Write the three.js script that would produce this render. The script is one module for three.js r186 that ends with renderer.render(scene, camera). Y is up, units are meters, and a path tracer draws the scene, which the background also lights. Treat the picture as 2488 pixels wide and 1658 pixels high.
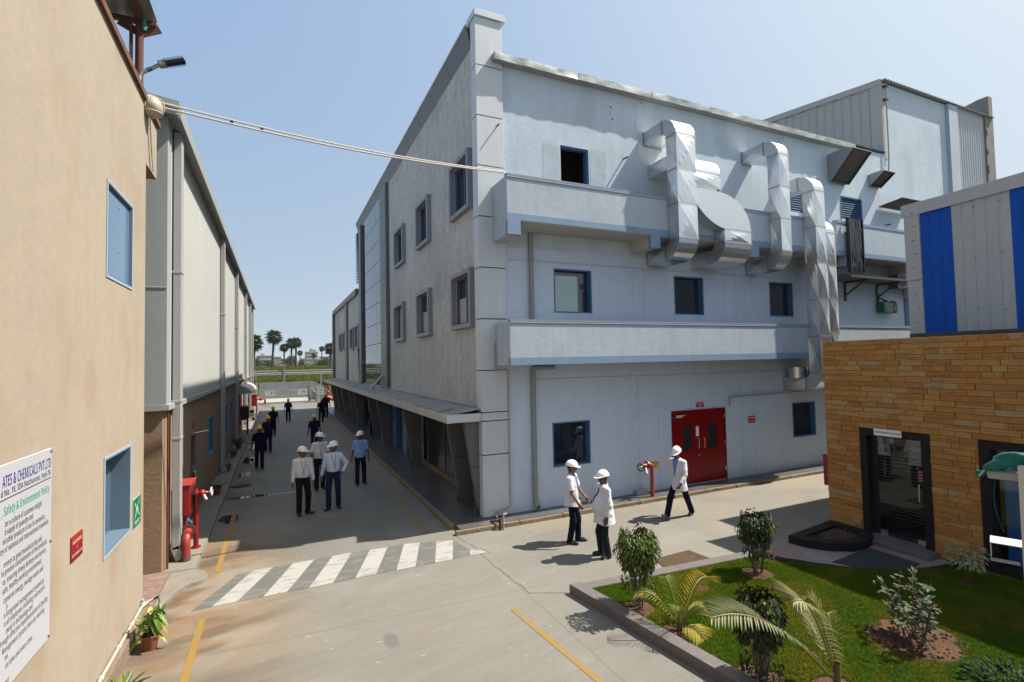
import * as THREE from 'three';
import { mergeGeometries, toCreasedNormals } from 'three/addons/utils/BufferGeometryUtils.js';
import { RoundedBoxGeometry } from 'three/addons/geometries/RoundedBoxGeometry.js';

// ---------------------------------------------------------------- camera, sky, sun, exposure
const scene = new THREE.Scene();
const camera = new THREE.PerspectiveCamera(67.83, 1024 / 682, 0.1, 3000);
camera.position.set(0, 4, 0);
camera.rotation.set(0.0397023, -0.4331201, -0.02086108, 'YXZ');
const renderer = new THREE.WebGLRenderer({ antialias: true });
renderer.toneMapping = THREE.LinearToneMapping;
renderer.toneMappingExposure = 2.0;
renderer.shadowMap.enabled = true;
const SUN = new THREE.Vector3(0.69, 1, 0.19).normalize();
const sun = new THREE.DirectionalLight(new THREE.Color(1.0, 0.93, 0.81), 5);
sun.position.copy(SUN).multiplyScalar(80);
sun.castShadow = true;
sun.shadow.mapSize.set(4096, 4096);
Object.assign(sun.shadow.camera, { left: -60, right: 60, top: 60, bottom: -60, near: 1, far: 200 });
scene.add(sun, sun.target);
scene.fog = new THREE.FogExp2(new THREE.Color(0.80, 0.86, 0.95), 0.00012);
{
  const W = 1024, H = 512, d = new Float32Array(W * H * 4), v = new THREE.Vector3();
  const zen = [0.055, 0.235, 0.575], hor = [0.51, 0.615, 0.70], aur = [1, 0.85, 0.4];
  for (let j = 0; j < H; j++) for (let i = 0; i < W; i++) {
    const el = ((j + 0.5) / H - 0.5) * Math.PI, az = ((i + 0.5) / W - 0.5) * 2 * Math.PI;
    v.set(Math.cos(az) * Math.cos(el), Math.sin(el), Math.sin(az) * Math.cos(el));
    const c = Math.max(-1, Math.min(1, v.dot(SUN))), ang = Math.acos(c);
    const e = Math.max(0, el), k = Math.exp(-e * 2.1);
    const g = 0.62 * Math.exp(-ang / 0.55) + 0.13 * (0.5 + 0.5 * c);
    const p = (j * W + i) * 4;
    for (let q = 0; q < 3; q++) {
      let L = zen[q] * (1 - k) + hor[q] * k + g * 0.62 + 1.5 * Math.exp(-ang / 0.42) * aur[q];
      if (el < 0) L *= Math.max(0.35, 1 + el * 4);
      d[p + q] = L / 2.0;
    }
    d[p + 3] = 1;
  }
  const t = new THREE.DataTexture(d, W, H, THREE.RGBAFormat, THREE.FloatType);
  t.mapping = THREE.EquirectangularReflectionMapping;
  t.magFilter = THREE.LinearFilter; t.minFilter = THREE.LinearFilter; t.needsUpdate = true;
  scene.background = t; scene.environment = t;
}

// ---------------------------------------------------------------- helpers
function rng(s) { return () => { s |= 0; s = s + 0x6D2B79F5 | 0; let t = Math.imul(s ^ s >>> 15, 1 | s); t = t + Math.imul(t ^ t >>> 7, 61 | t) ^ t; return ((t ^ t >>> 14) >>> 0) / 4294967296; }; }
const R0 = rng(7);
const rr = (a, b, r = R0) => a + (b - a) * r();
const lerp = (a, b, t) => a + (b - a) * t, clamp = (x, a = 0, b = 1) => Math.min(b, Math.max(a, x));
const sst = (a, b, x) => { x = clamp((x - a) / (b - a)); return x * x * (3 - 2 * x); };
const V = (x, y, z) => new THREE.Vector3(x, y, z);
const usedNames = {};
function numbered(n) { const k = usedNames[n] = (usedNames[n] ?? -1) + 1; return k ? `${n}_${String(k).padStart(3, '0')}` : n; }
const shadowy = (o) => { o.traverse((m) => { m.castShadow = true; m.receiveShadow = true; }); return o; };
function thing(name, label, category, pos = [0, 0, 0], group) {
  const g = new THREE.Group(); g.name = numbered(name); g.position.set(...pos);
  g.userData = { label, category }; if (group) g.userData.group = group;
  scene.add(g); return g;
}
// a part: geometry written in world coordinates unless local is set; kept relative to its parent
function part(name, geo, mat, parent, local = false) {
  if (Array.isArray(geo)) geo = merge(geo);
  const m = new THREE.Mesh(geo, mat); m.name = name;
  if (!local) { let p = parent, o = V(0, 0, 0); while (p && p !== scene) { o.add(p.position); p = p.parent; } if (o.lengthSq()) m.geometry = geo = geo.clone().translate(-o.x, -o.y, -o.z); }
  m.castShadow = m.receiveShadow = true; parent.add(m); return m;
}
function single(name, geo, mat, label, category, group) {
  if (Array.isArray(geo)) geo = merge(geo);
  geo.computeBoundingBox(); const b = geo.boundingBox, c = [(b.min.x + b.max.x) / 2, b.min.y, (b.min.z + b.max.z) / 2];
  const m = new THREE.Mesh(geo.clone().translate(-c[0], -c[1], -c[2]), mat); m.name = numbered(name); m.position.set(...c);
  m.userData = { label, category }; if (group) m.userData.group = group;
  m.castShadow = m.receiveShadow = true; scene.add(m); return m;
}
function struct(name, geo, mat) {
  if (Array.isArray(geo)) geo = merge(geo);
  const m = new THREE.Mesh(geo, mat); m.name = numbered(name); m.userData.kind = 'structure'; m.castShadow = m.receiveShadow = true; scene.add(m); return m;
}
function structGroup(name) { const g = new THREE.Group(); g.name = numbered(name); g.userData.kind = 'structure'; scene.add(g); return g; }
function clean(g) {
  g = g.index ? g.toNonIndexed() : g;
  for (const k of Object.keys(g.attributes)) if (!['position', 'normal', 'uv', 'color'].includes(k)) g.deleteAttribute(k);
  if (!g.attributes.normal) g.computeVertexNormals();
  if (!g.attributes.uv) g.setAttribute('uv', new THREE.BufferAttribute(new Float32Array(g.attributes.position.count * 2), 2));
  return g;
}
function merge(list) {
  list = list.map(clean);
  if (list.some((g) => g.attributes.color)) for (const g of list) if (!g.attributes.color) g.setAttribute('color', new THREE.BufferAttribute(new Float32Array(g.attributes.position.count * 3).fill(1), 3));
  return list.length === 1 ? list[0] : mergeGeometries(list);
}
// uv in metres from the dominant normal
function uvm(g, off = 0) {
  g = clean(g); const p = g.attributes.position, n = g.attributes.normal, u = g.attributes.uv;
  for (let i = 0; i < p.count; i++) {
    const x = p.getX(i), y = p.getY(i), z = p.getZ(i), ax = Math.abs(n.getX(i)), ay = Math.abs(n.getY(i)), az = Math.abs(n.getZ(i));
    if (ay > ax && ay > az) u.setXY(i, x + off, z + off); else if (ax > az) u.setXY(i, z + off, y + off); else u.setXY(i, x + off, y + off);
  }
  return g;
}
const box = (x0, x1, y0, y1, z0, z1, off = 0) => uvm(new THREE.BoxGeometry(Math.abs(x1 - x0), Math.abs(y1 - y0), Math.abs(z1 - z0)).translate((x0 + x1) / 2, (y0 + y1) / 2, (z0 + z1) / 2), off);
const rbox = (x0, x1, y0, y1, z0, z1, r = 0.01, seg = 1, off = 0) => uvm(new RoundedBoxGeometry(Math.abs(x1 - x0), Math.abs(y1 - y0), Math.abs(z1 - z0), seg, Math.min(r, Math.abs(x1 - x0) / 2.1, Math.abs(y1 - y0) / 2.1, Math.abs(z1 - z0) / 2.1)).translate((x0 + x1) / 2, (y0 + y1) / 2, (z0 + z1) / 2), off);
const cyl = (r0, r1, h, x, y, z, seg = 14) => new THREE.CylinderGeometry(r1, r0, h, seg).translate(x, y + h / 2, z);
function rod(a, b, r, seg = 8, r2 = r) {
  const d = b.clone().sub(a), g = new THREE.CylinderGeometry(r2, r, d.length(), seg);
  g.applyQuaternion(new THREE.Quaternion().setFromUnitVectors(V(0, 1, 0), d.clone().normalize()));
  return g.translate((a.x + b.x) / 2, (a.y + b.y) / 2, (a.z + b.z) / 2);
}
const tube = (pts, r, seg = 24, rs = 7, tension = 0.5) => new THREE.TubeGeometry(new THREE.CatmullRomCurve3(pts, false, 'catmullrom', tension), seg, r, rs);
// pipe with short bends at the corners
function pipe(pts, r, rs = 9, bend = r * 2.2) {
  const path = new THREE.CurvePath(); let prev = pts[0];
  for (let i = 1; i < pts.length; i++) {
    if (i === pts.length - 1) { path.add(new THREE.LineCurve3(prev, pts[i])); break; }
    const a = pts[i].clone().add(pts[i - 1].clone().sub(pts[i]).setLength(bend)), b = pts[i].clone().add(pts[i + 1].clone().sub(pts[i]).setLength(bend));
    path.add(new THREE.LineCurve3(prev, a)); path.add(new THREE.QuadraticBezierCurve3(a, pts[i], b)); prev = b;
  }
  return new THREE.TubeGeometry(path, 14 * pts.length, r, rs);
}
function shapeOf(pts) { const s = new THREE.Shape(); pts.forEach(([x, y], i) => i ? s.lineTo(x, y) : s.moveTo(x, y)); s.closePath(); return s; }
function rectHole(h) { const p = new THREE.Path(); p.moveTo(h[0], h[2]); p.lineTo(h[0], h[3]); p.lineTo(h[1], h[3]); p.lineTo(h[1], h[2]); p.closePath(); return p; }
// wall in the plane z = zf (front face), going back by depth; holes are [x0,x1,y0,y1]
function wallZ(pts, holes, zf, depth) {
  const s = shapeOf(pts); for (const h of holes) s.holes.push(rectHole(h));
  return uvm(new THREE.ExtrudeGeometry(s, { depth, bevelEnabled: false }).translate(0, 0, zf - depth));
}
// wall in a plane x = const: points are [z,y]; occupies x from xa to xa - depth
function wallX(pts, holes, xa, depth) {
  const s = shapeOf(pts); for (const h of holes) s.holes.push(rectHole(h));
  return uvm(new THREE.ExtrudeGeometry(s, { depth, bevelEnabled: false }).rotateY(-Math.PI / 2).translate(xa, 0, 0));
}
const rectPts = (a, b, c, d) => [[a, c], [b, c], [b, d], [a, d]];
function xf(g, pos, rot = [0, 0, 0], sc = [1, 1, 1]) {
  return g.applyMatrix4(new THREE.Matrix4().compose(V(...pos), new THREE.Quaternion().setFromEuler(new THREE.Euler(...rot)), V(...sc)));
}

// ---------------------------------------------------------------- noise and textures
const PERM = (() => { const r = rng(99), p = [...Array(256).keys()]; for (let i = 255; i > 0; i--) { const j = Math.floor(r() * (i + 1)); [p[i], p[j]] = [p[j], p[i]]; } return new Uint8Array([...p, ...p]); })();
const HV = Float32Array.from(PERM, (x) => x / 255);
function vn(x, y, per = 256) { // value noise, periodic in per
  let xi = Math.floor(x), yi = Math.floor(y); const fx = x - xi, fy = y - yi;
  const u = fx * fx * (3 - 2 * fx), w = fy * fy * (3 - 2 * fy);
  const x0 = ((xi % per) + per) % per & 255, x1 = ((xi + 1) % per + per) % per & 255, y0 = ((yi % per) + per) % per & 255, y1 = ((yi + 1) % per + per) % per & 255;
  const a = HV[PERM[x0] + y0], b = HV[PERM[x1] + y0], c = HV[PERM[x0] + y1], d = HV[PERM[x1] + y1];
  return a + (b - a) * u + (c - a) * w + (a - b - c + d) * u * w;
}
function fbm(x, y, oct = 4, per = 256) { let s = 0, a = 0.5, f = 1, t = 0; for (let i = 0; i < oct; i++) { s += a * vn(x * f + i * 17, y * f + i * 31, Math.min(256, per * f)); t += a; a *= 0.5; f *= 2; } return s / t; }
function vn3(x, y, z) { const zi = Math.floor(z), f = z - zi, u = f * f * (3 - 2 * f); return lerp(vn(x + zi * 37.1, y + zi * 17.7), vn(x + (zi + 1) * 37.1, y + (zi + 1) * 17.7), u); }
const toS = (c) => Math.round(255 * (c <= 0.0031308 ? 12.92 * c : 1.055 * Math.pow(c, 1 / 2.4) - 0.055));
function texture(size, fn, { srgb = true, tile = 1, h = size } = {}) {
  const d = new Uint8Array(size * h * 4); const o = [0, 0, 0];
  for (let j = 0; j < h; j++) for (let i = 0; i < size; i++) {
    fn((i + 0.5) / size, (j + 0.5) / h, o); const p = (j * size + i) * 4;
    for (let k = 0; k < 3; k++) d[p + k] = srgb ? toS(clamp(o[k])) : Math.round(255 * clamp(o[k]));
    d[p + 3] = 255;
  }
  const t = new THREE.DataTexture(d, size, h); t.wrapS = t.wrapT = THREE.RepeatWrapping; t.magFilter = THREE.LinearFilter; t.minFilter = THREE.LinearMipmapLinearFilter; t.generateMipmaps = true;
  if (srgb) t.colorSpace = THREE.SRGBColorSpace;
  t.repeat.set(1 / tile, 1 / tile); t.needsUpdate = true; return t;
}
const ALB = 0.50; // the real base colours sit this much below the values written here, for the exposure above
const dim = (c, k) => (c[0] === 1 && c[1] === 1 ? new THREE.Color(1, 1, 1) : new THREE.Color().setRGB(...c.map((v) => v * k)));
const mat = (c, o = {}) => new THREE.MeshStandardMaterial({ color: Array.isArray(c) ? dim(c, o.metalness > 0.6 ? 1 : ALB) : new THREE.Color(ALB, ALB, ALB), roughness: 0.8, ...o });
const phys = (c, o = {}) => new THREE.MeshPhysicalMaterial({ color: new THREE.Color().setRGB(...c), roughness: 0.4, ...o });
// mottled paint: base colour, amount of variation, tile size in metres, vertical streaks
function mottled(base, { amp = 0.12, tile = 6, size = 1024, streak = 0, stain = null, stainAmp = 0, freq = 4, fine = 0.05, raw = false } = {}) {
  const ab = raw || base[0] > 0.9 ? 1 : ALB;
  return texture(size, (u, v, o) => {
    const n = fbm(u * freq, v * freq, 5, freq) - 0.5, f = fbm(u * 64, v * 64, 3, 64) - 0.5;
    const s = streak ? (fbm(u * 48, v * 3, 3, 48) - 0.5) * streak : 0;
    const k = (1 + n * amp * 2 + f * fine * 2 + s) * ab;
    const st = stain ? sst(0.52, 0.75, fbm(u * freq * 1.5 + 9, v * freq * (streak ? 0.75 : 1.5) + 5, 5, freq)) * stainAmp : 0;
    for (let q = 0; q < 3; q++) o[q] = lerp(base[q] * k, stain ? stain[q] * ab : 0, st);
  }, { tile });
}
function bumps(fn, tile, size = 512) { return texture(size, (u, v, o) => { o[0] = o[1] = o[2] = fn(u, v); }, { srgb: false, tile }); }
function canvasTex(w, h, draw) {
  const c = document.createElement('canvas'); c.width = w; c.height = h; const x = c.getContext('2d'); draw(x, w, h);
  const t = new THREE.CanvasTexture(c); t.colorSpace = THREE.SRGBColorSpace; t.needsUpdate = true; return t;
}
// flat print on a quad: centre, width, height, facing direction 'x+','x-','z+'
function quad(cx, cy, cz, w, h, face) {
  const g = new THREE.PlaneGeometry(w, h);
  if (face === 'x+') g.rotateY(Math.PI / 2); if (face === 'x-') g.rotateY(-Math.PI / 2);
  return g.translate(cx, cy, cz);
}

// ---------------------------------------------------------------- materials
const bumpPlaster = bumps((u, v) => 0.6 * fbm(u * 10, v * 10, 5, 10) + 0.4 * fbm(u * 60, v * 60, 3, 60), 3, 1024);
const bumpRough = bumps((u, v) => 0.55 * fbm(u * 90, v * 26, 4, 90) + 0.45 * fbm(u * 30, v * 12, 4, 30), 3, 1024);
const bumpFine = bumps((u, v) => fbm(u * 60, v * 60, 4, 60), 1, 512);
const bumpDent = bumps((u, v) => fbm(u * 5, v * 5, 4, 5), 2, 512);
const M = {
  tan: mat([1, 1, 1], { map: mottled([0.565, 0.474, 0.37], { amp: 0.13, tile: 7, streak: 0.07, stain: [0.515, 0.36, 0.245], stainAmp: 0.8, freq: 5 }), bumpMap: bumpPlaster, bumpScale: 0.005, roughness: 0.92 }),
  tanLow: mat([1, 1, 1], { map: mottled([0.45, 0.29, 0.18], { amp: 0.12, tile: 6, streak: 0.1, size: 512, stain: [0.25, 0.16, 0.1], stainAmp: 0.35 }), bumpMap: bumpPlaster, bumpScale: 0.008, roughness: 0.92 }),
  tanPale: mat([0.56, 0.42, 0.29], { roughness: 0.9, bumpMap: bumpPlaster, bumpScale: 0.006 }),
  front: mat([1, 1, 1], { map: mottled([0.43, 0.505, 0.575], { raw: true, amp: 0.12, tile: 8, streak: 0.09, stain: [0.36, 0.415, 0.47], stainAmp: 0.6, freq: 6 }), bumpMap: bumpPlaster, bumpScale: 0.006, roughness: 0.9 }),
  frontLow: mat([1, 1, 1], { map: mottled([0.465, 0.54, 0.645], { raw: true, amp: 0.07, tile: 8, streak: 0.06, stain: [0.41, 0.46, 0.52], stainAmp: 0.45, freq: 4 }), bumpMap: bumpPlaster, bumpScale: 0.006, roughness: 0.8 }),
  side: mat([1, 1, 1], { map: mottled([0.415, 0.41, 0.40], { raw: true, amp: 0.12, tile: 6, streak: 0.28, fine: 0.22, stain: [0.29, 0.28, 0.265], stainAmp: 0.5, freq: 4 }), bumpMap: bumpRough, bumpScale: 0.03, roughness: 0.95 }),
  parapet: mat([1, 1, 1], { map: mottled([0.37, 0.425, 0.485], { raw: true, amp: 0.12, tile: 5, streak: 0.16, size: 512, stain: [0.31, 0.34, 0.365], stainAmp: 0.6 }), bumpMap: bumpPlaster, bumpScale: 0.005, roughness: 0.9 }),
  soffit: mat([0.78, 0.76, 0.70], { roughness: 0.9, bumpMap: bumpPlaster, bumpScale: 0.004 }),
  trim: mat([1, 1, 1], { map: mottled([0.34, 0.50, 0.74], { amp: 0.1, tile: 2, size: 512, stain: [0.42, 0.55, 0.72], stainAmp: 0.7, freq: 5 }), roughness: 0.75 }),
  blue: mat([0.06, 0.17, 0.42], { roughness: 0.55 }),
  blueFrame: mat([0.085, 0.24, 0.50], { roughness: 0.5 }),
  blueDoor: mat([0.14, 0.30, 0.62], { roughness: 0.4 }),
  acpMid: phys([0.20, 0.215, 0.245], { roughness: 0.5 }),
  acp: phys([0.50, 0.535, 0.57], { roughness: 0.45, metalness: 0.05, map: mottled([0.95, 0.95, 0.95], { amp: 0.06, tile: 3, streak: 0.12, size: 512 }) }),
  acpDark: phys([0.12, 0.122, 0.13], { roughness: 0.45, metalness: 0.2, map: mottled([0.95, 0.95, 0.95], { amp: 0.06, tile: 3, streak: 0.1, size: 512 }) }),
  groove: mat([0.02, 0.02, 0.022], { roughness: 0.9 }),
  canopyTop: mat([1, 1, 1], { map: mottled([0.27, 0.26, 0.245], { raw: true, amp: 0.2, tile: 3, size: 512, stain: [0.10, 0.09, 0.085], stainAmp: 0.8, freq: 4 }), roughness: 0.85 }),
  canopyEdge: mat([1, 1, 1], { map: mottled([0.42, 0.40, 0.365], { raw: true, amp: 0.1, tile: 2, streak: 0.12, size: 256 }), roughness: 0.6 }),
  glassBright: phys([0.22, 0.27, 0.262], { roughness: 0.04, metalness: 0.85 }),
  glass: phys([0.010, 0.02, 0.038], { roughness: 0.03, ior: 1.75, specularIntensity: 1 }),
  glassDim: phys([0.02, 0.021, 0.023], { roughness: 0.06, ior: 1.55 }),
  curtain: phys([0.012, 0.03, 0.055], { roughness: 0.02, ior: 1.55 }),
  blueGlass: phys([0.06, 0.105, 0.165], { roughness: 0.08, ior: 1.7 }),
  steel: mat([0.62, 0.62, 0.62], { metalness: 1, roughness: 0.3 }),
  duct: mat([0.66, 0.67, 0.68], { metalness: 0.95, roughness: 0.34 }),
  ductSeam: mat([0.42, 0.43, 0.44], { metalness: 0.9, roughness: 0.5 }),
  galv: mat([1, 1, 1], { map: mottled([0.58, 0.62, 0.62], { amp: 0.14, tile: 2, size: 512 }), metalness: 0.5, roughness: 0.5, bumpMap: bumpDent, bumpScale: 0.02 }),
  clad: mat([1, 1, 1], { map: mottled([0.71, 0.735, 0.715], { amp: 0.035, tile: 6, streak: 0.05, size: 512, stain: [0.60, 0.59, 0.51], stainAmp: 0.3 }), roughness: 0.5 }),
  cladGrey: mat([1, 1, 1], { map: mottled([0.56, 0.59, 0.60], { amp: 0.04, tile: 5, streak: 0.07, size: 256 }), roughness: 0.5 }),
  cladBeige: mat([1, 1, 1], { map: mottled([0.41, 0.40, 0.385], { raw: true, amp: 0.05, tile: 4, streak: 0.09, size: 256, stain: [0.31, 0.295, 0.27], stainAmp: 0.35 }), roughness: 0.6 }),
  cladBlue: phys([0.001, 0.075, 0.38], { roughness: 0.5, specularIntensity: 0.4 }),
  zinc: mat([0.85, 0.88, 0.89], { metalness: 0.15, roughness: 0.5 }),
  white: mat([0.76, 0.76, 0.74], { roughness: 0.6 }),
  pipe: mat([1, 1, 1], { map: mottled([0.55, 0.56, 0.56], { amp: 0.08, tile: 1, size: 256, streak: 0.1, stain: [0.42, 0.38, 0.32], stainAmp: 0.4 }), roughness: 0.55 }),
  pipeGrey: mat([0.42, 0.445, 0.47], { roughness: 0.55 }),
  red: mat([0.42, 0.012, 0.012], { roughness: 0.38 }),
  redDoor: phys([0.17, 0.001, 0.002], { roughness: 0.3, specularIntensity: 0.4, bumpMap: bumpDent, bumpScale: 0.003 }),
  redFade: mat([1, 1, 1], { map: mottled([0.50, 0.045, 0.035], { amp: 0.12, tile: 0.8, size: 256, stain: [0.55, 0.2, 0.15], stainAmp: 0.6 }), roughness: 0.5 }),
  black: mat([0.015, 0.015, 0.017], { roughness: 0.5 }),
  rubber: mat([0.03, 0.03, 0.033], { roughness: 0.85 }),
  blackGloss: phys([0.008, 0.008, 0.009], { roughness: 0.12, ior: 1.45 }),
  granite: mat([1, 1, 1], { map: texture(512, (u, v, o) => { const f = fbm(u * 180, v * 180, 2, 180), n = fbm(u * 8, v * 8, 4, 8); const k = 0.72 + 0.4 * n + (f > 0.72 ? 0.5 : 0) - (f < 0.3 ? 0.2 : 0); o[0] = 0.12 * k; o[1] = 0.106 * k; o[2] = 0.104 * k; }, { tile: 0.8 }), roughness: 0.55 }),
  graniteDark: phys([1, 1, 1], { specularIntensity: 0.3, map: texture(256, (u, v, o) => { const f = fbm(u * 120, v * 120, 2, 120), k = 0.8 + 0.5 * (f - 0.4); o[0] = 0.016 * k; o[1] = 0.015 * k; o[2] = 0.0165 * k; }, { tile: 0.6 }), roughness: 0.6 }),
  tile: phys([1, 1, 1], { map: mottled([0.16, 0.165, 0.175], { amp: 0.35, tile: 3, size: 512, fine: 0.15, stain: [0.26, 0.25, 0.235], stainAmp: 0.5, freq: 5 }), roughness: 0.34, ior: 1.5 }),
  kerbStone: mat([1, 1, 1], { map: mottled([0.34, 0.255, 0.15], { amp: 0.3, tile: 1.6, size: 512, stain: [0.16, 0.12, 0.08], stainAmp: 0.6, freq: 4 }), bumpMap: bumpPlaster, bumpScale: 0.02, roughness: 0.9 }),
  cement: mat([1, 1, 1], { map: mottled([0.37, 0.335, 0.285], { amp: 0.22, tile: 2.5, size: 512, stain: [0.40, 0.27, 0.15], stainAmp: 0.5, freq: 4 }), bumpMap: bumpPlaster, bumpScale: 0.02, roughness: 0.95 }),
  cementGrey: mat([1, 1, 1], { map: mottled([0.36, 0.36, 0.35], { amp: 0.2, tile: 3, size: 256, stain: [0.24, 0.235, 0.225], stainAmp: 0.5 }), roughness: 0.95 }),
  cementDark: mat([1, 1, 1], { map: mottled([0.15, 0.14, 0.125], { amp: 0.3, tile: 1.5, size: 256, stain: [0.42, 0.36, 0.24], stainAmp: 0.6 }), roughness: 0.95, bumpMap: bumpPlaster, bumpScale: 0.02 }),
  plinth: mat([1, 1, 1], { map: mottled([0.36, 0.26, 0.19], { amp: 0.3, tile: 1.6, size: 512, stain: [0.17, 0.145, 0.125], stainAmp: 0.7, freq: 4 }), bumpMap: bumpPlaster, bumpScale: 0.03, roughness: 0.9 }),
  soil: mat([1, 1, 1], { map: mottled([0.17, 0.075, 0.038], { amp: 0.5, tile: 0.8, size: 256, fine: 0.3 }), bumpMap: bumpFine, bumpScale: 0.04, roughness: 1 }),
  terracotta: mat([1, 1, 1], { map: mottled([0.40, 0.125, 0.065], { amp: 0.15, tile: 0.5, size: 128 }), roughness: 0.75 }),
  rust: mat([1, 1, 1], { map: mottled([0.17, 0.06, 0.035], { amp: 0.4, tile: 0.7, size: 128 }), roughness: 0.85 }),
  coping: mat([1, 1, 1], { map: mottled([0.22, 0.095, 0.06], { amp: 0.3, tile: 1, size: 128 }), roughness: 0.9 }),
  bark: mat([1, 1, 1], { map: mottled([0.19, 0.155, 0.12], { amp: 0.4, tile: 0.4, size: 128, streak: 0.4 }), roughness: 0.95 }),
  palmBark: mat([1, 1, 1], { map: texture(128, (u, v, o) => { const k = 0.75 + 0.5 * (fbm(u * 8, v * 8, 3, 8)) - 0.35 * (((v * 6) % 1) < 0.25 ? 1 : 0); o[0] = 0.05 * k; o[1] = 0.045 * k; o[2] = 0.042 * k; }, { tile: 2 }), roughness: 0.95 }),
  teal: mat([0.0, 0.21, 0.165], { roughness: 0.8, bumpMap: bumpFine, bumpScale: 0.004 }),
  mat1: mat([1, 1, 1], { map: mottled([0.125, 0.075, 0.034], { amp: 0.35, tile: 1.1, size: 512, fine: 0.4, stain: [0.09, 0.085, 0.03], stainAmp: 0.6, freq: 4 }), bumpMap: bumpFine, bumpScale: 0.02, roughness: 1 }),
  mat2: mat([0.05, 0.058, 0.07], { roughness: 1, bumpMap: bumpFine, bumpScale: 0.01 }),
  leaf: (c, t = 0.25) => phys(c, { roughness: 0.45, transmission: t, thickness: 0, ior: 1.4 }),
};

// ---------------------------------------------------------------- ground and road
// one sheet of land out to the horizon, gently rising beyond the gate
function landY(x, z) { const d = -z; return lerp(lerp(0, 2.6, sst(85, 220, d)), 3.9, sst(220, 420, d)) - 0.03 + (d > 78 ? 0.25 * (vn(x * 0.09, z * 0.09) - 0.5) : 0); }
{
  const xs = [], zs = []; for (let x = -900; x <= 900; x += (Math.abs(x) < 60 ? 4 : 40)) xs.push(x);
  for (let z = 60; z > -80; z -= 10) zs.push(z); for (let z = -80; z > -400; z -= 5) zs.push(z); for (let z = -400; z >= -2600; z -= 100) zs.push(z);
  const g = new THREE.PlaneGeometry(1, 1, xs.length - 1, zs.length - 1), p = g.attributes.position, uv = g.attributes.uv;
  for (let j = 0; j < zs.length; j++) for (let i = 0; i < xs.length; i++) { const k = j * xs.length + i; p.setXYZ(k, xs[i], landY(xs[i], zs[j]), zs[j]); uv.setXY(k, xs[i], zs[j]); }
  g.computeVertexNormals();
  struct('ground', g, mat([1, 1, 1], { map: mottled([0.15, 0.155, 0.045], { amp: 0.4, tile: 40, size: 512, stain: [0.09, 0.13, 0.025], stainAmp: 0.8, freq: 8, fine: 0.3 }), roughness: 1 }));
}
const segD = (x, z, a, b) => { const dx = b[0] - a[0], dz = b[1] - a[1], t = clamp(((x - a[0]) * dx + (z - a[1]) * dz) / (dx * dx + dz * dz)); return Math.hypot(x - a[0] - dx * t, z - a[1] - dz * t); };
const CRACKS = [[[3.7, -11.5], [3.76, -10.9]], [[3.76, -10.9], [3.88, -10.55]], [[3.88, -10.55], [4.06, -10.0]], [[3.84, -10.7], [3.86, -9.0]], [[3.86, -9.0], [3.92, -8.0]], [[3.92, -8.0], [4.5, -7.72]]];
const JOINTS = [[[-0.9, -8.38], [4.5, -8.16]], [[3.88, -9.2], [3.9, 0]], [[6.1, -9.75], [8.6, -7.6]], [[5.5, -4.0], [-1.8, -3.7]], [[-1.8, -17.72], [3.7, -17.6]], [[-1.8, -26.7], [3.7, -26.6]], [[-1.8, -36], [3.7, -36]], [[8.7, -11.3], [8.9, -7.6]], [[13.6, -11.3], [13.7, -2]]];
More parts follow.
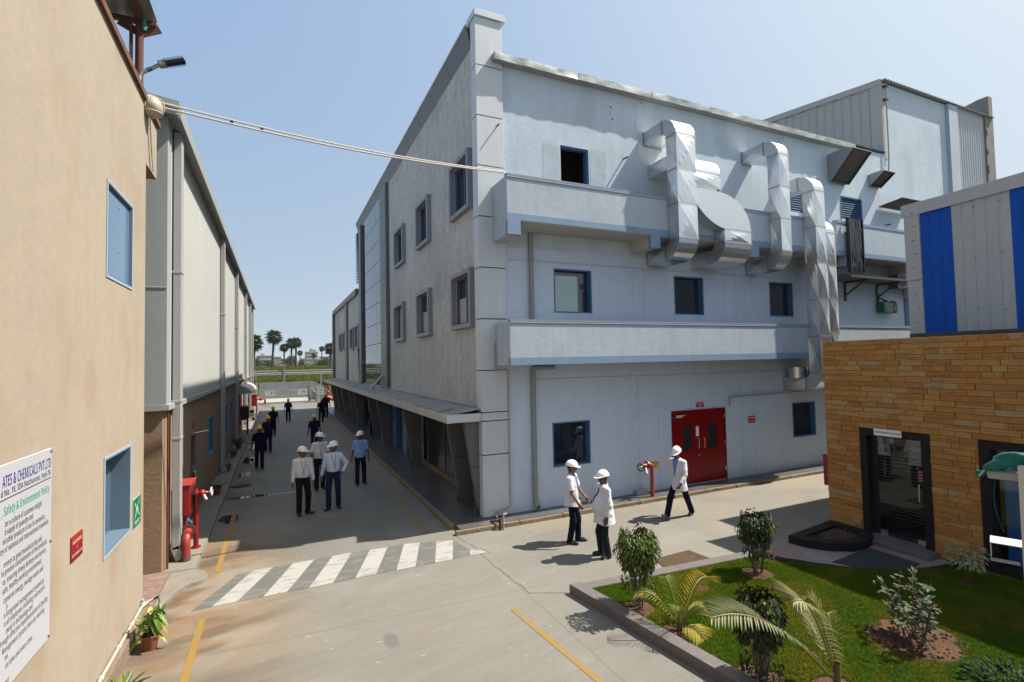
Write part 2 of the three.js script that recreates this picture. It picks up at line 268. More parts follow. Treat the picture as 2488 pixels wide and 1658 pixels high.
function roadColor(x, z, o) {
  const big = fbm(x * 0.22 + 3, z * 0.22 + 8, 4), mid = fbm(x * 0.9, z * 0.9, 4), fine = vn(x * 45, z * 45), grain = vn(x * 95, z * 95);
  const sx = x * 0.985 - z * 0.17, sz = z * 0.985 + x * 0.17;
  const brush = fbm(sx * 1.1, sz * 13, 3);
  let k = 0.86 + 0.26 * big + 0.16 * (mid - 0.5) + 0.17 * (brush - 0.5) + 0.05 * (fine - 0.5) + 0.05 * (grain - 0.5);
  let r = 0.285 * k, g = 0.272 * k, b = 0.238 * k;
  const mixc = (c, t) => { r = lerp(r, c[0], t); g = lerp(g, c[1], t); b = lerp(b, c[2], t); };
  // pale cement scuffs
  mixc([0.365, 0.345, 0.305], 0.5 * sst(0.56, 0.74, fbm(sx * 0.55 + 20, sz * 0.95 + 4, 4)));
  // warm dust on the yard in front of the blue building and along the left edge
  const dust = sst(4.5, 9, x) * 0.45 + 0.6 * sst(-10.2, -11.4, z) * sst(4, 4.6, x);
  mixc([0.40, 0.335, 0.245], clamp(dust) * (0.3 + 0.7 * sst(0.35, 0.65, fbm(x * 0.6 + 40, z * 0.6, 4))));
  const near = sst(-15.5, -12.5, z), left = sst(0.9, -1.3, x + 1.1 * (fbm(x * 0.7 + 7, z * 0.45, 4) - 0.5)) * near;
  mixc([0.335, 0.235, 0.14], left * 0.85);
  mixc([0.33, 0.16, 0.06], sst(-0.6, -1.7, x + 0.9 * (fbm(z * 0.9, x * 0.9 + 3, 4) - 0.5)) * near * 0.7 * sst(0.35, 0.6, fbm(x * 1.6, z * 1.1 + 60, 4)));
  mixc([0.175, 0.115, 0.068], left * 0.75 * sst(0.5, 0.66, fbm(sx * 0.8 + 11, sz * 2.1 + 5, 4)));
  mixc([0.42, 0.37, 0.30], left * 0.6 * sst(0.5, 0.68, fbm(sx * 0.9 + 51, sz * 1.7 + 25, 4)));
  // damp, dirty gutter along the left pavement
  const gut = sst(-0.35, -1.2, x + 0.7 * (fbm(x + 30, z * 0.7, 4) - 0.5)) * (1 - near);
  mixc([0.16, 0.125, 0.085], gut * 0.75 * sst(0.34, 0.6, fbm(x * 1.2 + 5, z * 0.9, 4)));
  // tyre polish and oil
  mixc([0.18, 0.178, 0.168], 0.4 * sst(0.55, 0.78, fbm(sx * 0.35 + 70, sz * 0.6 + 2, 4)));
  const oil = Math.hypot((x - 1.48) / 0.11, (z + 7.58) / 0.22); mixc([0.15, 0.145, 0.135], 0.6 * sst(1.3, 0.6, oil));
  const oil2 = Math.hypot((x + 1.28) / 0.28, (z + 12.2) / 0.3); mixc([0.12, 0.09, 0.065], 0.75 * sst(1.3, 0.5, oil2 + 0.5 * (mid - 0.5)));
  // orange spots, white scuffs
  if (fine > 0.5 && vn(x * 4.1 + 9, z * 4.1) > 0.93) mixc([0.42, 0.18, 0.06], 0.35);
  if (vn(x * 14 + 5, z * 8) > 0.965) mixc([0.62, 0.6, 0.55], 0.45);
  const w = (fbm(x * 3, z * 3, 3) - 0.5) * 0.09;
  for (const c of CRACKS) { const d = segD(x + w, z + w, c[0], c[1]); mixc([0.09, 0.08, 0.065], 0.85 * sst(0.022, 0.006, d)); mixc([0.36, 0.34, 0.30], 0.22 * sst(0.09, 0.02, Math.abs(d - 0.06)) * sst(0.4, 0.6, mid)); }
  const w2 = (fbm(x * 2, z * 2, 2) - 0.5) * 0.03;
  for (const c of JOINTS) { const d = segD(x + w2, z + w2, c[0], c[1]); mixc([0.17, 0.155, 0.135], 0.55 * sst(0.018, 0.004, d)); }
  o[0] = r * ALB; o[1] = g * ALB; o[2] = b * ALB;
}
function roadSheet(x0, x1, z0, z1, w, h) {
  const t = texture(w, (u, v, o) => roadColor(lerp(x0, x1, u), lerp(z0, z1, v), o), { h });
  t.wrapS = t.wrapT = THREE.ClampToEdgeWrapping;
  const g = new THREE.PlaneGeometry(1, 1).rotateX(-Math.PI / 2), p = g.attributes.position, uv = g.attributes.uv;
  for (let i = 0; i < 4; i++) { const a = p.getX(i) > 0 ? 1 : 0, b = p.getZ(i) > 0 ? 1 : 0; p.setXYZ(i, a ? x1 : x0, 0, b ? z1 : z0); uv.setXY(i, a, b); }
  return [g, mat([1, 1, 1], { map: t, roughness: 0.78, bumpMap: bumpRoad, bumpScale: 0.006 })];
}
const bumpRoad = bumps((u, v) => 0.5 * fbm(u * 40, v * 40, 3, 40) + 0.5 * fbm(u * 12, v * 90, 3, 90), 1 / 8, 512);
struct('road', ...roadSheet(-2.6, 17.4, -20, 0, 2048, 2048));
struct('road', ...roadSheet(-2.6, 5.4, -60, -20, 512, 2048));
struct('road', uvm(new THREE.PlaneGeometry(60, 60).rotateX(-Math.PI / 2).translate(47.4, -0.004, -10)), M.cement);
struct('road', uvm(new THREE.PlaneGeometry(40, 30).rotateX(-Math.PI / 2).translate(10, -0.006, 15)), M.cement);
struct('road', uvm(new THREE.PlaneGeometry(24, 18).rotateX(-Math.PI / 2).translate(4, -0.008, -67)), M.cement);

// painted markings, each sheet 4 mm above the road
{
  const wear = (c, bare, th) => texture(512, (u, v, o) => { const x = u * 2, z = v * 2, n = fbm(x * 4, z * 11, 5), s = sst(th, th + 0.2, n), f = 1 + 0.12 * (vn(x * 60, z * 60) - 0.5); for (let q = 0; q < 3; q++) o[q] = ALB * lerp(c[q] * f, bare[q], s * 0.7); }, { tile: 2 });
  const white = mat([1, 1, 1], { map: wear([0.56, 0.55, 0.525], [0.36, 0.34, 0.30], 0.54), roughness: 0.85 });
  const grey = mat([1, 1, 1], { map: wear([0.18, 0.185, 0.172], [0.27, 0.26, 0.23], 0.5), roughness: 0.8 });
  const yellow = mat([1, 1, 1], { map: wear([0.42, 0.25, 0.04], [0.34, 0.26, 0.15], 0.5), roughness: 0.8 });
  const flat = (pts, y) => uvm(new THREE.ShapeGeometry(shapeOf(pts.map(([x, z]) => [x, -z]))).rotateX(-Math.PI / 2).translate(0, y, 0));
  const z = thing('zebra_crossing', 'white and grey striped crossing painted across the road at the alley mouth', 'crosswalk', [1.2, 0, -10.7]);
  const W = [[[-1.01, -9.99], [-0.64, -10], [-0.1, -11.34], [-0.46, -11.34]], [[-0.24, -9.99], [0.14, -10.01], [0.67, -11.38], [0.27, -11.37]], [[0.5, -10], [0.91, -10.02], [1.42, -11.42], [1.03, -11.39]], [[1.31, -10.03], [1.69, -10.04], [2.16, -11.36], [1.79, -11.38]], [[2.08, -10.04], [2.45, -10.04], [2.86, -11.3], [2.53, -11.4]], [[2.85, -10.05], [3.22, -10.05], [3.57, -11.1], [3.21, -11.2]], [[3.6, -10.07], [4.0, -10.08], [3.82, -10.3], [3.71, -10.38]]];
  W.forEach((q, i) => {
    part('white_stripe', flat(q, 0.005), white, z);
    const prev = i ? W[i - 1] : null;
    if (prev) part('grey_stripe', flat([[prev[1][0] + 0.004, prev[1][1]], [q[0][0] - 0.004, q[0][1]], [q[3][0] - 0.004, q[3][1]], [prev[2][0] + 0.004, prev[2][1]]], 0.004), grey, z);
    else part('grey_stripe', flat([[-1.3, -9.97], [-1.014, -9.99], [-0.464, -11.34], [-0.7, -11.32]], 0.004), grey, z);
  });
  const strip = (x, z0, z1, w = 0.1, dx = 0) => flat([[x - w / 2, z0], [x + w / 2, z0], [x + dx + w / 2, z1], [x + dx - w / 2, z1]], 0.005);
  single('yellow_line', strip(-1.1, -9.55, -5.5), yellow, 'worn yellow line on the near left of the road before the crossing', 'road marking');
  single('yellow_line', strip(-1.08, -15.9, -11.6), yellow, 'faded yellow line running beside the left pavement past the crossing', 'road marking');
  single('yellow_line', strip(3.44, -7.62, -4.6, 0.1, 0.26), yellow, 'bright yellow line on the road beside the lawn kerb', 'road marking');
  single('yellow_line', strip(3.2, -44, -11.9), yellow, 'yellow line in the alley beside the dark walkway', 'road marking');
}
// puddles in the shaded alley
{
  const wet = phys([0.018, 0.016, 0.014], { roughness: 0.03, ior: 1.33 });
  const blob = (cx, cz, rx, rz, s) => { const p = []; for (let i = 0; i < 40; i++) { const a = i / 40 * 6.2832, k = 0.5 + 0.9 * fbm(Math.cos(a) * 1.3 + s * 7.3 + 20, Math.sin(a) * 1.3 + s + 20, 3); p.push([cx + Math.cos(a) * rx * k, -(cz + Math.sin(a) * rz * k)]); } return new THREE.ShapeGeometry(shapeOf(p)).rotateX(-Math.PI / 2).translate(0, 0.004, 0); };
  struct('puddle', [blob(-0.72, -17.75, 0.55, 0.14, 1), blob(0.35, -17.68, 0.6, 0.045, 2)], wet);
  struct('puddle', [blob(-1.15, -15.4, 0.26, 0.42, 3)], wet);
  struct('puddle', [blob(-1.15, -19.4, 0.3, 0.28, 4), blob(-1.12, -21.4, 0.24, 0.5, 5)], wet);
  struct('puddle', [blob(-1.1, -24.5, 0.28, 0.9, 6), blob(-1.12, -28.5, 0.22, 0.8, 7)], wet);
}
// dark tiled walkway round the blue building, with its stone edge
{
  const w = structGroup('walkway');
  const edge = 0.11;
  for (let x = 5.06; x < 30; x += 1.22) { part('paving_slab', box(x, x + 1.212, 0.0, 0.1, -12.02, -11.33 - edge, x * 1.7), M.tile, w); part('kerb_stone', rbox(x + 0.3, x + 1.51, -0.02, 0.1 + rr(-0.004, 0.004), -11.33 - edge + 0.002, -11.33 + rr(-0.008, 0.008), 0.018, 1, x), M.kerbStone, w); }
  part('kerb_stone', rbox(3.72, 5.35, -0.02, 0.1, -11.44, -11.33, 0.02, 1, 3), M.kerbStone, w);
  part('paving_slab', box(3.87, 5.05, 0, 0.1, -12.3, -11.45, 3), M.tile, w);
  for (let z = -12.305; z > -48.5; z -= 1.4) {
    part('paving_slab', box(3.87, 5.2, 0, 0.1, z - 1.393, z, z * 1.31), M.tile, w);
    part('kerb_stone', rbox(3.72 + rr(-0.006, 0.006), 3.866, -0.02, 0.1 + rr(-0.004, 0.004), z - 0.9, z + 0.49, 0.02, 1, z), M.kerbStone, w);
  }
}
// cement pavement on the left
{
  const w = structGroup('pavement');
  for (let z = -11.75; z > -48; z -= 2.4) part('paving_slab', rbox(-2.02, -1.47 + rr(-0.015, 0.015), -0.02, 0.1 + rr(-0.004, 0.004), z - 2.392, z, 0.015, 1, z * 2.3), M.cement, w);
  const s = new THREE.Shape(); s.moveTo(-1.95, 11.74); s.lineTo(-1.47, 11.74); s.bezierCurveTo(-1.2, 11.5, -1.12, 11.15, -1.45, 11.05); s.bezierCurveTo(-1.7, 10.9, -1.66, 10.6, -1.78, 10.3); s.lineTo(-1.95, 10.25); s.closePath();
  part('rough_apron', uvm(new THREE.ExtrudeGeometry(s, { depth: 0.07, bevelSize: 0.015, bevelThickness: 0.02, bevelSegments: 2 }).rotateX(-Math.PI / 2)), M.cement, w);
  const porch = mat([1, 1, 1], { map: mottled([0.36, 0.23, 0.19], { amp: 0.3, tile: 0.9, size: 256, fine: 0.4, stain: [0.42, 0.36, 0.30], stainAmp: 0.7, freq: 4 }), roughness: 0.85 });
  for (let i = 0; i < 5; i++) part('floor_tile', box(-2.6, -1.86, 0, 0.13, -11.74 + i * 0.35, -11.397 + i * 0.35, i), porch, w);
}

// ---------------------------------------------------------------- the blue-grey factory building
const FZ = -12;
{
  const B = thing('factory_building', 'large blue-grey three-storey factory building with silver corner pillar and long balconies', 'factory building', [4.7, 0, FZ]);
  const P = (n, g, m, p = B) => part(n, g, m, p);
  // front wall: [x0,x1,y0,y1] openings
  const winsF = [[6.84, 8.06, 5.3, 6.51], [11.08, 12.28, 5.33, 6.52], [15.3, 16.48, 5.35, 6.54], [6.69, 7.88, 1.13, 2.32], [16.21, 17.41, 1.15, 2.35]];
  const openF = [7.15, 8.08, 8.98, 9.99], doorF = [10.8, 13.01, 0.13, 2.38], louv = [[16.5, 17.8, 9.12, 10.0], [19.4, 20.7, 9.14, 10.02]];
  const upper = wallZ(rectPts(5.38, 30.2, 7.0, 12.05), [openF, ...louv], FZ, 0.24);
  const lower = wallZ(rectPts(5.38, 30.2, 0.0, 6.998), [...winsF, doorF], FZ, 0.24);
  P('upper_front_wall', upper, M.front); P('lower_front_wall', lower, M.frontLow);
  P('roof', [box(4.98, 30, 11.6, 11.75, -33.4, -12.25), box(4.98, 20, 8.3, 8.4, -49.1, -33.75)], M.cementGrey);
  P('floor_slab', [box(5.2, 30, 7.0, 7.2, -24, -12.3), box(5.2, 30, 3.6, 3.75, -24, -12.3)], M.cementGrey);
  P('rear_wall', box(4.97, 30, 0, 8.6, -49.3, -49.1), M.front); P('partition_wall', box(5.2, 30, 0, 11.6, -24.2, -24), M.cementDark);
  // windows in the front wall: blue reveal, frame and pane
  for (const [x0, x1, y0, y1] of winsF) {
    const f = P('window', [box(x0 - 0.001, x0 + 0.035, y0, y1, FZ - 0.2, FZ + 0.008), box(x1 - 0.035, x1 + 0.001, y0, y1, FZ - 0.2, FZ + 0.008), box(x0 + 0.035, x1 - 0.035, y0 - 0.001, y0 + 0.035, FZ - 0.2, FZ + 0.008), box(x0 + 0.035, x1 - 0.035, y1 - 0.035, y1 + 0.001, FZ - 0.2, FZ + 0.008)], M.blueFrame);
    P('pane', box(x0 + 0.036, x1 - 0.036, y0 + 0.036, y1 - 0.036, FZ - 0.19, FZ - 0.175), M.glass, f);
    if (x0 < 7 && y0 > 5) part('reflective_film', box(x0 + 0.04, x0 + 0.86, y0 + 0.04, y1 - 0.16, FZ - 0.174, FZ - 0.172), M.glassBright, f);
  }
  { // open dark window on the top storey
    const [x0, x1, y0, y1] = openF;
    P('window_frame', [box(x0, x0 + 0.03, y0, y1, FZ - 0.18, FZ - 0.04), box(x1 - 0.06, x1, y0, y1, FZ - 0.2, FZ - 0.02), box(x0 + 0.03, x1 - 0.06, y1 - 0.05, y1, FZ - 0.18, FZ - 0.04)], M.blue);
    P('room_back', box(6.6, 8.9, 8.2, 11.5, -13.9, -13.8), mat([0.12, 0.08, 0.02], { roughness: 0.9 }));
    const patch = mat([1, 1, 1], { map: mottled([0.39, 0.45, 0.51], { raw: true, amp: 0.18, tile: 1.4, size: 256 }), roughness: 0.95, bumpMap: bumpPlaster, bumpScale: 0.007 });
    const rag = (cx, cy, rx, ry, s) => { const p = []; for (let i = 0; i < 36; i++) { const a = i / 36 * 6.2832, sq = 1 / Math.max(Math.abs(Math.cos(a)), Math.abs(Math.sin(a))), k = (0.86 + 0.28 * fbm(Math.cos(a) * 2 + s, Math.sin(a) * 2 + s * 3, 3)) * Math.min(sq, 1.25); p.push([cx + Math.cos(a) * rx * k, cy + Math.sin(a) * ry * k]); } return p; };
    for (const [cx, rx, ry, k] of [[6.85, 0.26, 0.62, 2], [8.4, 0.28, 0.6, 5]]) P('cement_patch', uvm(new THREE.ExtrudeGeometry(shapeOf(rag(cx, 9.42, rx, ry, k)), { depth: 0.004, bevelEnabled: false }).translate(0, 0, FZ)), patch);
  }
  for (const [x0, x1, y0, y1] of louv) { // blue louvred vents
    const f = P('louvre_window', [box(x0, x0 + 0.05, y0, y1, FZ - 0.1, FZ + 0.02), box(x1 - 0.05, x1, y0, y1, FZ - 0.1, FZ + 0.02), box(x0 + 0.05, x1 - 0.05, y1 - 0.05, y1, FZ - 0.1, FZ + 0.02), box(x0 + 0.05, x1 - 0.05, y0 + 0.05, y1 - 0.05, FZ - 0.14, FZ - 0.12)], M.blueFrame);
    const sg = xf(new THREE.BoxGeometry(x1 - x0 - 0.1, 0.008, 0.09), [0, 0, 0], [0.75, 0, 0]);
    for (let y = y0 + 0.03; y < y1 - 0.04; y += 0.085) P('slat', sg.clone().translate((x0 + x1) / 2, y + 0.03, FZ - 0.04), M.blueFrame, f);
  }
  { // red double door
    const d = P('double_door', [box(10.8, 10.86, 0.12, 2.38, FZ - 0.14, FZ + 0.03), box(12.95, 13.01, 0.12, 2.38, FZ - 0.14, FZ + 0.03), box(10.86, 12.95, 2.32, 2.38, FZ - 0.14, FZ + 0.03)], M.redDoor);
    for (const s of [0, 1]) {
      const a = s ? 11.909 : 10.865, b = s ? 12.945 : 11.901, c = (a + b) / 2;
      P('door_leaf', wallZ(rectPts(a, b, 0.14, 2.315), [[c - 0.16 - (s ? 0.02 : -0.0), c + 0.18, 1.14, 1.93]], FZ + 0.022, 0.05), M.redDoor, d);
      P('vision_panel', [box(c - 0.16 - (s ? 0.02 : 0), c + 0.18, 1.14, 1.93, FZ - 0.01, FZ + 0.002)], M.glassDim, d);
      const hx = s ? 12.03 : 11.8;
      P('handle', pipe([V(hx, 1.5, FZ + 0.02), V(hx, 1.5, FZ + 0.09), V(hx, 1.2, FZ + 0.09), V(hx, 1.2, FZ + 0.02)], 0.012), M.steel, d);
      for (const y of [0.4, 1.2, 2.05]) P('hinge', box(s ? 12.94 : 10.85, s ? 12.965 : 10.875, y, y + 0.14, FZ + 0.024, FZ + 0.038), M.steel, d);
    }
    P('door_closer', [rbox(10.95, 11.2, 2.17, 2.25, FZ + 0.024, FZ + 0.075), box(11.2, 11.34, 2.23, 2.245, FZ + 0.045, FZ + 0.065)], M.zinc, d);
    P('lock', xf(new THREE.CylinderGeometry(0.028, 0.028, 0.02, 14), [11.84, 0.98, FZ + 0.03], [Math.PI / 2, 0, 0]), M.steel, d);
    P('push_sign', quad(11.8, 1.71, FZ + 0.026, 0.115, 0.3, 'z+'), mat('#ffffff', { map: canvasTex(64, 160, (x, w, h) => { x.fillStyle = '#e9e9ec'; x.fillRect(0, 0, w, h); x.fillStyle = '#7c1020'; x.font = 'bold 40px sans-serif'; x.textAlign = 'center'; 'PULL'.split('').forEach((c, i) => x.fillText(c, w / 2, 38 + i * 38)); }), color: 0xffffff, roughness: 0.5 }), d);
  }
  // silver corner pillar of separate panels with dark joints
  const joints = [0.1, 1.65, 2.5, 2.72, 3.78, 5.09, 6.41, 7.73, 9.05, 10.36, 11.69, 12.98];
  P('pillar_core', box(4.68, 5.39, 0.1, 12.95, -12.26, -11.97), M.groove);
  for (let i = 0; i < joints.length - 1; i++) {
    const y0 = joints[i] + 0.012, y1 = joints[i + 1] - 0.012;
    P('pillar_panel', rbox(4.65, 5.4, y0, y1, -12.3, -11.945, 0.006, 1, i * 1.7), M.acp);
  }
  P('pillar_cap', [rbox(4.62, 5.5, 12.98, 13.15, -12.5, -11.9, 0.008)], M.acp);
  // gutter in dented lengths along the front eave
  for (let i = 0, x = 5.1; x < 20.1; i++) {
    const l = [2.55, 2.62, 2.35, 2.7, 2.5, 2.28][i % 6], g = new THREE.BoxGeometry(l - 0.012, 0.19, 0.24, 14, 2, 2).translate(x + l / 2, 11.93, -11.88), p = g.attributes.position, rn = rng(i + 3);
    const a = rr(-0.008, 0.008, rn), b = rr(-0.008, 0.008, rn);
    for (let k = 0; k < p.count; k++) { const t = (p.getX(k) - x) / l; p.setY(k, p.getY(k) + lerp(a, b, t) + 0.009 * (vn(p.getX(k) * 3.1, 4) - 0.5)); if (p.getZ(k) > -11.85) p.setZ(k, p.getZ(k) + 0.035 * (vn(p.getX(k) * 4.3, p.getY(k) * 9 + 3) - 0.5)); }
    g.computeVertexNormals();
    const gp = P('gutter', uvm(g), M.galv);
    for (let k = 0; k < 3; k++) P('bracket', rod(V(x + 0.4 + k * 0.8, 12.0, -11.99), V(x + 0.4 + k * 0.8, 12.05, -11.8), 0.012, 5), M.rust, gp);
    x += l;
  }
  { // corrugated roof edge beyond the gutter
    const g = corr(20.1, 22.45, 0.19, 0.035, 0.5).rotateX(-Math.PI / 2);
    P('roof_sheet', g.translate(0, 12.14, -11.95), M.galv);
  }
  // ---- side wall along the alley
  const SX = 4.75;
  const wA = [[-14.1, -12.7, 8.26, 9.62], [-18.15, -16.75, 8.26, 9.62], [-22.0, -20.55, 8.24, 9.6], [-14.1, -12.7, 5.06, 6.4], [-18.2, -16.75, 5.06, 6.42], [-22.15, -20.65, 5.06, 6.4]];
  const wB = [[-34.6, -33.2, 5.15, 6.42], [-37.2, -35.7, 5.15, 6.42], [-41.3, -40.5, 5.2, 6.4], [-44.2, -43.0, 5.2, 6.4]];
  P('side_wall', wallX(rectPts(-33.7, -12.3, 2.72, 12.5), [...wA, [-31.6, -25.2, 2.9, 12.48]], SX + 0.22, 0.22), M.side);
  P('side_wall', wallX(rectPts(-49.2, -33.72, 2.72, 8.75), wB, SX + 0.22, 0.22), M.side);
  P('end_wall', [box(4.98, 30, 8.5, 11.59, -33.69, -33.5)], M.side);
  P('ground_floor_wall', box(5.2, 5.4, 0.1, 2.72, -49.2, -12.32), M.blackGloss);
  wA.concat(wB).forEach(([z0, z1, y0, y1], i) => { // each window has a projecting box frame, bevelled
    const t = 0.13;
    const f = P('window', [box(SX + 0.021, SX + 0.21, y0 - 0.001, y0 + 0.012, z0, z1), box(SX + 0.021, SX + 0.21, y1 - 0.012, y1 + 0.001, z0, z1), box(SX + 0.021, SX + 0.21, y0 + 0.012, y1 - 0.012, z0 - 0.001, z0 + 0.012), box(SX + 0.021, SX + 0.21, y0 + 0.012, y1 - 0.012, z1 - 0.012, z1 + 0.001)], M.acpDark);
    const fr = [[z0 - t, z0, y0 - t, y1 + t], [z1, z1 + t, y0 - t, y1 + t], [z0, z1, y1, y1 + t], [z0, z1, y0 - t, y0]];
    for (const [a, b, c, e] of fr) P('frame_side', rbox(4.6, SX + 0.02, c + 0.002, e - 0.002, a + 0.002, b - 0.002, 0.012), M.acpMid, f);
    const blind = i === 5, half = i === 3 || i === 4;
    P('pane', box(SX + 0.1, SX + 0.115, y0 + 0.04, y1 - 0.04, z0 + 0.04, z1 - 0.04), blind ? mat([0.62, 0.62, 0.60], { roughness: 0.6 }) : M.glass, f);
    P('sash', [box(SX + 0.06, SX + 0.13, y0, y1, z0, z0 + 0.06), box(SX + 0.06, SX + 0.13, y0, y1, z1 - 0.06, z1), box(SX + 0.06, SX + 0.13, y0, y1, (z0 + z1) / 2 - 0.03, (z0 + z1) / 2 + 0.03), box(SX + 0.06, SX + 0.13, y0, y0 + 0.05, z0 + 0.06, z1 - 0.06), box(SX + 0.06, SX + 0.13, y1 - 0.05, y1, z0 + 0.06, z1 - 0.06)], i < 3 ? M.blue : M.acpDark, f);
    if (half) { const st = xf(new THREE.BoxGeometry(0.01, (y1 - y0) * 0.52, 0.06), [0, 0, 0]); for (let z = z0 + 0.1; z < (z0 + z1) / 2 - 0.06; z += 0.07) P('blind_strip', st.clone().translate(SX + 0.09, y0 + (y1 - y0) * 0.31, z), M.white, f); }
  });
  // roof fascia of dark panels
  for (let z = -12.5, i = 0; z > -33.6; z -= 1.76, i++) { const d = Math.min(1.75, z + 33.75); P('fascia_panel', uvm(new THREE.ExtrudeGeometry(shapeOf([[4.76, 12.43], [5.2, 12.43], [5.2, 13.02], [4.60, 13.02]]), { depth: d - 0.012, bevelEnabled: false }).translate(0, 0, z - d)), M.acpDark); P('coping_panel', rbox(4.575, 5.2, 13.022, 13.07, z - d + 0.01, z, 0.006, 1, i), M.acp); }
  for (let z = -33.8, i = 0; z > -49; z -= 2.55, i++) P('fascia_panel', rbox(4.56, 5.0, 8.54, 8.9, z - 2.54, z, 0.006, 1, i), M.acpDark);
  // pilasters clad in panels
  for (const [z0, z1, x0, top, nn] of [[-25.15, -23.75, 4.58, 12.52, 7], [-32.45, -31.62, 4.58, 12.52, 7], [-40.2, -39.1, 4.62, 8.6, 1], [-49.3, -48.5, 4.55, 8.6, 4]])
    for (let k = 0; k < nn; k++) { const h = (top - 2.74) / nn; P('pilaster_panel', rbox(x0, 4.9, 2.74 + k * h + 0.008, 2.74 + (k + 1) * h - 0.008, z0, z1, 0.006, 1, k), M.acpDark); }
  // glass curtain wall, pane by pane
  for (let r = 0; r < 9; r++) for (let c = 0; c < 7; c++) { const z = -31.6 + c * (6.4 / 7), y = 2.92 + r * 1.062; P('glass_pane', xf(new THREE.BoxGeometry(0.014, 1.035, 6.4 / 7 - 0.035), [SX - 0.03, y + 0.53, z + 3.2 / 7], [0, rr(-0.003, 0.003), rr(-0.004, 0.004)]), M.curtain); }
  P('curtain_backing', box(SX + 0.0, SX + 0.05, 2.9, 12.5, -31.6, -25.2), M.groove);
  // blue louvre stack seen past the glass wall
  for (let k = 0; k < 18; k++) P('louvre_blade', xf(new THREE.BoxGeometry(0.18, 0.03, 1.0), [4.62, 9.2 + k * 0.18, -33.0], [0, 0, 0.5]), M.blue);
  // canopy over the walkway
  for (let z = -12.0, i = 0; z > -48.4; i++) { const l = i ? 1.28 : 0.22; const ze = Math.max(z - l, -48.5); P('canopy_edge', rbox(3.745, 3.80, 2.505, 2.70, ze + 0.004, z - 0.004, 0.006, 1, i), M.canopyEdge); z = ze; }
  P('canopy_front', rbox(3.745, 4.645, 2.505, 2.71, -12.03, -11.99, 0.006), M.acp);
  P('canopy_slab', box(3.80, 5.2, 2.53, 2.68, -48.5, -12.03), M.acpDark);
  for (let z = -12.05, i = 0; z > -48; z -= 1.72, i++) for (let k = 0; k < 2; k++) {
    const g = box(3.79 + k * 0.48, 3.79 + k * 0.48 + 0.474, 2.682, 2.70, z - 1.71, z, i * 2.1 + k), p = g.attributes.position;
    for (let q = 0; q < p.count; q++) p.setY(q, p.getY(q) + (p.getX(q) - 3.79) * 0.14);
    g.computeVertexNormals(); P('canopy_tile', g, M.canopyTop);
  }
  { const pts = []; for (let i = 0; i <= 26; i++) { const z = -12.35 - i * 0.62; pts.push(V(4.63 - 0.05 * vn(i * 0.7, 3), 2.865 + 0.02 * vn(i * 0.9, 9), z)); } P('loose_cable', tube(pts, 0.016, 90, 5), M.white);
    const p2 = []; for (let i = 0; i <= 14; i++) p2.push(V(4.6 - 0.12 * vn(i * 0.8, 5), 2.86 + 0.03 * vn(i, 2), -32.5 - i * 0.9)); P('loose_cable', tube(p2, 0.016, 50, 5), M.white); }
  P('stay_bracket', rod(V(4.15, 2.78, -25.6), V(4.62, 3.5, -24.9), 0.06, 4), M.acp);
  // slanted fins carrying the canopy
  for (const z of [-12.18, -13.67, -19.15, -24.9, -27.5, -33.1, -35.6, -40.0, -43.6, -48.2]) {
    const first = z > -12.5, sh = (y0, y1) => { const xl = (y) => lerp(4.64, 4.26, (y - 0.1) / 2.4); return uvm(new THREE.ExtrudeGeometry(shapeOf([[xl(y0), y0], [first ? 4.7 : 4.97, y0], [first ? 4.7 : 4.97, y1], [xl(y1), y1]]), { depth: 0.16, bevelSize: 0.006, bevelThickness: 0.006, bevelSegments: 1 }).translate(0, 0, z - 0.17), z); };
    const f = P('fin', sh(0.106, 1.335), M.acpDark); P('upper_panel', sh(1.36, 2.52), M.acpDark, f);
    P('fin_core', box(4.6, 4.69, 0.12, 2.5, z - 0.12, z - 0.05), M.groove, f);
  }
  // ground floor glazing and blue doors under the canopy
  for (const [z0, z1] of [[-18.9, -16.6], [-16.55, -14.2], [-21.0, -19.4], [-30.6, -29.3]]) P('glass_panel', box(5.12, 5.19, 0.3, 2.5, z0 + 0.03, z1 - 0.03), M.blackGloss);
  P('skirting', box(5.1, 5.21, 0.1, 0.26, -21, -12.4), M.kerbStone);
  for (const [z0, z1] of [[-25.0, -23.9], [-22.7, -21.8], [-31.8, -30.7], [-34.6, -33.6], [-42.6, -41.6]]) {
    const d = P('door', box(5.04, 5.19, 0.1, 2.3, z0, z1), M.blueDoor);
    P('door_frame', [box(5.0, 5.19, 0.1, 2.36, z0 - 0.07, z0 - 0.002), box(5.0, 5.19, 0.1, 2.36, z1 + 0.002, z1 + 0.07)], M.blueFrame, d);
    P('handle', pipe([V(5.04, 1.3, z1 - 0.15), V(4.97, 1.3, z1 - 0.15), V(4.97, 1.0, z1 - 0.15), V(5.04, 1.0, z1 - 0.15)], 0.014), M.steel, d);
  }
  // ---- balconies
  const balcony = (x0, x1, y0, y1, ty, s) => {
    const g = P('balcony', [wallZ(rectPts(x0, x1, ty, y1), [], -11.04, 0.12)], M.parapet);
    P('end_panel', box(x0, x0 + 0.12, y0, y1 + 0.002, -11.995, -11.16, 2), M.parapet, g);
    P('slab', box(x0 + 0.12, x1, y0 + (s ? 0.34 : 0.02), y0 + (s ? 0.48 : 0.18), -11.995, -11.06), M.soffit, g);
    P('coping', [box(x0, x1, y1 + 0.002, y1 + 0.05, -11.18, -11.02), box(x0, x1, y1 - 0.055, y1 - 0.035, -11.04, -11.028)], M.trim, g);
    P('drip_line', box(x0, x1, y1 - 0.032, y1 - 0.003, -11.04, -11.022), M.white, g);
    return g;
  };
  const lo = balcony(5.06, 29, 3.9, 4.96, 4.08, 0);
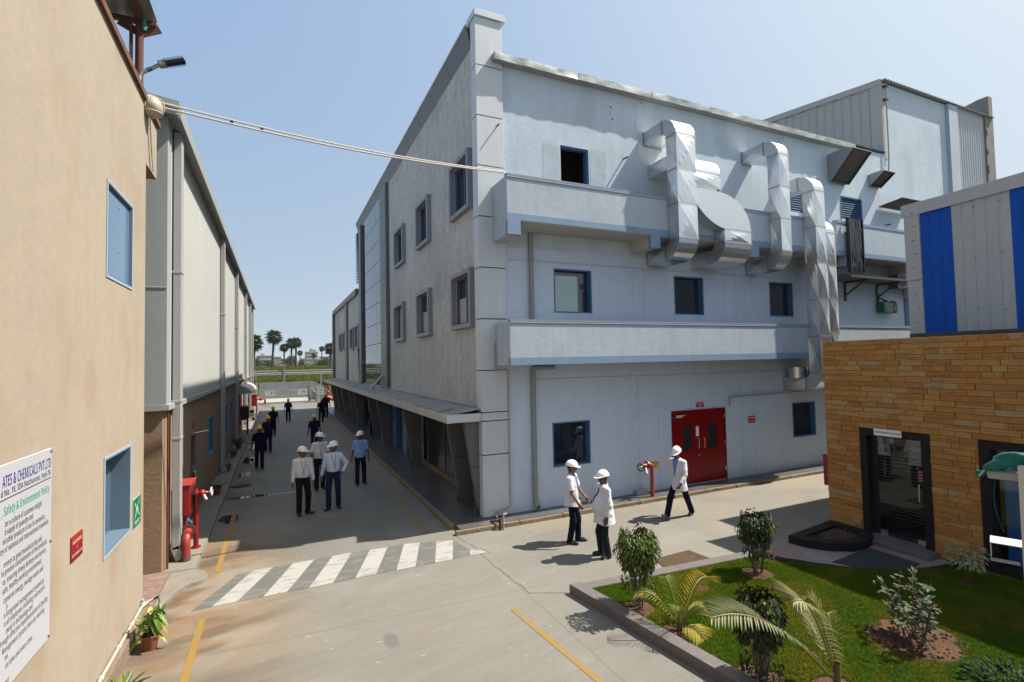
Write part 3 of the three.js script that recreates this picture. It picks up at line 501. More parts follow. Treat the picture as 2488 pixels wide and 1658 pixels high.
  { const g = new THREE.BoxGeometry(24, 0.18, 0.13, 60, 1, 1).translate(17.06, 3.99, -11.1); P('painted_band', uvm(g), M.trim, lo); }
  const up = balcony(5.05, 17.2, 7.08, 8.52, 7.44, 1), up2 = balcony(17.55, 29, 7.08, 8.6, 7.44, 1);
  for (const [a, b, q] of [[5.05, 17.2, up], [17.55, 29, up2]]) { P('painted_band', box(a, b, 7.44, 7.6, -11.04, -11.032), M.trim, q); }
  P('painted_band', box(5.05, 5.4, 7.08, 7.44, -11.16, -11.03), M.trim, up); P('end_panel', box(5.17, 5.4, 7.082, 7.42, -11.995, -11.16), M.soffit, up);
  for (const [x, q] of [[9.42, up], [13.35, up], [16.85, up], [18.0, up2], [22.2, up2]]) { P('beam', box(x, x + 0.33, 7.1, 7.425, -11.995, -11.17), M.soffit, q); P('painted_band', box(x, x + 0.33, 7.08, 7.438, -11.168, -11.03), M.trim, q); }
  // small pipe stubs and holes in the upper wall
  for (const [x, y, l] of [[9.3, 9.9, 0.22], [22.0, 9.9, 0.3], [22.2, 9.15, 0.2]]) P('spout', xf(new THREE.CylinderGeometry(0.022, 0.022, l, 8, 1, true), [x, y, FZ + l / 2], [Math.PI / 2 + 0.1, 0, 0]), M.rust);
  P('spout', xf(new THREE.CylinderGeometry(0.02, 0.02, 0.14, 8), [5.22, 10.15, -11.88], [Math.PI / 2, 0, 0]), M.black);
  for (const [x, y] of [[8.9, 11.4], [8.95, 11.05], [10.05, 11.75]]) P('hole', xf(new THREE.CylinderGeometry(0.025, 0.025, 0.01, 8), [x, y, FZ + 0.004], [Math.PI / 2, 0, 0]), M.black);
  // hairline cracks: thin recessed seams on the plaster
  const seam = (pts) => tube(pts.map(([x, y]) => V(x, y, FZ + 0.001)), 0.004, 40, 4);
  P('crack', [seam([[9.75, 11.7], [9.85, 11.4], [9.78, 11.0], [9.9, 10.6], [9.82, 10.2], [9.95, 9.9]]), seam([[14.6, 11.7], [14.55, 11.3], [14.62, 10.9]])], M.pipeGrey);
  P('panel_joint', tube([V(5.9, 3.5, FZ), V(8, 3.51, FZ), V(10.4, 3.49, FZ), V(13, 3.5, FZ), V(15.8, 3.49, FZ)], 0.006, 60, 4), M.pipeGrey);
  for (const x of [10.3, 13.75, 14.3, 9.55]) P('panel_joint', box(x, x + 0.007, 0.15, x < 11 ? 3.5 : 3.2, FZ, FZ + 0.002), M.pipeGrey);
  for (const x of [9.5, 9.9, 13.2, 13.7, 14.1]) P('panel_joint', box(x, x + 0.006, 5.1, 6.9, FZ, FZ + 0.002), M.pipeGrey);
  for (let x = 5.5; x < 16.2; x += 3.6) P('conduit', [rod(V(x, 6.68, FZ + 0.02), V(Math.min(x + 3.6, 17), 6.68, FZ + 0.02), 0.014, 6), ...[0.6, 1.6, 2.7].map((d) => box(x + d, x + d + 0.03, 6.655, 6.705, FZ, FZ + 0.04))], M.frontLow);
}
// corrugated sheet in the plane z = 0 between x0 and x1, height h along y from 0
function corr(x0, x1, pitch, amp, h) {
  const n = Math.round((x1 - x0) / pitch * 8), g = new THREE.PlaneGeometry(x1 - x0, h, n, 1), p = g.attributes.position;
  for (let i = 0; i < p.count; i++) { const x = p.getX(i); p.setXYZ(i, x + (x0 + x1) / 2, p.getY(i) + h / 2, amp * 0.5 * (1 + Math.tanh(2.2 * Math.sin(x / pitch * 6.2832)))); }
  g.computeVertexNormals(); return uvm(g);
}
// box-rib cladding in the plane z = 0: ribs of width rw every pitch
function ribbed(x0, x1, y0, y1, pitch, rw, d) {
  const s = new THREE.Shape(); s.moveTo(x0, -0.02);
  for (let x = x0; x < x1 - 1e-6; x += pitch) { const e = Math.min(x + pitch, x1), b = Math.min(x + pitch - rw, x1); s.lineTo(x, 0); s.lineTo(b, 0); if (b < x1) { s.lineTo(Math.min(b + d, x1), d); s.lineTo(Math.min(e - d, x1), d); s.lineTo(e, 0); } }
  s.lineTo(x1, -0.02); s.closePath();
  return uvm(new THREE.ExtrudeGeometry(s, { depth: y1 - y0, bevelEnabled: false }).rotateX(Math.PI / 2).translate(0, y1, 0));
}

// ---------------------------------------------------------------- ducts, hoods and pipes on the front facade
function ductStations(pts, re) { // rounded path -> list of runs {straight, list of [z,y,dz,dy]}
  const runs = []; let cur = pts[0];
  for (let i = 1; i < pts.length; i++) {
    const a = pts[i - 1], b = pts[i], L = Math.hypot(b[0] - a[0], b[1] - a[1]), d = [(b[0] - a[0]) / L, (b[1] - a[1]) / L];
    const end = i < pts.length - 1 ? [b[0] - d[0] * re, b[1] - d[1] * re] : b;
    runs.push({ straight: true, s: [[...cur, ...d], [...end, ...d]] });
    if (i < pts.length - 1) {
      const c = pts[i + 1], M2 = Math.hypot(c[0] - b[0], c[1] - b[1]), e = [(c[0] - b[0]) / M2, (c[1] - b[1]) / M2], o = [end[0] + e[0] * re, end[1] + e[1] * re], s = [];
      for (let k = 0; k <= 6; k++) { const t = k / 6 * Math.PI / 2, cs = Math.cos(t), sn = Math.sin(t); s.push([o[0] - e[0] * re * cs + d[0] * re * sn, o[1] - e[1] * re * cs + d[1] * re * sn, d[0] * cs + e[0] * sn, d[1] * cs + e[1] * sn]); }
      runs.push({ straight: false, s }); cur = [s[6][0], s[6][1]];
    }
  }
  return runs;
}
// skin of one run: four faces between stations; straight runs get a cross-broken centre point on every face
function ductSkin(st, x0, x1, th, straight, rn, cross = 0.055) {
  const pos = [], C = (s) => { const n = [-s[3], s[2]], h = th / 2; return [[x0, s[1] + n[1] * h, s[0] + n[0] * h], [x1, s[1] + n[1] * h, s[0] + n[0] * h], [x1, s[1] - n[1] * h, s[0] - n[0] * h], [x0, s[1] - n[1] * h, s[0] - n[0] * h]]; };
  const tri = (a, b, c) => pos.push(...a, ...b, ...c);
  for (let i = 0; i + 1 < st.length; i++) {
    const A = C(st[i]), B = C(st[i + 1]), ctr = [0, 1, 2].map((k) => (A[0][k] + A[2][k] + B[0][k] + B[2][k]) / 4);
    for (let f = 0; f < 4; f++) {
      const a = A[f], b = A[(f + 1) % 4], c = B[(f + 1) % 4], d = B[f];
      if (!straight) { tri(a, b, c); tri(a, c, d); continue; }
      const m = [0, 1, 2].map((k) => (a[k] + b[k] + c[k] + d[k]) / 4), o = [0, 1, 2].map((k) => m[k] - ctr[k]), l = Math.hypot(...o) || 1, q = cross * (0.55 + 0.9 * rn()) * (rn() < 0.22 ? -0.7 : 1);
      // five by five grid so that dents are soft and irregular
      const N = 6, P2 = [];
      for (let v = 0; v <= N; v++) for (let u = 0; u <= N; u++) {
        const s = u / N, t = v / N, w = Math.max(0, 1 - 2 * Math.max(Math.abs(s - 0.5), Math.abs(t - 0.5))), e = q * w + (w > 0 ? 0.010 * (vn(m[0] * 9 + s * 3.3 + f * 11, m[1] * 9 + t * 3.7 + m[2] * 5) - 0.5) : 0);
        P2.push([0, 1, 2].map((k) => lerp(lerp(a[k], b[k], s), lerp(d[k], c[k], s), t) + o[k] / l * e));
      }
      for (let v = 0; v < N; v++) for (let u = 0; u < N; u++) { const k = v * (N + 1) + u; tri(P2[k], P2[k + 1], P2[k + N + 2]); tri(P2[k], P2[k + N + 2], P2[k + N + 1]); }
    }
  }
  const g = new THREE.BufferGeometry(); g.setAttribute('position', new THREE.BufferAttribute(new Float32Array(pos), 3)); g.computeVertexNormals();
  return uvm(toCreasedNormals(g, 0.1));
}
function ductRing(s, x0, x1, th, w = 0.04, up = 0.016) { return ductSkin([[s[0] - s[2] * w / 2, s[1] - s[3] * w / 2, s[2], s[3]], [s[0] + s[2] * w / 2, s[1] + s[3] * w / 2, s[2], s[3]]], x0 - up, x1 + up, th + up * 2, false, () => 0.5); }
function duct(label, x0, x1, pts, th, re, seed, step = 0.95) {
  const D = thing('ventilation_duct', label, 'ventilation duct', [(x0 + x1) / 2, Math.min(...pts.map((p) => p[1])) - th / 2, -12], 'silver sheet metal ducts on the front of the building');
  ductParts(D, x0, x1, pts, th, re, seed, step); return D;
}
function ductParts(D, x0, x1, pts, th, re, seed, step) {
  const rn = rng(seed);
  for (const run of ductStations(pts, re)) {
    if (!run.straight) { part('elbow', ductSkin(run.s, x0, x1, th, false, rn), M.duct, D); continue; }
    const [a, b] = run.s, L = Math.hypot(b[0] - a[0], b[1] - a[1]), n = Math.max(1, Math.round(L / step));
    for (let k = 0; k < n; k++) {
      const at = (t) => [lerp(a[0], b[0], t), lerp(a[1], b[1], t), a[2], a[3]];
      part('duct_section', ductSkin([at(k / n), at((k + 1) / n)], x0, x1, th, true, rn), M.duct, D);
      part('seam', ductRing(at(k / n), x0, x1, th), M.ductSeam, D);
    }
    part('seam', ductRing([b[0], b[1], a[2], a[3]], x0, x1, th), M.ductSeam, D);
  }
}
duct('tall silver duct looping out over the upper balcony, nearest to the corner pillar', 10.06, 10.76, [[-12, 10.62], [-10.82, 10.62], [-10.82, 6.97], [-12, 6.97]], 0.4, 0.36, 11);
duct('slim silver duct looping out over the upper balcony right of the wide duct', 14.2, 14.66, [[-12, 10.66], [-10.82, 10.66], [-10.82, 6.92], [-12, 6.92]], 0.4, 0.34, 12);
duct('long silver duct running down past both balconies, left one of the pair', 15.82, 16.32, [[-12, 9.72], [-10.82, 9.72], [-10.82, 3.05], [-12, 3.05]], 0.42, 0.36, 13, 1.15);
duct('narrower long silver duct tucked behind the right side of the tall one', 16.42, 16.86, [[-12, 8.36], [-10.86, 8.36], [-10.86, 3.3], [-12, 3.3]], 0.4, 0.34, 14, 1.15);
part('round_collar', [cyl(0.3, 0.3, 0.36, 16.05, 3.24, -11.6, 28)], M.duct, scene.getObjectByName('ventilation_duct_002'));
{ // the wide duct with a sideways offset
  const D = thing('ventilation_duct', 'wide silver duct with a sideways swan-neck bend behind the tallest duct', 'ventilation duct', [11.3, 6.7, -12], 'silver sheet metal ducts on the front of the building');
  const rn = rng(21);
  const R = ductStations([[-12, 9.62], [-10.84, 9.62], [-10.84, 8.6]], 0.34);
  part('duct_section', ductSkin(R[0].s, 10.2, 11.72, 0.4, true, rn), M.duct, D); part('elbow', ductSkin(R[1].s, 10.2, 11.72, 0.4, false, rn), M.duct, D);
  part('duct_section', ductSkin([[-10.84, 9.28, 0, -1], [-10.84, 8.86, 0, -1]], 10.2, 11.72, 0.4, true, rn), M.duct, D); part('seam', ductRing([-10.84, 9.28, 0, -1], 10.2, 11.72, 0.4), M.ductSeam, D); part('seam', ductRing([-10.84, 8.86, 0, -1], 10.2, 11.72, 0.4), M.ductSeam, D);
  const s = new THREE.Shape(); s.moveTo(10.2, 8.85); s.lineTo(11.55, 8.85); s.lineTo(11.56, 8.78); s.bezierCurveTo(12.3, 8.74, 12.86, 8.4, 12.88, 7.72); s.lineTo(11.8, 7.72); s.bezierCurveTo(11.3, 7.8, 10.75, 8.2, 10.6, 8.62); s.lineTo(10.2, 8.7); s.closePath();
  part('swan_neck', uvm(new THREE.ExtrudeGeometry(s, { depth: 0.4, bevelSize: 0.006, bevelThickness: 0.006, bevelSegments: 1, curveSegments: 16 }).translate(0, 0, -11.04)), M.duct, D);
  part('crease', [[11.62, 8.85, 11.75, 7.76], [12.1, 8.66, 11.9, 7.76], [12.45, 8.5, 12.0, 7.76], [12.72, 8.2, 12.1, 7.76]].map(([a, b, c, d]) => rod(V(a, b, -10.638), V(c, d, -10.638), 0.005, 5)), M.duct, D);
  const Q = ductStations([[-10.84, 7.72], [-10.84, 6.97], [-12, 6.97]], 0.36);
  part('duct_section', ductSkin(Q[0].s, 11.8, 12.88, 0.41, true, rn), M.duct, D); part('elbow', ductSkin(Q[1].s, 11.8, 12.88, 0.41, false, rn), M.duct, D); part('duct_section', ductSkin(Q[2].s, 11.8, 12.88, 0.41, true, rn), M.duct, D);
  part('seam', ductRing([-10.84, 7.71, 0, -1], 11.8, 12.88, 0.41), M.ductSeam, D); part('seam', ductRing([-10.84, 7.34, 0, -1], 11.8, 12.88, 0.41), M.ductSeam, D);
}
function hood(label, x0, x1, y0, y1, out) {
  const H = thing('exhaust_hood', label, 'exhaust hood', [(x0 + x1) / 2, y0, FZ], 'sheet metal hoods on the upper wall');
  const s = new THREE.Shape(), h = y1 - y0; s.moveTo(-12, y0); s.lineTo(-12, y1); s.bezierCurveTo(-12 + out * 0.5, y1 + h * 0.09, -12 + out * 0.85, y1 + h * 0.04, -12 + out, y1 - h * 0.1); s.lineTo(-12 + out * 0.16, y0 - 0.02); s.closePath();
  const side = new THREE.ExtrudeGeometry(s, { depth: 0.012, bevelEnabled: false });
  part('side_plate', [uvm(side.clone().rotateY(-Math.PI / 2).translate(x0 + 0.012, 0, 0))], M.galv, H); part('side_plate', [uvm(side.clone().rotateY(-Math.PI / 2).translate(x1, 0, 0))], M.galv, H);
  const top = new THREE.PlaneGeometry(x1 - x0, 1, 1, 12), p = top.attributes.position;
  for (let i = 0; i < p.count; i++) { const t = clamp(0.5 - p.getY(i)); const q = new THREE.CubicBezierCurve(new THREE.Vector2(-12, y1), new THREE.Vector2(-12 + out * 0.5, y1 + h * 0.09), new THREE.Vector2(-12 + out * 0.85, y1 + h * 0.04), new THREE.Vector2(-12 + out, y1 - h * 0.1)).getPoint(t); p.setXYZ(i, p.getX(i) + (x0 + x1) / 2, q.y, q.x); }
  top.computeVertexNormals(); part('cover', uvm(top), M.galv, H);
  const a = V(0, y1 - h * 0.1, -12 + out), b = V(0, y0 - 0.02, -12 + out * 0.16), at = (x, v) => V(x, v.y, v.z);
  part('rim', [rod(at(x0, a), at(x1, a), 0.025, 6), rod(at(x0, b), at(x1, b), 0.025, 6), rod(at(x0, a), at(x0, b), 0.025, 6), rod(at(x1, a), at(x1, b), 0.025, 6)], M.black, H);
  part('mesh_screen', xf(new THREE.BoxGeometry(x1 - x0 - 0.04, Math.hypot(out * 0.84, h * 0.9), 0.01), [(x0 + x1) / 2, (a.y + b.y) / 2 + 0.02, (a.z + b.z) / 2 - 0.03], [Math.atan2(out * 0.84, h * 0.92), 0, 0]), M.black, H);
}
hood('large sheet metal hood with slanted black mouth high on the front wall', 18.7, 19.7, 10.46, 11.45, 1.0);
hood('small sheet metal hood to the right of the large one', 21.2, 21.85, 10.62, 11.06, 0.62);
{ // rain pipes and conduits
  const rp = (label, pts, r) => { const g = pipe(pts, r, 12, r * 2); return g; };
  const a = thing('drain_pipe', 'grey drain pipe on the front wall between the two balconies', 'drain pipe', [6.12, 5, -11.9], 'grey drain pipes');
  part('pipe_run', pipe([V(6.12, 7.5, -11.92), V(6.12, 4.1, -11.92)], 0.06, 12), M.pipeGrey, a); for (const y of [5.6, 6.67]) part('collar', cyl(0.07, 0.07, 0.06, 6.12, y, -11.92), M.pipeGrey, a);
  const b = thing('drain_pipe', 'grey drain pipe running down the ground floor wall beside the window', 'drain pipe', [6.1, 0.1, -11.9], 'grey drain pipes');
  part('pipe_run', pipe([V(6.75, 3.82, -11.92), V(6.1, 3.82, -11.92), V(6.1, 0.24, -11.92), V(6.12, 0.2, -11.8)], 0.063, 12, 0.09), M.pipeGrey, b); for (const y of [0.9, 1.85, 2.75, 3.6]) part('collar', cyl(0.074, 0.074, 0.06, 6.1, y, -11.92), M.pipeGrey, b);
  const c = thing('conduit', 'thin white conduit running down the edge of the corner pillar to the walkway', 'conduit', [5.4, 0.1, -11.9]);
  part('pipe_run', pipe([V(5.02, 4.5, -11.9), V(5.02, 3.78, -11.9), V(5.38, 3.78, -11.92), V(5.38, 0.3, -11.92), V(4.98, 0.22, -11.9), V(4.9, 0.15, -11.7)], 0.014, 7, 0.05), M.pipe, c); part('junction', [cyl(0.035, 0.035, 0.05, 5.02, 3.75, -11.9), cyl(0.04, 0.03, 0.06, 4.98, 0.19, -11.88)], M.pipeGrey, c);
  for (let i = 0; i < 4; i++) part('clip', box(5.35, 5.41, 0.7 + i * 0.8, 0.74 + i * 0.8, -11.945, -11.9), M.white, c);
  single('condensate_pipe', pipe([V(17.3, 2.74, -11.96), V(13.2, 2.71, -11.96), V(13.2, 2.4, -11.96)], 0.022, 8, 0.05), M.pipe, 'thin pale pipe with a hooked end running to the right above the red door', 'pipe');
  const t = thing('standpipe', 'small cream and rusty water tap standing on the walkway edge at the pillar foot', 'water tap', [4.86, 0, -11.2]);
  part('post', [pipe([V(4.86, -0.01, -11.22), V(4.86, 0.36, -11.22), V(4.95, 0.36, -11.22)], 0.028, 9, 0.04), cyl(0.04, 0.04, 0.05, 4.86, 0.12, -11.22), pipe([V(4.86, 0.15, -11.22), V(4.96, 0.15, -11.2)], 0.022)], mat([0.55, 0.45, 0.32]), t); part('old_pipe', [rod(V(4.79, 0, -11.26), V(4.79, 0.26, -11.26), 0.035, 8), rod(V(4.79, 0.2, -11.28), V(4.7, 0.12, -11.6), 0.03, 8)], M.rust, t);
}
{ // bundle of insulated refrigerant pipes in a tray
  const T = thing('pipe_bundle', 'upright tray of shiny black insulated pipes in front of the upper balcony at right', 'pipe bundle', [18.35, 6.85, -10.95]);
  part('tray_rail', [box(17.98, 18.02, 6.85, 8.75, -10.98, -10.86), box(18.74, 18.78, 6.85, 8.75, -10.98, -10.86)], M.black, T);
  const shiny = phys([0.03, 0.03, 0.032], { roughness: 0.22, clearcoat: 1, bumpMap: bumpDent, bumpScale: 0.05 });
  for (let i = 0; i < 7; i++) { const x = 18.07 + i * 0.102, pts = []; for (let k = 0; k <= 10; k++) pts.push(V(x + 0.03 * (vn(k * 0.8, i * 5) - 0.5), 8.72 - k * 0.19, -10.93 + 0.04 * (vn(k * 0.9, i * 3 + 50) - 0.5))); part('insulated_pipe', tube(pts, rr(0.036, 0.052), 30, 7), shiny, T); }
  const L = thing('service_ledge', 'dark slab ledge on steel brackets on the wall right of the long ducts', 'ledge', [19.8, 6.6, FZ]);
  part('slab', box(17.3, 22.0, 6.72, 6.8, -12, -11.1), M.cementDark, L); for (const x of [17.6, 19.4, 21.4]) part('bracket', [rod(V(x, 6.72, -11.2), V(x, 6.2, -11.98), 0.03, 4), box(x - 0.03, x + 0.03, 6.66, 6.72, -11.98, -11.15), box(x - 0.05, x + 0.05, 6.0, 6.66, -11.995, -11.96)], M.black, L);
  const ac = (label, x, y, m) => { const A = thing('air_conditioner', label, 'air conditioner', [x + 0.4, y, FZ + 0.3], 'outdoor air conditioner units'); part('case', rbox(x, x + 0.85, y, y + 0.55, -11.95, -11.6, 0.02), m, A); part('fan_grille', xf(new THREE.TorusGeometry(0.19, 0.012, 6, 24), [x + 0.3, y + 0.28, -11.59]), M.black, A); part('fan_recess', xf(new THREE.CylinderGeometry(0.185, 0.185, 0.01, 24), [x + 0.3, y + 0.28, -11.597], [Math.PI / 2, 0, 0]), M.black, A); };
  ac('dark air conditioner unit at the right end of the ledge', 22.1, 6.55, M.acpDark); ac('cream air conditioner unit above the blue upper door', 23.1, 6.25, M.cladBeige);
  const G = thing('eyewash_tank', 'green plastic eyewash tank with orange band on the upper gallery wall', 'eyewash station', [21.75, 5.55, FZ]);
  part('tank', rbox(21.25, 22.2, 5.58, 6.0, -11.98, -11.68, 0.07, 3), mat([0.005, 0.21, 0.11], { roughness: 0.4 }), G); part('strap', rbox(21.87, 22.08, 5.57, 6.05, -11.985, -11.672, 0.05, 3), mat([0.38, 0.09, 0.03]), G);
  part('fill_cap', [cyl(0.07, 0.07, 0.09, 21.62, 6.0, -11.83)], mat([0.005, 0.21, 0.11]), G); part('hose_elbow', pipe([V(21.7, 6.02, -11.8), V(21.4, 6.15, -11.85), V(21.4, 6.15, -11.99)], 0.025), M.black, G);
  part('label_plate', quad(21.97, 5.78, -11.668, 0.13, 0.24, 'z+'), mat('#ffffff', { map: canvasTex(64, 120, (x, w, h) => { x.fillStyle = '#1f7a55'; x.fillRect(0, 0, w, h); x.fillStyle = '#e8eee9'; x.fillRect(8, 62, 48, 40); x.fillRect(20, 14, 24, 30); }) }), G);
  single('wall_notice', [box(21.3, 21.62, 6.22, 6.4, FZ + 0.001, FZ + 0.008)], mat([0.55, 0.5, 0.44]), 'small pale notice above the green tank', 'notice');
  part('door', box(23.2, 24.1, 4.95, 6.2, FZ + 0.001, FZ + 0.03), M.blue, scene.getObjectByName('factory_building'));
  single('awning', xf(corr(-0.9, 0.9, 0.12, 0.03, 0.9), [22.6, 9.85, -11.98], [Math.PI / 2 - 0.12, 0, 0]), M.cementDark, 'dark sheet awning on the wall just above the striped shed', 'awning');
}
// ---------------------------------------------------------------- taller rear block with corrugated sheeting
{
  const B = thing('rear_block', 'taller grey block with beige ribbed side and corrugated roof edge at upper right', 'industrial building', [22.4, 11.6, FZ]);
  part('front_wall', wallZ(rectPts(22.42, 27.1, 12.052, 15.06), [], FZ, 0.24), M.front, B);
  part('column', rbox(27.1, 27.85, 11.0, 15.06, -12.24, -11.86, 0.01), M.parapet, B);
  part('corrugated_sheet', corr(27.86, 30.35, 0.2, 0.05, 4.3).translate(0, 10.8, -12.02), M.zinc, B);
  part('end_wall', [box(30.36, 31.1, 9.0, 15.1, -12.3, -11.9)], M.cementGrey, B);
  part('parapet_fin', wallX([[-15.5, 15.1], [-11.9, 15.1], [-11.9, 16.15], [-12.3, 16.15], [-15.5, 15.6]], [], 31.1, 0.35), M.cementGrey, B);
  part('broken_brick', [[14.2, 0.3], [13.3, 0.2], [12.4, 0.35]].map(([y, h]) => rbox(30.33, 30.5, y, y + h, -11.9, -11.87, 0.02)), M.cementDark, B);
  for (let k = 0; k < 18; k++) { const z = -12.45 - k * 0.76; part('ribbed_sheet', ribbed(z - 0.758, z, 11.5, 15.02 + 0.13 * (-12 - z), 0.38, 0.05, 0.035).rotateY(-Math.PI / 2).translate(22.4, 0, 0), M.cladBeige, B); }
  part('corner_trim', [rbox(22.35, 22.41, 11.6, 15.0, -12.44, -11.99, 0.006), box(22.41, 22.6, 11.9, 15.0, -12.0, -11.985)], M.cladBeige, B);
  part('verge_trim', [wallX([[-11.98, 14.96], [-11.98, 15.2], [-26, 17.1], [-26, 16.8]], [], 22.42, 0.09)], M.cladBeige, B);
  part('roof_sheet', corr(22.35, 31.0, 0.19, 0.04, 14).rotateX(-Math.PI / 2 + 0.13).translate(0, 15.08, -11.8), M.galv, B);
  part('wall_pipe', pipe([V(22.5, 15.0, -11.9), V(22.5, 12.0, -11.9), V(22.5, 11.3, -11.95)], 0.025), M.pipe, B);
  part('pipe_clip', [box(22.42, 22.62, 14.3, 14.36, -12, -11.87), box(22.42, 22.62, 14.85, 14.9, -12, -11.87)], M.rust, B);
}
// ---------------------------------------------------------------- conference building faced with sandstone strips
const CX = 11.41;
{
  const B = thing('conference_building', 'low building faced with orange sandstone strips beside the lawn', 'building', [CX, 0, -7.6]);
  const hD = [-6.88, -5.59, 0.0, 2.41], hW = [-4.83, -3.3, 0.12, 2.41];
  part('wall_core', [wallX(rectPts(-7.6, 1.5, 0, 4.28), [hD, hW], CX + 0.25, 0.215), box(CX + 0.035, 30, 0, 4.28, -7.6, -7.4)], M.cementDark, B);
  part('roof_slab', box(CX + 0.035, 30, 4.18, 4.3, -7.6, 1.5), M.cementGrey, B);
  part('room_floor', box(CX + 0.25, 15, 0.05, 0.11, -7.4, -1), M.graniteDark, B); part('room_wall', box(14, 14.1, 0.1, 4.1, -7.4, 1.5), M.cementDark, B);
  const stoneTex = texture(512, (u, v, o) => { const saw = fbm(u * 46, v * 9, 3, 46), band = fbm(u * 3, v * 26, 4, 26), f = vn(u * 150, v * 150, 150), bl = fbm(u * 6, v * 14, 4, 14); const k = 0.62 + 0.34 * saw + 0.44 * band + 0.15 * (f - 0.5) - 0.22 * sst(0.55, 0.75, bl); o[0] = clamp(k); o[1] = clamp(k * (0.95 + 0.12 * (bl - 0.4))); o[2] = clamp(k * (0.9 + 0.25 * (bl - 0.4))); }, { tile: 1.1 });
  const stoneBump = bumps((u, v) => fbm(u * 40, v * 12, 4, 40), 1.1, 256);
  const cols = [[0.52, 0.265, 0.085], [0.44, 0.20, 0.06], [0.57, 0.33, 0.12], [0.60, 0.38, 0.16], [0.42, 0.19, 0.07], [0.48, 0.235, 0.07], [0.53, 0.30, 0.10], [0.62, 0.43, 0.22], [0.40, 0.20, 0.10], [0.54, 0.36, 0.2], [0.55, 0.27, 0.075], [0.50, 0.44, 0.36]].map((c) => mat(c.map((v, i) => 1.5 * lerp(v, [0.50, 0.262, 0.085][i], 0.45) * [0.97, 0.86, 0.62][i]), { map: stoneTex, bumpMap: stoneBump, bumpScale: 0.012, roughness: 0.88 }));
  const rn = rng(5), rest = [];
  const rows = 38, rh = 4.2 / rows;
  let n = 0;
  for (let r = 0; r < rows; r++) {
    const y0 = 0.1 + r * rh + 0.002, y1 = 0.1 + (r + 1) * rh - 0.002;
    let z = -7.63;
    while (z < 1.4) {
      let l = rr(0.16, 0.62, rn) * (rn() < 0.2 ? 1.35 : 1), ze = Math.min(z + l, 1.5); const holes = (r * rh + 0.1 < 2.41 - 0.02) ? [hD, hW] : [];
      let skip = false;
      for (const h of holes) { if (z >= h[0] - 0.001 && z < h[1] - 0.001) { z = h[1]; skip = true; break; } if (z < h[0] && ze > h[0]) ze = h[0]; }
      if (skip) continue;
      if (ze - z < 0.03) { z = ze; continue; }
      const col = cols[Math.floor(rn() * cols.length)], pr = rr(-0.014, 0.012, rn);
      const split = rn() < 0.24 && ze - z > 0.25, off = rn() * 9;
      const ys = split ? [[y0, lerp(y0, y1, 0.45) - 0.001], [lerp(y0, y1, 0.45) + 0.001, y1]] : [[y0, y1]];
      for (const [a, b] of ys) {
        const g = rbox(CX + pr, CX + 0.04, a, b, z + 0.002, ze - 0.002, 0.005, 1, off + a);
        if (z < -3.3 && n < 300) { part('stone', g, cols[Math.floor(rn() * 3) ? cols.indexOf(col) : Math.floor(rn() * cols.length)], B); n++; } else rest.push([g, col]);
      }
      z = ze;
    }
  }
  for (const c of cols) { const gs = rest.filter((q) => q[1] === c).map((q) => q[0]); if (gs.length) part('stone_courses', gs, c, B).userData.kind = 'stuff'; }
  // door: black granite surround, tinted glass leaf with frosted lines
  const d = part('door_surround', [box(CX - 0.02, CX + 0.22, 0.1, 2.41, -6.88, -6.74), box(CX - 0.02, CX + 0.22, 0.1, 2.41, -5.73, -5.59), box(CX - 0.02, CX + 0.22, 2.27, 2.41, -6.74, -5.73)], M.graniteDark, B);
  const fr = part('door', [box(CX + 0.16, CX + 0.2, 0.2, 2.27, -6.74, -6.64), box(CX + 0.16, CX + 0.2, 0.2, 2.27, -5.79, -5.73), box(CX + 0.16, CX + 0.2, 0.2, 0.26, -6.64, -5.79)], M.black, B);
  part('glass', box(CX + 0.17, CX + 0.182, 0.26, 2.27, -6.638, -5.792), phys([0.006, 0.006, 0.006], { roughness: 0.03, ior: 1.5 }), fr);
  const strip = new THREE.BoxGeometry(0.002, 0.013, 0.845); for (let i = 0; i < 21; i++) part('frosted_line', strip.clone().translate(CX + 0.168, 0.62 + i * 0.062, -6.215), mat([0.035, 0.034, 0.03], { roughness: 0.5 }), fr);
  part('handle', pipe([V(CX + 0.17, 1.39, -5.85), V(CX + 0.09, 1.39, -5.85), V(CX + 0.09, 1.02, -5.85), V(CX + 0.17, 1.02, -5.85)], 0.014), M.steel, fr);
  part('patch_fitting', [box(CX + 0.155, CX + 0.2, 0.2, 0.3, -6.64, -6.5), box(CX + 0.155, CX + 0.2, 0.2, 0.28, -5.95, -5.79)], M.steel, fr);
  part('sticker', quad(CX + 0.165, 1.54, -5.845, 0.1, 0.24, 'x-'), mat('#ffffff', { map: canvasTex(64, 150, (x, w, h) => { x.fillStyle = '#a8201c'; x.fillRect(0, 0, w, h); x.fillStyle = '#e8d8d4'; for (let i = 0; i < 4; i++) { x.fillRect(10, 14 + i * 34, 18, 14); x.fillRect(34, 14 + i * 34, 18, 14); } }) }), fr);
  part('step', rbox(11.02, 11.6, 0.09, 0.2, -6.74, -5.5, 0.01), M.granite, B);
  // window with blue vertical blinds
  const w = part('window_surround', [box(CX - 0.02, CX + 0.22, 0.12, 2.41, -4.83, -4.68), box(CX - 0.02, CX + 0.22, 2.27, 2.41, -4.68, -3.3), box(CX - 0.02, CX + 0.25, 0.12, 0.24, -4.68, -3.3)], M.graniteDark, B);
  part('glass', box(CX + 0.13, CX + 0.14, 0.24, 2.27, -4.68, -3.3), phys([0.9, 0.95, 1], { roughness: 0.03, transmission: 1, thickness: 0, ior: 1.5 }), w);
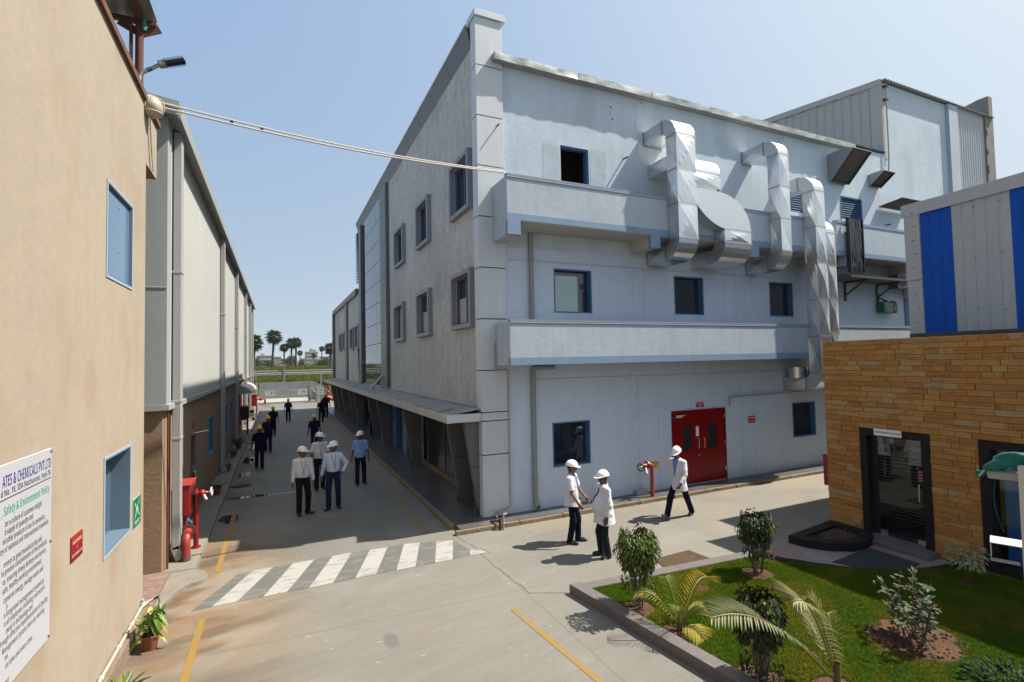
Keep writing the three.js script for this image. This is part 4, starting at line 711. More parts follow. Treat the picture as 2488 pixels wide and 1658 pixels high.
  for (let i = 0; i < 10; i++) part('blind_slat', xf(new THREE.BoxGeometry(0.004, 2.0, 0.13), [CX + 0.3, 1.24, -4.55 + i * 0.128], [0, 0.18, 0]), mat([0.03, 0.17, 0.42], { roughness: 0.8 }), w);
  single('door_sign', [box(CX - 0.06, CX - 0.04, 2.295, 2.435, -6.56, -6.04), quad(CX - 0.062, 2.365, -6.3, 0.515, 0.137, 'x-')].slice(0, 1), M.white, 'white sign board above the dark glass door of the sandstone building', 'sign');
  const sg = scene.children[scene.children.length - 1];
  part('lettering', quad(CX - 0.0615, 2.365, -6.3, 0.515, 0.137, 'x-'), mat('#ffffff', { map: canvasTex(512, 136, (x, W, H) => { x.fillStyle = '#d9d9dc'; x.fillRect(0, 0, W, H); x.fillStyle = '#17171c'; x.font = 'bold 60px sans-serif'; x.textAlign = 'center'; x.textBaseline = 'middle'; x.fillText('CONFERENCE ROOM', W / 2, H / 2, 490); }), color: 0xffffff, roughness: 0.5 }), sg);
}
{ // striped sheet-metal shed on the roof
  const S = thing('roof_shed', 'striped blue and beige sheet metal shed on the sandstone building roof', 'shed', [15.3, 4.3, -7.8]);
  const SX = 15.3;
  part('kerb_wall', [rbox(15.1, 26, 4.302, 4.5, -7.72, -0.5, 0.02)], M.cementDark, S);
  const seq = []; let z = -7.44, k = 0; while (z < -0.6) { const l = k % 2 ? 1.12 : 0.68; seq.push([z, Math.min(z + l, -0.6), k % 2]); z += l; k++; }
  for (const [a, b, t] of seq) part('sheet_panel', ribbed(a, b - 0.003, 4.48, 7.75, t ? 0.235 : 0.23, 0.045, 0.02).rotateY(-Math.PI / 2).translate(SX, 0, 0), t ? M.cladBeige : M.cladBlue, S);
  part('corner_trim', [rbox(SX - 0.045, SX + 0.02, 4.5, 5.9, -7.78, -7.45, 0.006), rbox(SX - 0.045, SX + 0.02, 5.92, 7.66, -7.8, -7.45, 0.006)], M.cladBeige, S);
  const v = wallX([[-7.85, 7.62], [-0.5, 7.85], [-0.5, 8.18], [-7.85, 7.93]], [], SX - 0.03, 0.03); part('verge_trim', v, M.cladBeige, S);
  part('front_sheet', box(SX, 26, 4.5, 7.7, -7.79, -7.76), M.cladBeige, S); part('roof_sheet', box(SX - 0.04, 26, 7.93, 7.96, -7.85, -0.5), M.galv, S);
  const scr = []; for (let i = 0; i < 9; i++) scr.push(xf(new THREE.CylinderGeometry(0.014, 0.014, 0.02, 6), [SX - 0.07, 4.8 + i * 0.36, -7.6 + (i % 2) * 0.05], [0, 0, Math.PI / 2])); for (let i = 0; i < 9; i++) for (const y of [5.0, 6.3, 7.5]) scr.push(xf(new THREE.CylinderGeometry(0.013, 0.013, 0.02, 6), [SX - 0.05, y + rr(-0.05, 0.05), -7.3 + i * 0.5], [0, 0, Math.PI / 2])); part('screws', scr, M.black, S);
}

// ---------------------------------------------------------------- tan building at the left
const TX = -1.98;
{
  const B = thing('tan_building', 'tan plastered building at the near left with two deep blue window recesses', 'building', [TX, 0, -7]);
  const wins = [[-9.21, -7.98, 5.2, 6.43], [-9.21, -7.98, 1.65, 2.88]];
  const w = wallX([[4, 0.26], [-10.06, 0.26], [-10.06, 7.42], [-10.86, 7.42], [-10.86, 8.36], [4, 8.86]].reverse(), wins, TX, 0.24);
  part('wall', w, M.tan, B);
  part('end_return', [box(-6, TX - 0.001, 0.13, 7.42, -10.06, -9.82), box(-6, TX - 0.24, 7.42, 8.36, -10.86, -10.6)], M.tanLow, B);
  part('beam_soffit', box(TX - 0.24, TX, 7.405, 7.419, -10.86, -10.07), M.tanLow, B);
  part('coping', wallX([[4, 8.86], [-10.9, 8.36], [-10.9, 8.46], [4, 8.96]], [], TX + 0.05, 0.4), M.coping, B);
  part('plinth', wallX([[4, 0], [-10.05, 0], [-10.05, 0.24], [4, 0.24]], [], TX + 0.1, 0.34), M.plinth, B);
  part('roof', box(-9, TX - 0.24, 8.1, 8.2, -10.6, 4), M.cementGrey, B);
  for (const [z0, z1, y0, y1] of wins) {
    const f = part('window', [box(TX - 0.235, TX + 0.01, y0 - 0.001, y0 + 0.03, z0, z1), box(TX - 0.235, TX + 0.01, y1 - 0.03, y1 + 0.001, z0, z1), box(TX - 0.235, TX + 0.01, y0 + 0.03, y1 - 0.03, z0 - 0.001, z0 + 0.03), box(TX - 0.235, TX + 0.01, y0 + 0.03, y1 - 0.03, z1 - 0.03, z1 + 0.001)], mat([0.17, 0.27, 0.37], { roughness: 0.6 }), B);
    part('rim', [box(TX + 0.003, TX + 0.012, y0 - 0.02, y0 + 0.012, z0 - 0.02, z1 + 0.02), box(TX + 0.003, TX + 0.012, y1 - 0.012, y1 + 0.02, z0 - 0.02, z1 + 0.02), box(TX + 0.003, TX + 0.012, y0 + 0.013, y1 - 0.013, z0 - 0.02, z0 + 0.012), box(TX + 0.003, TX + 0.012, y0 + 0.013, y1 - 0.013, z1 - 0.012, z1 + 0.02)], mat([0.55, 0.66, 0.82], { roughness: 0.6 }), f);
    const pd = y0 > 4 ? 0.03 : 0.22; part('pane', box(TX - pd - 0.01, TX - pd, y0 + 0.031, y1 - 0.031, z0 + 0.031, z1 - 0.031), y0 > 4 ? phys([0.095, 0.16, 0.25], { roughness: 0.12, ior: 1.6 }) : M.blueGlass, f);
    for (const y of [0.35, 0.85]) part('screw', xf(new THREE.CylinderGeometry(0.014, 0.014, 0.01, 10), [TX - pd + 0.004, lerp(y0, y1, y), z0 + 0.55], [0, 0, Math.PI / 2]), M.pipeGrey, f);
  }
  // big policy board
  const SB = thing('notice_board', 'large white company policy board full of print on the tan wall', 'notice board', [TX + 0.02, 1.5, -5.2]);
  part('panel', rbox(TX + 0.012, TX + 0.03, 1.5, 3.27, -6.25, -4.05, 0.004), M.white, SB);
  const W = 2048, H = 1648;
  part('print', quad(TX + 0.0315, 2.385, -5.15, 2.19, 1.76, 'x+'), mat('#ffffff', {
    map: canvasTex(W, H, (x) => {
      x.fillStyle = '#dfe0ea'; x.fillRect(0, 0, W, H); x.textBaseline = 'alphabetic';
      const sx = W / 2.19, sy = H / 1.76; // board runs from z=-6.245 (right edge of print) leftwards
      const line = (t, right, y, px, col, wgt = 'bold', sq = 1) => { x.save(); x.fillStyle = col; x.font = `${wgt} ${px}px sans-serif`; x.textAlign = 'right'; x.translate(W - right * sx, y * sy); x.scale(sq, 1); x.fillText(t, 0, 0); x.restore(); };
      const at = (f) => f * 1.77;
      line('ATES & CHEMICALS PVT.LTD', 0.02, at(0.098), 118, '#2a2190', 'bold', 0.56);
      line('d No. 18, IDA Nacharam, Hyd-76', 0.025, at(0.138), 66, '#1b1a2c', 'bold', 0.88);
      x.fillStyle = '#15151c'; x.fillRect(0, at(0.15) * sy, W - 0.012 * sx, 8);
      line(', Safety & Environment Policy', 0.05, at(0.225), 92, '#12a877', 'bold', 0.65);
      [['ter a culture of customer delight,', 0.2, 0.275], ['d supply of quantity and', 0.39, 0.312], ['nd other products of use in cosmetics,', 0.13, 0.35], ['stry of national and international standards.', 0.05, 0.388], ['erence to good manufacturing and', 0.2, 0.452], ['to prevent contamination of the products.', 0.08, 0.487], ['es, ensuring timely delivery and service.', 0.1, 0.526], ['safe, healthy working environment,', 0.19, 0.566], ['conserve energy, manage waste and', 0.16, 0.61], ['y.', 0.82, 0.64], ['n integrated management system by', 0.14, 0.677], ['o all employees including contractors', 0.12, 0.714], ['ment in technology and', 0.37, 0.752], ['hrough effective implementation of Quality,', 0.04, 0.788], ['Management System there by meeting', 0.12, 0.828], ['on.', 0.80, 0.865], ['rst time and every time.', 0.36, 0.905], ['our', 0.78, 0.975]].forEach(([t, r, f], k) => line(t, r, at(f), 60, '#15151c', 'bold', k < 4 ? 0.68 : 0.66));
    }), roughness: 0.4,
  }), SB);
  for (const [y, z] of [[3.24, -6.22], [2.4, -6.23], [1.53, -6.22]]) part('bolt', xf(new THREE.SphereGeometry(0.012, 8, 6), [TX + 0.033, y, z]), M.rust, SB);
  const bank = canvasTex(160, 128, (x, w, h) => { const g = x.createLinearGradient(0, 0, 0, h); g.addColorStop(0, '#c43a16'); g.addColorStop(0.45, '#b01a1a'); g.addColorStop(1, '#8c1216'); x.fillStyle = g; x.fillRect(0, 0, w, h); x.fillStyle = '#f1e6e2'; x.textAlign = 'center'; x.font = 'bold 25px sans-serif'; x.fillText('OUR BANK', w / 2, 42, 130); x.font = 'italic bold 27px serif'; x.fillText('i', w / 2, 76); x.font = 'bold 21px sans-serif'; x.fillText('ICICI BANK LTD', w / 2, 108, 148); });
  const s1 = single('bank_plate', box(TX + 0.002, TX + 0.012, 1.98, 2.24, -7.19, -6.85), M.red, 'small red plate with white lettering on the tan wall left of the lower window', 'sign');
  part('print', quad(TX + 0.0135, 2.11, -7.02, 0.338, 0.258, 'x+'), mat('#ffffff', { map: bank, roughness: 0.5 }), s1);
  const s2 = single('bank_plate', box(14.05, 14.37, 1.8, 2.03, FZ + 0.002, FZ + 0.012), M.red, 'small red plate with white lettering on the blue-grey wall right of the red door', 'sign');
  part('print', quad(14.21, 1.915, FZ + 0.0135, 0.318, 0.228, 'z+'), mat('#ffffff', { map: bank, color: 0xffffff, roughness: 0.5 }), s2);
  const s3 = single('assembly_sign', box(TX + 0.002, TX + 0.01, 1.6, 2.03, -9.83, -9.38), M.white, 'green assembly point sign with white figures and arrows on the tan wall', 'sign');
  part('print', quad(TX + 0.0115, 1.815, -9.605, 0.448, 0.428, 'x+'), mat('#ffffff', { map: canvasTex(256, 244, (x, w, h) => {
    x.fillStyle = '#078a5c'; x.fillRect(0, 0, w, h); x.fillStyle = '#eaf3ee'; x.strokeStyle = '#eaf3ee'; x.lineWidth = 9;
    for (const [cx, cy] of [[108, 96], [148, 96], [128, 78], [94, 118], [162, 118]]) { x.beginPath(); x.arc(cx, cy - 14, 9, 0, 7); x.fill(); x.fillRect(cx - 10, cy - 4, 20, 30); }
    for (const [ax, ay, bx, by] of [[40, 30, 74, 58], [216, 30, 182, 58], [40, 176, 74, 148], [216, 176, 182, 148]]) { x.beginPath(); x.moveTo(ax, ay); x.lineTo(bx, by); x.stroke(); x.beginPath(); x.arc(bx, by, 11, 0, 7); x.fill(); }
    x.fillRect(38, 196, 180, 9); x.fillRect(60, 214, 136, 8);
  }), roughness: 0.5 }), s3);
  const pp = thing('wall_pipe', 'white plastic pipe lying along the foot of the tan wall', 'pipe', [TX + 0.05, 0.25, -8]);
  part('pipe_run', [pipe([V(TX + 0.035, 0.275, 3), V(TX + 0.035, 0.275, -9.92), V(TX + 0.2, 0.33, -9.98), V(TX + 0.24, 0.33, -9.98), V(TX + 0.26, 0.02, -9.95)], 0.022, 9, 0.09)], mat([0.66, 0.62, 0.54], { roughness: 0.5 }), pp);
  for (const z of [-7.8, -8.55, -9.2, -6.9]) part('coupling', rod(V(TX + 0.035, 0.275, z - 0.03), V(TX + 0.035, 0.275, z + 0.03), 0.029, 10), M.white, pp);
  part('valve', [rod(V(TX + 0.035, 0.275, -9.84), V(TX + 0.035, 0.275, -9.95), 0.036, 10), cyl(0.02, 0.02, 0.06, TX + 0.035, 0.3, -9.9)], mat([0.55, 0.62, 0.68]), pp);
}
{ // things on the tan roof: shelter with rusty post, floodlight, bound drum, cables
  const S = thing('roof_shelter', 'corrugated sheet shelter on a rusty post above the tan wall', 'shelter', [-2.3, 8.3, -10.4]);
  part('post', [rod(V(-2.2, 8.2, -10.62), V(-2.2, 10.1, -10.62), 0.062, 10), box(-2.34, -2.3, 8.2, 10.05, -10.66, -10.58)], M.rust, S);
  part('gusset', [xf(new THREE.BoxGeometry(0.34, 0.14, 0.02), [-2.05, 9.98, -10.62], [0, 0, 0.5]), xf(new THREE.BoxGeometry(0.3, 0.14, 0.02), [-2.36, 10.0, -10.62], [0, 0, -0.45])], M.rust, S);
  part('rail', [box(-6, -1.95, 10.08, 10.16, -10.66, -10.58), box(-2.24, -2.14, 10.1, 10.18, -10.6, -6.5), box(-3.24, -3.14, 10.1, 10.18, -10.6, -6.5)], M.rust, S);
  part('roof_sheet', corr(-6, -1.95, 0.24, 0.035, 4.2).rotateX(-Math.PI / 2).translate(0, 10.19, -6.5), mat([0.33, 0.33, 0.28], { roughness: 0.6, metalness: 0.2 }), S);
  part('green_pipe', rod(V(-2.12, 9.95, -10.56), V(-2.12, 11.8, -10.5), 0.035, 8), mat([0.05, 0.33, 0.25]), S);
  const L = thing('flood_light', 'finned floodlight on a bent pipe arm beside the rusty post', 'floodlight', [-2.1, 8.4, -10.5]);
  const A = V(-2.14, 8.3, -10.3), Bp = V(-2.13, 9.03, -10.3), C = V(-1.82, 9.27, -10.3);
  part('arm', pipe([A, Bp, C], 0.032, 9, 0.1), M.galv, L); part('tape', rod(V(-2.02, 9.115, -10.3), V(-1.96, 9.162, -10.3), 0.036, 9), mat([0.05, 0.22, 0.33]), L);
  const dir = V(0.92, 0.38, 0.0).normalize(), q = new THREE.Quaternion().setFromUnitVectors(V(1, 0, 0), dir), put = (g) => g.applyQuaternion(q).translate(-1.84, 9.26, -10.3);
  part('bracket', put(rbox(-0.02, 0.1, -0.05, 0.05, -0.07, 0.07, 0.02)), M.galv, L);
  part('housing', put(rbox(0.07, 0.40, -0.03, 0.02, -0.07, 0.07, 0.01)), M.black, L);
  for (let i = 0; i < 12; i++) part('fin', put(box(0.085 + i * 0.026, 0.096 + i * 0.026, -0.05, 0.05, -0.08, 0.08)), M.black, L);
  const D = thing('bound_drum', 'cream plastic drum bound with cord hanging on the tan wall edge', 'plastic drum', [-1.93, 8.15, -10.03]);
  const dg = new THREE.SphereGeometry(0.168, 22, 16), p = dg.attributes.position; for (let i = 0; i < p.count; i++) { const y = p.getY(i), s = 1 + 0.16 * (vn3(p.getX(i) * 8 + 9, y * 8, p.getZ(i) * 8) - 0.5); const sq = Math.pow(Math.abs(y) / 0.168, 4); p.setXYZ(i, p.getX(i) * s * (1 + 0.12 * sq), y * 1.05 * s, p.getZ(i) * s); }
  dg.computeVertexNormals(); part('drum', dg.translate(-1.9, 8.37, -10.03), mat([1, 1, 1], { map: mottled([0.62, 0.56, 0.42], { amp: 0.15, tile: 0.6, size: 128, stain: [0.45, 0.33, 0.18], stainAmp: 0.6 }), roughness: 0.5 }), D);
  for (const [rx, rz, y] of [[Math.PI / 2, 0, 8.26], [0.2, 0, 8.37], [0.3, 1.2, 8.37]]) part('cord', xf(new THREE.TorusGeometry(y < 8.3 ? 0.148 : 0.178, 0.009, 6, 30), [-1.9, y, -10.03], [rx, rz, 0.1]), M.white, D);
  part('strap', [tube([V(-1.93, 8.53, -10.03), V(-2.0, 8.6, -10.0), V(-2.06, 8.66, -9.98)], 0.012, 10, 5), tube([V(-1.93, 8.2, -10.05), V(-1.95, 7.7, -10.3), V(-1.96, 7.42, -10.5)], 0.008, 12, 5)], M.pipe, D);
  const K = thing('overhead_cables', 'pair of pale pipes strung across the alley from the tan wall to the upper balcony', 'cables', [1.6, 8.3, -10.8]);
  for (const o of [0, 1]) { const pts = []; for (let i = 0; i <= 12; i++) { const t = i / 12; pts.push(V(lerp(-1.85, 5.06, t), lerp(8.475, 8.59, t) - 0.135 * Math.sin(Math.PI * t) + 0.02 - o * lerp(0.085, 0.035, t), lerp(-10.08, -11.08, t) + o * 0.02)); } part('strand', tube(pts, 0.017, 50, 7), mat([0.95, 0.88, 0.82], { roughness: 0.6 }), K); }
  for (const t of [0.16, 0.23]) part('tie', xf(new THREE.CylinderGeometry(0.028, 0.028, 0.05, 8), [lerp(-1.85, 5.06, t), lerp(8.47, 8.58, t) - 0.135 * Math.sin(Math.PI * t), lerp(-10.08, -11.08, t)], [0, 0, Math.PI / 2]), M.rust, K);
}
// ---------------------------------------------------------------- warehouse along the left of the alley
{
  const B = thing('warehouse', 'long warehouse with cream metal cladding above a brown plastered base', 'warehouse', [-2.02, 0, -30]);
  const WX = -2.02, Z0 = -11.75, Z1 = -48.5;
  const wins = [[-20.55, -18.75, 1.12, 2.4], [-25.7, -23.93, 1.15, 2.4], [-27.9, -26.9, 1.15, 2.4], [-44, -42.4, 1.15, 2.4]];
  const door = [-16.2, -15.25, 0.1, 2.28], door2 = [-34.0, -32.1, 0.1, 2.45], door3 = [-38.6, -37.2, 0.1, 2.45];
  part('base_wall', [wallX(rectPts(Z1, Z0, 0, 3.18), [...wins, door, door2, door3], WX, 0.22), box(-6, WX - 0.22, 0, 3.18, Z0 - 0.22, Z0)], M.tanLow, B);
  part('pilaster', [[-14.9, -13.0], [-21.9, -21.1]].map(([a, b]) => box(WX, WX + 0.05, 0.1, 3.14, a, b)), M.tanLow, B);
  for (const [z0, z1, y0, y1] of wins) { const f = part('window', [box(WX - 0.12, WX + 0.02, y0, y0 + 0.05, z0, z1), box(WX - 0.12, WX + 0.02, y1 - 0.05, y1, z0, z1), box(WX - 0.12, WX + 0.02, y0 + 0.05, y1 - 0.05, z0, z0 + 0.05), box(WX - 0.12, WX + 0.02, y0 + 0.05, y1 - 0.05, z1 - 0.05, z1)], mat([0.2, 0.3, 0.5]), B); part('pane', box(WX - 0.07, WX - 0.055, y0 + 0.05, y1 - 0.05, z0 + 0.05, z1 - 0.05), M.curtain, f); }
  const dr = part('door', box(WX - 0.06, WX - 0.01, 0.1, 2.28, -16.2, -15.25), mat([0.24, 0.035, 0.04], { roughness: 0.5 }), B); part('handle', pipe([V(WX, 1.35, -15.4), V(WX + 0.09, 1.35, -15.4), V(WX + 0.09, 1.0, -15.4), V(WX, 1.0, -15.4)], 0.014), M.steel, dr); part('closer_arm', [rod(V(WX + 0.02, 2.3, -15.5), V(WX + 0.35, 2.34, -15.7), 0.012, 5), box(WX, WX + 0.06, 2.28, 2.36, -15.6, -15.4)], M.steel, dr); part('vision_panel', box(WX - 0.01, WX - 0.003, 1.2, 1.9, -15.95, -15.7), M.glassDim, dr);
  part('door', box(WX - 0.1, WX - 0.05, 0.1, 2.45, -34, -32.1), M.blue, B); part('door', box(WX - 0.1, WX - 0.05, 0.1, 2.45, -38.6, -37.2), M.blue, B);
  part('door_notice', box(WX + 0.001, WX + 0.012, 2.42, 2.62, -15.9, -15.6), M.red, B);
  // cladding
  part('cladding', ribbed(-Z0 + 0.3, -Z1, 3.3, 9.0, 0.22, 0.04, 0.016).rotateY(Math.PI / 2).translate(WX + 0.04, 0, 0), M.clad, B);
  part('end_cladding', [ribbed(-6, WX - 0.25, 3.3, 9.4, 0.26, 0.08, 0.03).translate(0, 0, Z0 + 0.005)], M.cladGrey, B);
  part('corner_flashing', [rbox(WX - 0.34, WX + 0.075, 3.3, 8.96, Z0 - 0.3, Z0 + 0.06, 0.006)], M.cladGrey, B);
  part('corner_flashing_dent', rbox(WX - 0.335, WX + 0.07, 5.55, 5.58, Z0 + 0.05, Z0 + 0.072, 0.004), M.cladGrey, B);
  part('drip_flashing', [rbox(WX - 0.02, WX + 0.12, 3.19, 3.3, Z1, Z0 + 0.08, 0.006), box(-6, WX - 0.02, 3.19, 3.3, Z0 - 0.1, Z0 + 0.085), ], M.cladGrey, B);
  // eave gutter in lengths
  for (let z = Z0 + 0.3, i = 0; z > Z1; z -= 4.6, i++) {
    const e = Math.max(z - 4.594, Z1), s = [[WX + 0.04, 8.98], [WX + 0.32, 8.84], [WX + 0.34, 9.06], [WX + 0.29, 9.07], [WX + 0.275, 9.12], [WX + 0.04, 9.2]];
    part('gutter', uvm(new THREE.ExtrudeGeometry(shapeOf(s), { depth: z - e, bevelEnabled: false }).translate(0, 0, e)), M.cladGrey, B);
  }
  part('gable_trim', [wallZ([[-6, 9.75], [-6, 9.5], [WX + 0.3, 8.88], [WX + 0.3, 9.16]], [], Z0 + 0.36, 0.05), wallZ([[-6, 9.62], [WX + 0.3, 9.0], [WX + 0.3, 9.03], [-6, 9.66]], [], Z0 + 0.38, 0.02)], M.cladGrey, B);
  part('roof', wallZ([[-12, 10.6], [WX + 0.3, 9.14], [WX + 0.3, 9.16], [-12, 10.63]], [], Z0 + 0.3, 37), M.cladGrey, B);
  // square downpipes with brackets
  for (const z of [-12.4, -21.85, -29.1, -36.9, -42.7, -46.9]) {
    const d = part('downpipe', rbox(WX + 0.075, WX + 0.22, 0.35, 8.9, z - 0.13, z + 0.13, 0.012), M.pipe, B);
    part('joint', [5.95, 3.3, 2.55].map((y) => rbox(WX + 0.06, WX + 0.23, y, y + 0.05, z - 0.14, z + 0.14, 0.006)), M.pipe, d);
    part('shoe', xf(rbox(-0.08, 0.08, -0.2, 0.1, -0.13, 0.13, 0.012), [WX + 0.16, 0.32, z], [0, 0, 0.3]), M.pipe, d);
  }
  // curved door hoods
  for (const [z0, z1, m] of [[-34.2, -31.8, M.cladGrey], [-39, -36.8, M.clad]]) {
    const s = new THREE.Shape(); s.moveTo(WX, 2.95); s.bezierCurveTo(WX + 0.3, 2.97, WX + 0.6, 2.85, WX + 0.72, 2.5); s.lineTo(WX + 0.69, 2.5); s.bezierCurveTo(WX + 0.58, 2.8, WX + 0.3, 2.93, WX, 2.91); s.closePath();
    const h = part('door_hood', uvm(new THREE.ExtrudeGeometry(s, { depth: z1 - z0, bevelEnabled: false, curveSegments: 10 }).translate(0, 0, z0)), m, B);
    const e = new THREE.Shape(); e.moveTo(WX, 2.93); e.bezierCurveTo(WX + 0.3, 2.95, WX + 0.6, 2.83, WX + 0.7, 2.5); e.lineTo(WX, 2.5); e.closePath();
    part('end_plate', uvm(new THREE.ExtrudeGeometry(e, { depth: 0.015, bevelEnabled: false }).translate(0, 0, z1 + 0.002)), m, h);
  }
  part('corner_pipe', rod(V(WX + 0.06, 0.1, -11.95), V(WX + 0.06, 3.15, -11.95), 0.02, 6), M.rust, B);
}
// ---------------------------------------------------------------- fire-fighting equipment
function valveWheel(c, axis, r, m) { const q = new THREE.Quaternion().setFromUnitVectors(V(0, 0, 1), axis), g = [new THREE.TorusGeometry(r, r * 0.16, 7, 22)]; for (let i = 0; i < 5; i++) g.push(xf(new THREE.CylinderGeometry(r * 0.1, r * 0.1, r, 6), [Math.cos(i * 1.2566 + 1.57) * r / 2, Math.sin(i * 1.2566 + 1.57) * r / 2, 0], [0, 0, i * 1.2566])); return merge(g).applyQuaternion(q).translate(c.x, c.y, c.z); }
{
  const H = thing('fire_hydrant', 'red stand-post hydrant with black handwheel on the walkway before the red door', 'fire hydrant', [9.6, 0.1, -11.52]);
  part('riser', [pipe([V(9.6, 0.1, -11.52), V(9.6, 1.0, -11.52), V(9.44, 1.0, -11.52)], 0.055, 14, 0.1), cyl(0.075, 0.07, 0.02, 9.6, 0.1, -11.52, 16)], M.redFade, H);
  part('flange', xf(new THREE.CylinderGeometry(0.105, 0.105, 0.045, 20), [9.44, 1.0, -11.52], [0, 0, Math.PI / 2]), M.red, H);
  part('valve_body', [xf(new THREE.CylinderGeometry(0.05, 0.075, 0.16, 16), [9.34, 0.99, -11.51], [0, 0, Math.PI / 2]), xf(new THREE.SphereGeometry(0.075, 14, 10), [9.36, 0.98, -11.51])], M.red, H);
  part('outlet', [rod(V(9.35, 0.95, -11.49), V(9.31, 0.83, -11.41), 0.042, 10), rod(V(9.31, 0.83, -11.41), V(9.295, 0.79, -11.385), 0.055, 10)], mat([0.5, 0.46, 0.4], { metalness: 0.8, roughness: 0.4 }), H);
  part('stem', rod(V(9.26, 0.98, -11.5), V(9.14, 0.97, -11.46), 0.022, 8), M.steel, H);
  part('handwheel', valveWheel(V(9.16, 0.97, -11.46), V(-0.9, 0.05, 0.45).normalize(), 0.1, 0), M.black, H);
  part('stencil', new THREE.CylinderGeometry(0.0562, 0.0562, 0.2, 16, 1, true, 0.1, 1.3).translate(9.6, 0.75, -11.52), mat('#ffffff', { map: canvasTex(128, 128, (x, w, h) => { x.fillStyle = '#8e1512'; x.fillRect(0, 0, w, h); x.fillStyle = '#efe6e2'; x.font = 'bold 58px sans-serif'; x.textAlign = 'center'; x.fillText('H.P', w / 2, 58, 110); x.fillText('04', w / 2, 118, 80); }) }), H);
  single('junction_box', [rbox(9.28, 9.66, 0.1, 0.24, -11.95, -11.78, 0.008)], M.cladGrey, 'small grey junction box on the walkway behind the red hydrant', 'junction box');
  const p = single('station_plate', box(9.98, 10.25, 0.78, 0.95, FZ + 0.002, FZ + 0.01), mat([0.6, 0.3, 0.02]), 'small yellow numbered plate on the wall between hydrant and red door', 'sign');
  part('print', quad(10.115, 0.865, FZ + 0.0115, 0.268, 0.168, 'z+'), mat('#ffffff', { map: canvasTex(160, 100, (x, w, h) => { x.fillStyle = '#d99a12'; x.fillRect(0, 0, w, h); x.strokeStyle = '#7a2a18'; x.lineWidth = 4; x.strokeRect(3, 3, w - 6, h - 6); x.fillStyle = '#7a1c10'; x.textAlign = 'center'; x.font = 'bold 26px sans-serif'; x.fillText('DRY STATION', w / 2, 36, 140); x.font = 'bold 40px sans-serif'; x.fillText('03', w / 2, 84); }), color: 0xffffff }), p);
  const e = single('exit_plate', box(11.8, 12.12, 2.45, 2.6, FZ + 0.002, FZ + 0.012), M.red, 'small red exit plate on the wall over the red double door', 'sign');
  part('print', quad(11.96, 2.525, FZ + 0.0135, 0.318, 0.148, 'z+'), mat('#ffffff', { map: canvasTex(192, 90, (x, w, h) => { x.fillStyle = '#a31715'; x.fillRect(0, 0, w, h); x.fillStyle = '#dfc9c4'; x.textAlign = 'center'; x.font = 'bold 30px sans-serif'; x.fillText('EMERGENCY', w / 2, 38, 176); x.fillText('EXIT', w / 2, 76, 90); }), color: 0xffffff }), e);
  // hose cabinets
  const cab = (label, x0, x1, y0, y1, z0, z1, m) => { const C = thing('hose_cabinet', label, 'fire hose cabinet', [(x0 + x1) / 2, y0, (z0 + z1) / 2], 'red fire hose cabinets'); part('case', rbox(x0, x1, y0, y1, z0, z1, 0.012), m, C); part('lid', rbox(x0 - 0.01, x1 + 0.025, y1 + 0.001, y1 + 0.025, z0 - 0.02, z1 + 0.02, 0.006), M.redFade, C); return C; };
  const C1 = cab('red fire hose cabinet behind the white downpipe at the warehouse corner', -1.95, -1.68, 0.9, 1.52, -13.4, -12.66, M.red);
  part('door_glass', [box(-1.679, -1.673, 1.0, 1.4, -12.95, -12.75), box(-1.679, -1.673, 1.0, 1.4, -13.3, -13.08)], M.glassDim, C1);
  part('leg', [rod(V(-1.78, 0.1, -12.85), V(-1.78, 0.9, -12.85), 0.055, 12)], M.redFade, C1);
  const v = thing('fire_hydrant', 'red valve on a riser pipe beside the hose cabinet at the warehouse corner', 'fire hydrant', [-1.6, 0.1, -13]);
  part('riser', [rod(V(-1.62, 0.1, -13.05), V(-1.62, 1.25, -13.05), 0.05, 14), cyl(0.09, 0.09, 0.03, -1.62, 0.1, -13.05)], M.red, v);
  part('valve_body', [xf(new THREE.SphereGeometry(0.075, 16, 12), [-1.5, 1.27, -13.0]), rod(V(-1.64, 1.27, -13.0), V(-1.5, 1.27, -13.0), 0.05, 12), xf(new THREE.CylinderGeometry(0.1, 0.1, 0.035, 18), [-1.6, 1.27, -13.0], [0, 0, Math.PI / 2])], M.red, v);
  part('outlet', rod(V(-1.48, 1.24, -12.98), V(-1.42, 1.13, -12.94), 0.04, 12), M.steel, v); part('stem', rod(V(-1.44, 1.28, -13.0), V(-1.33, 1.285, -13.01), 0.02, 8), mat([0.5, 0.44, 0.35], { metalness: 0.7, roughness: 0.4 }), v);
  part('handwheel', valveWheel(V(-1.325, 1.285, -13.01), V(1, 0.05, 0.1).normalize(), 0.085, 0), M.zinc, v);
  const U = thing('fire_pipe', 'thick red elbow pipe with flange and blue lever valve rising from the pavement', 'fire pipe', [-1.7, 0.1, -12.1]);
  part('elbow', pipe([V(-1.7, 0.1, -12.28), V(-1.7, 0.58, -12.3), V(-1.7, 0.62, -12.75)], 0.08, 16, 0.2), M.redFade, U); part('flange', xf(new THREE.CylinderGeometry(0.14, 0.14, 0.04, 20), [-1.7, 0.61, -12.56], [Math.PI / 2, 0, 0]), M.rust, U); part('foot', cyl(0.09, 0.09, 0.09, -1.7, 0.1, -12.28), M.cementDark, U); part('lever', [cyl(0.025, 0.025, 0.1, -1.7, 0.68, -12.62), xf(rbox(-0.022, 0.022, 0, 0.025, -0.12, 0.08, 0.01), [-1.67, 0.79, -12.62], [0.5, 0.6, 0.2])], mat([0.05, 0.17, 0.42]), U);
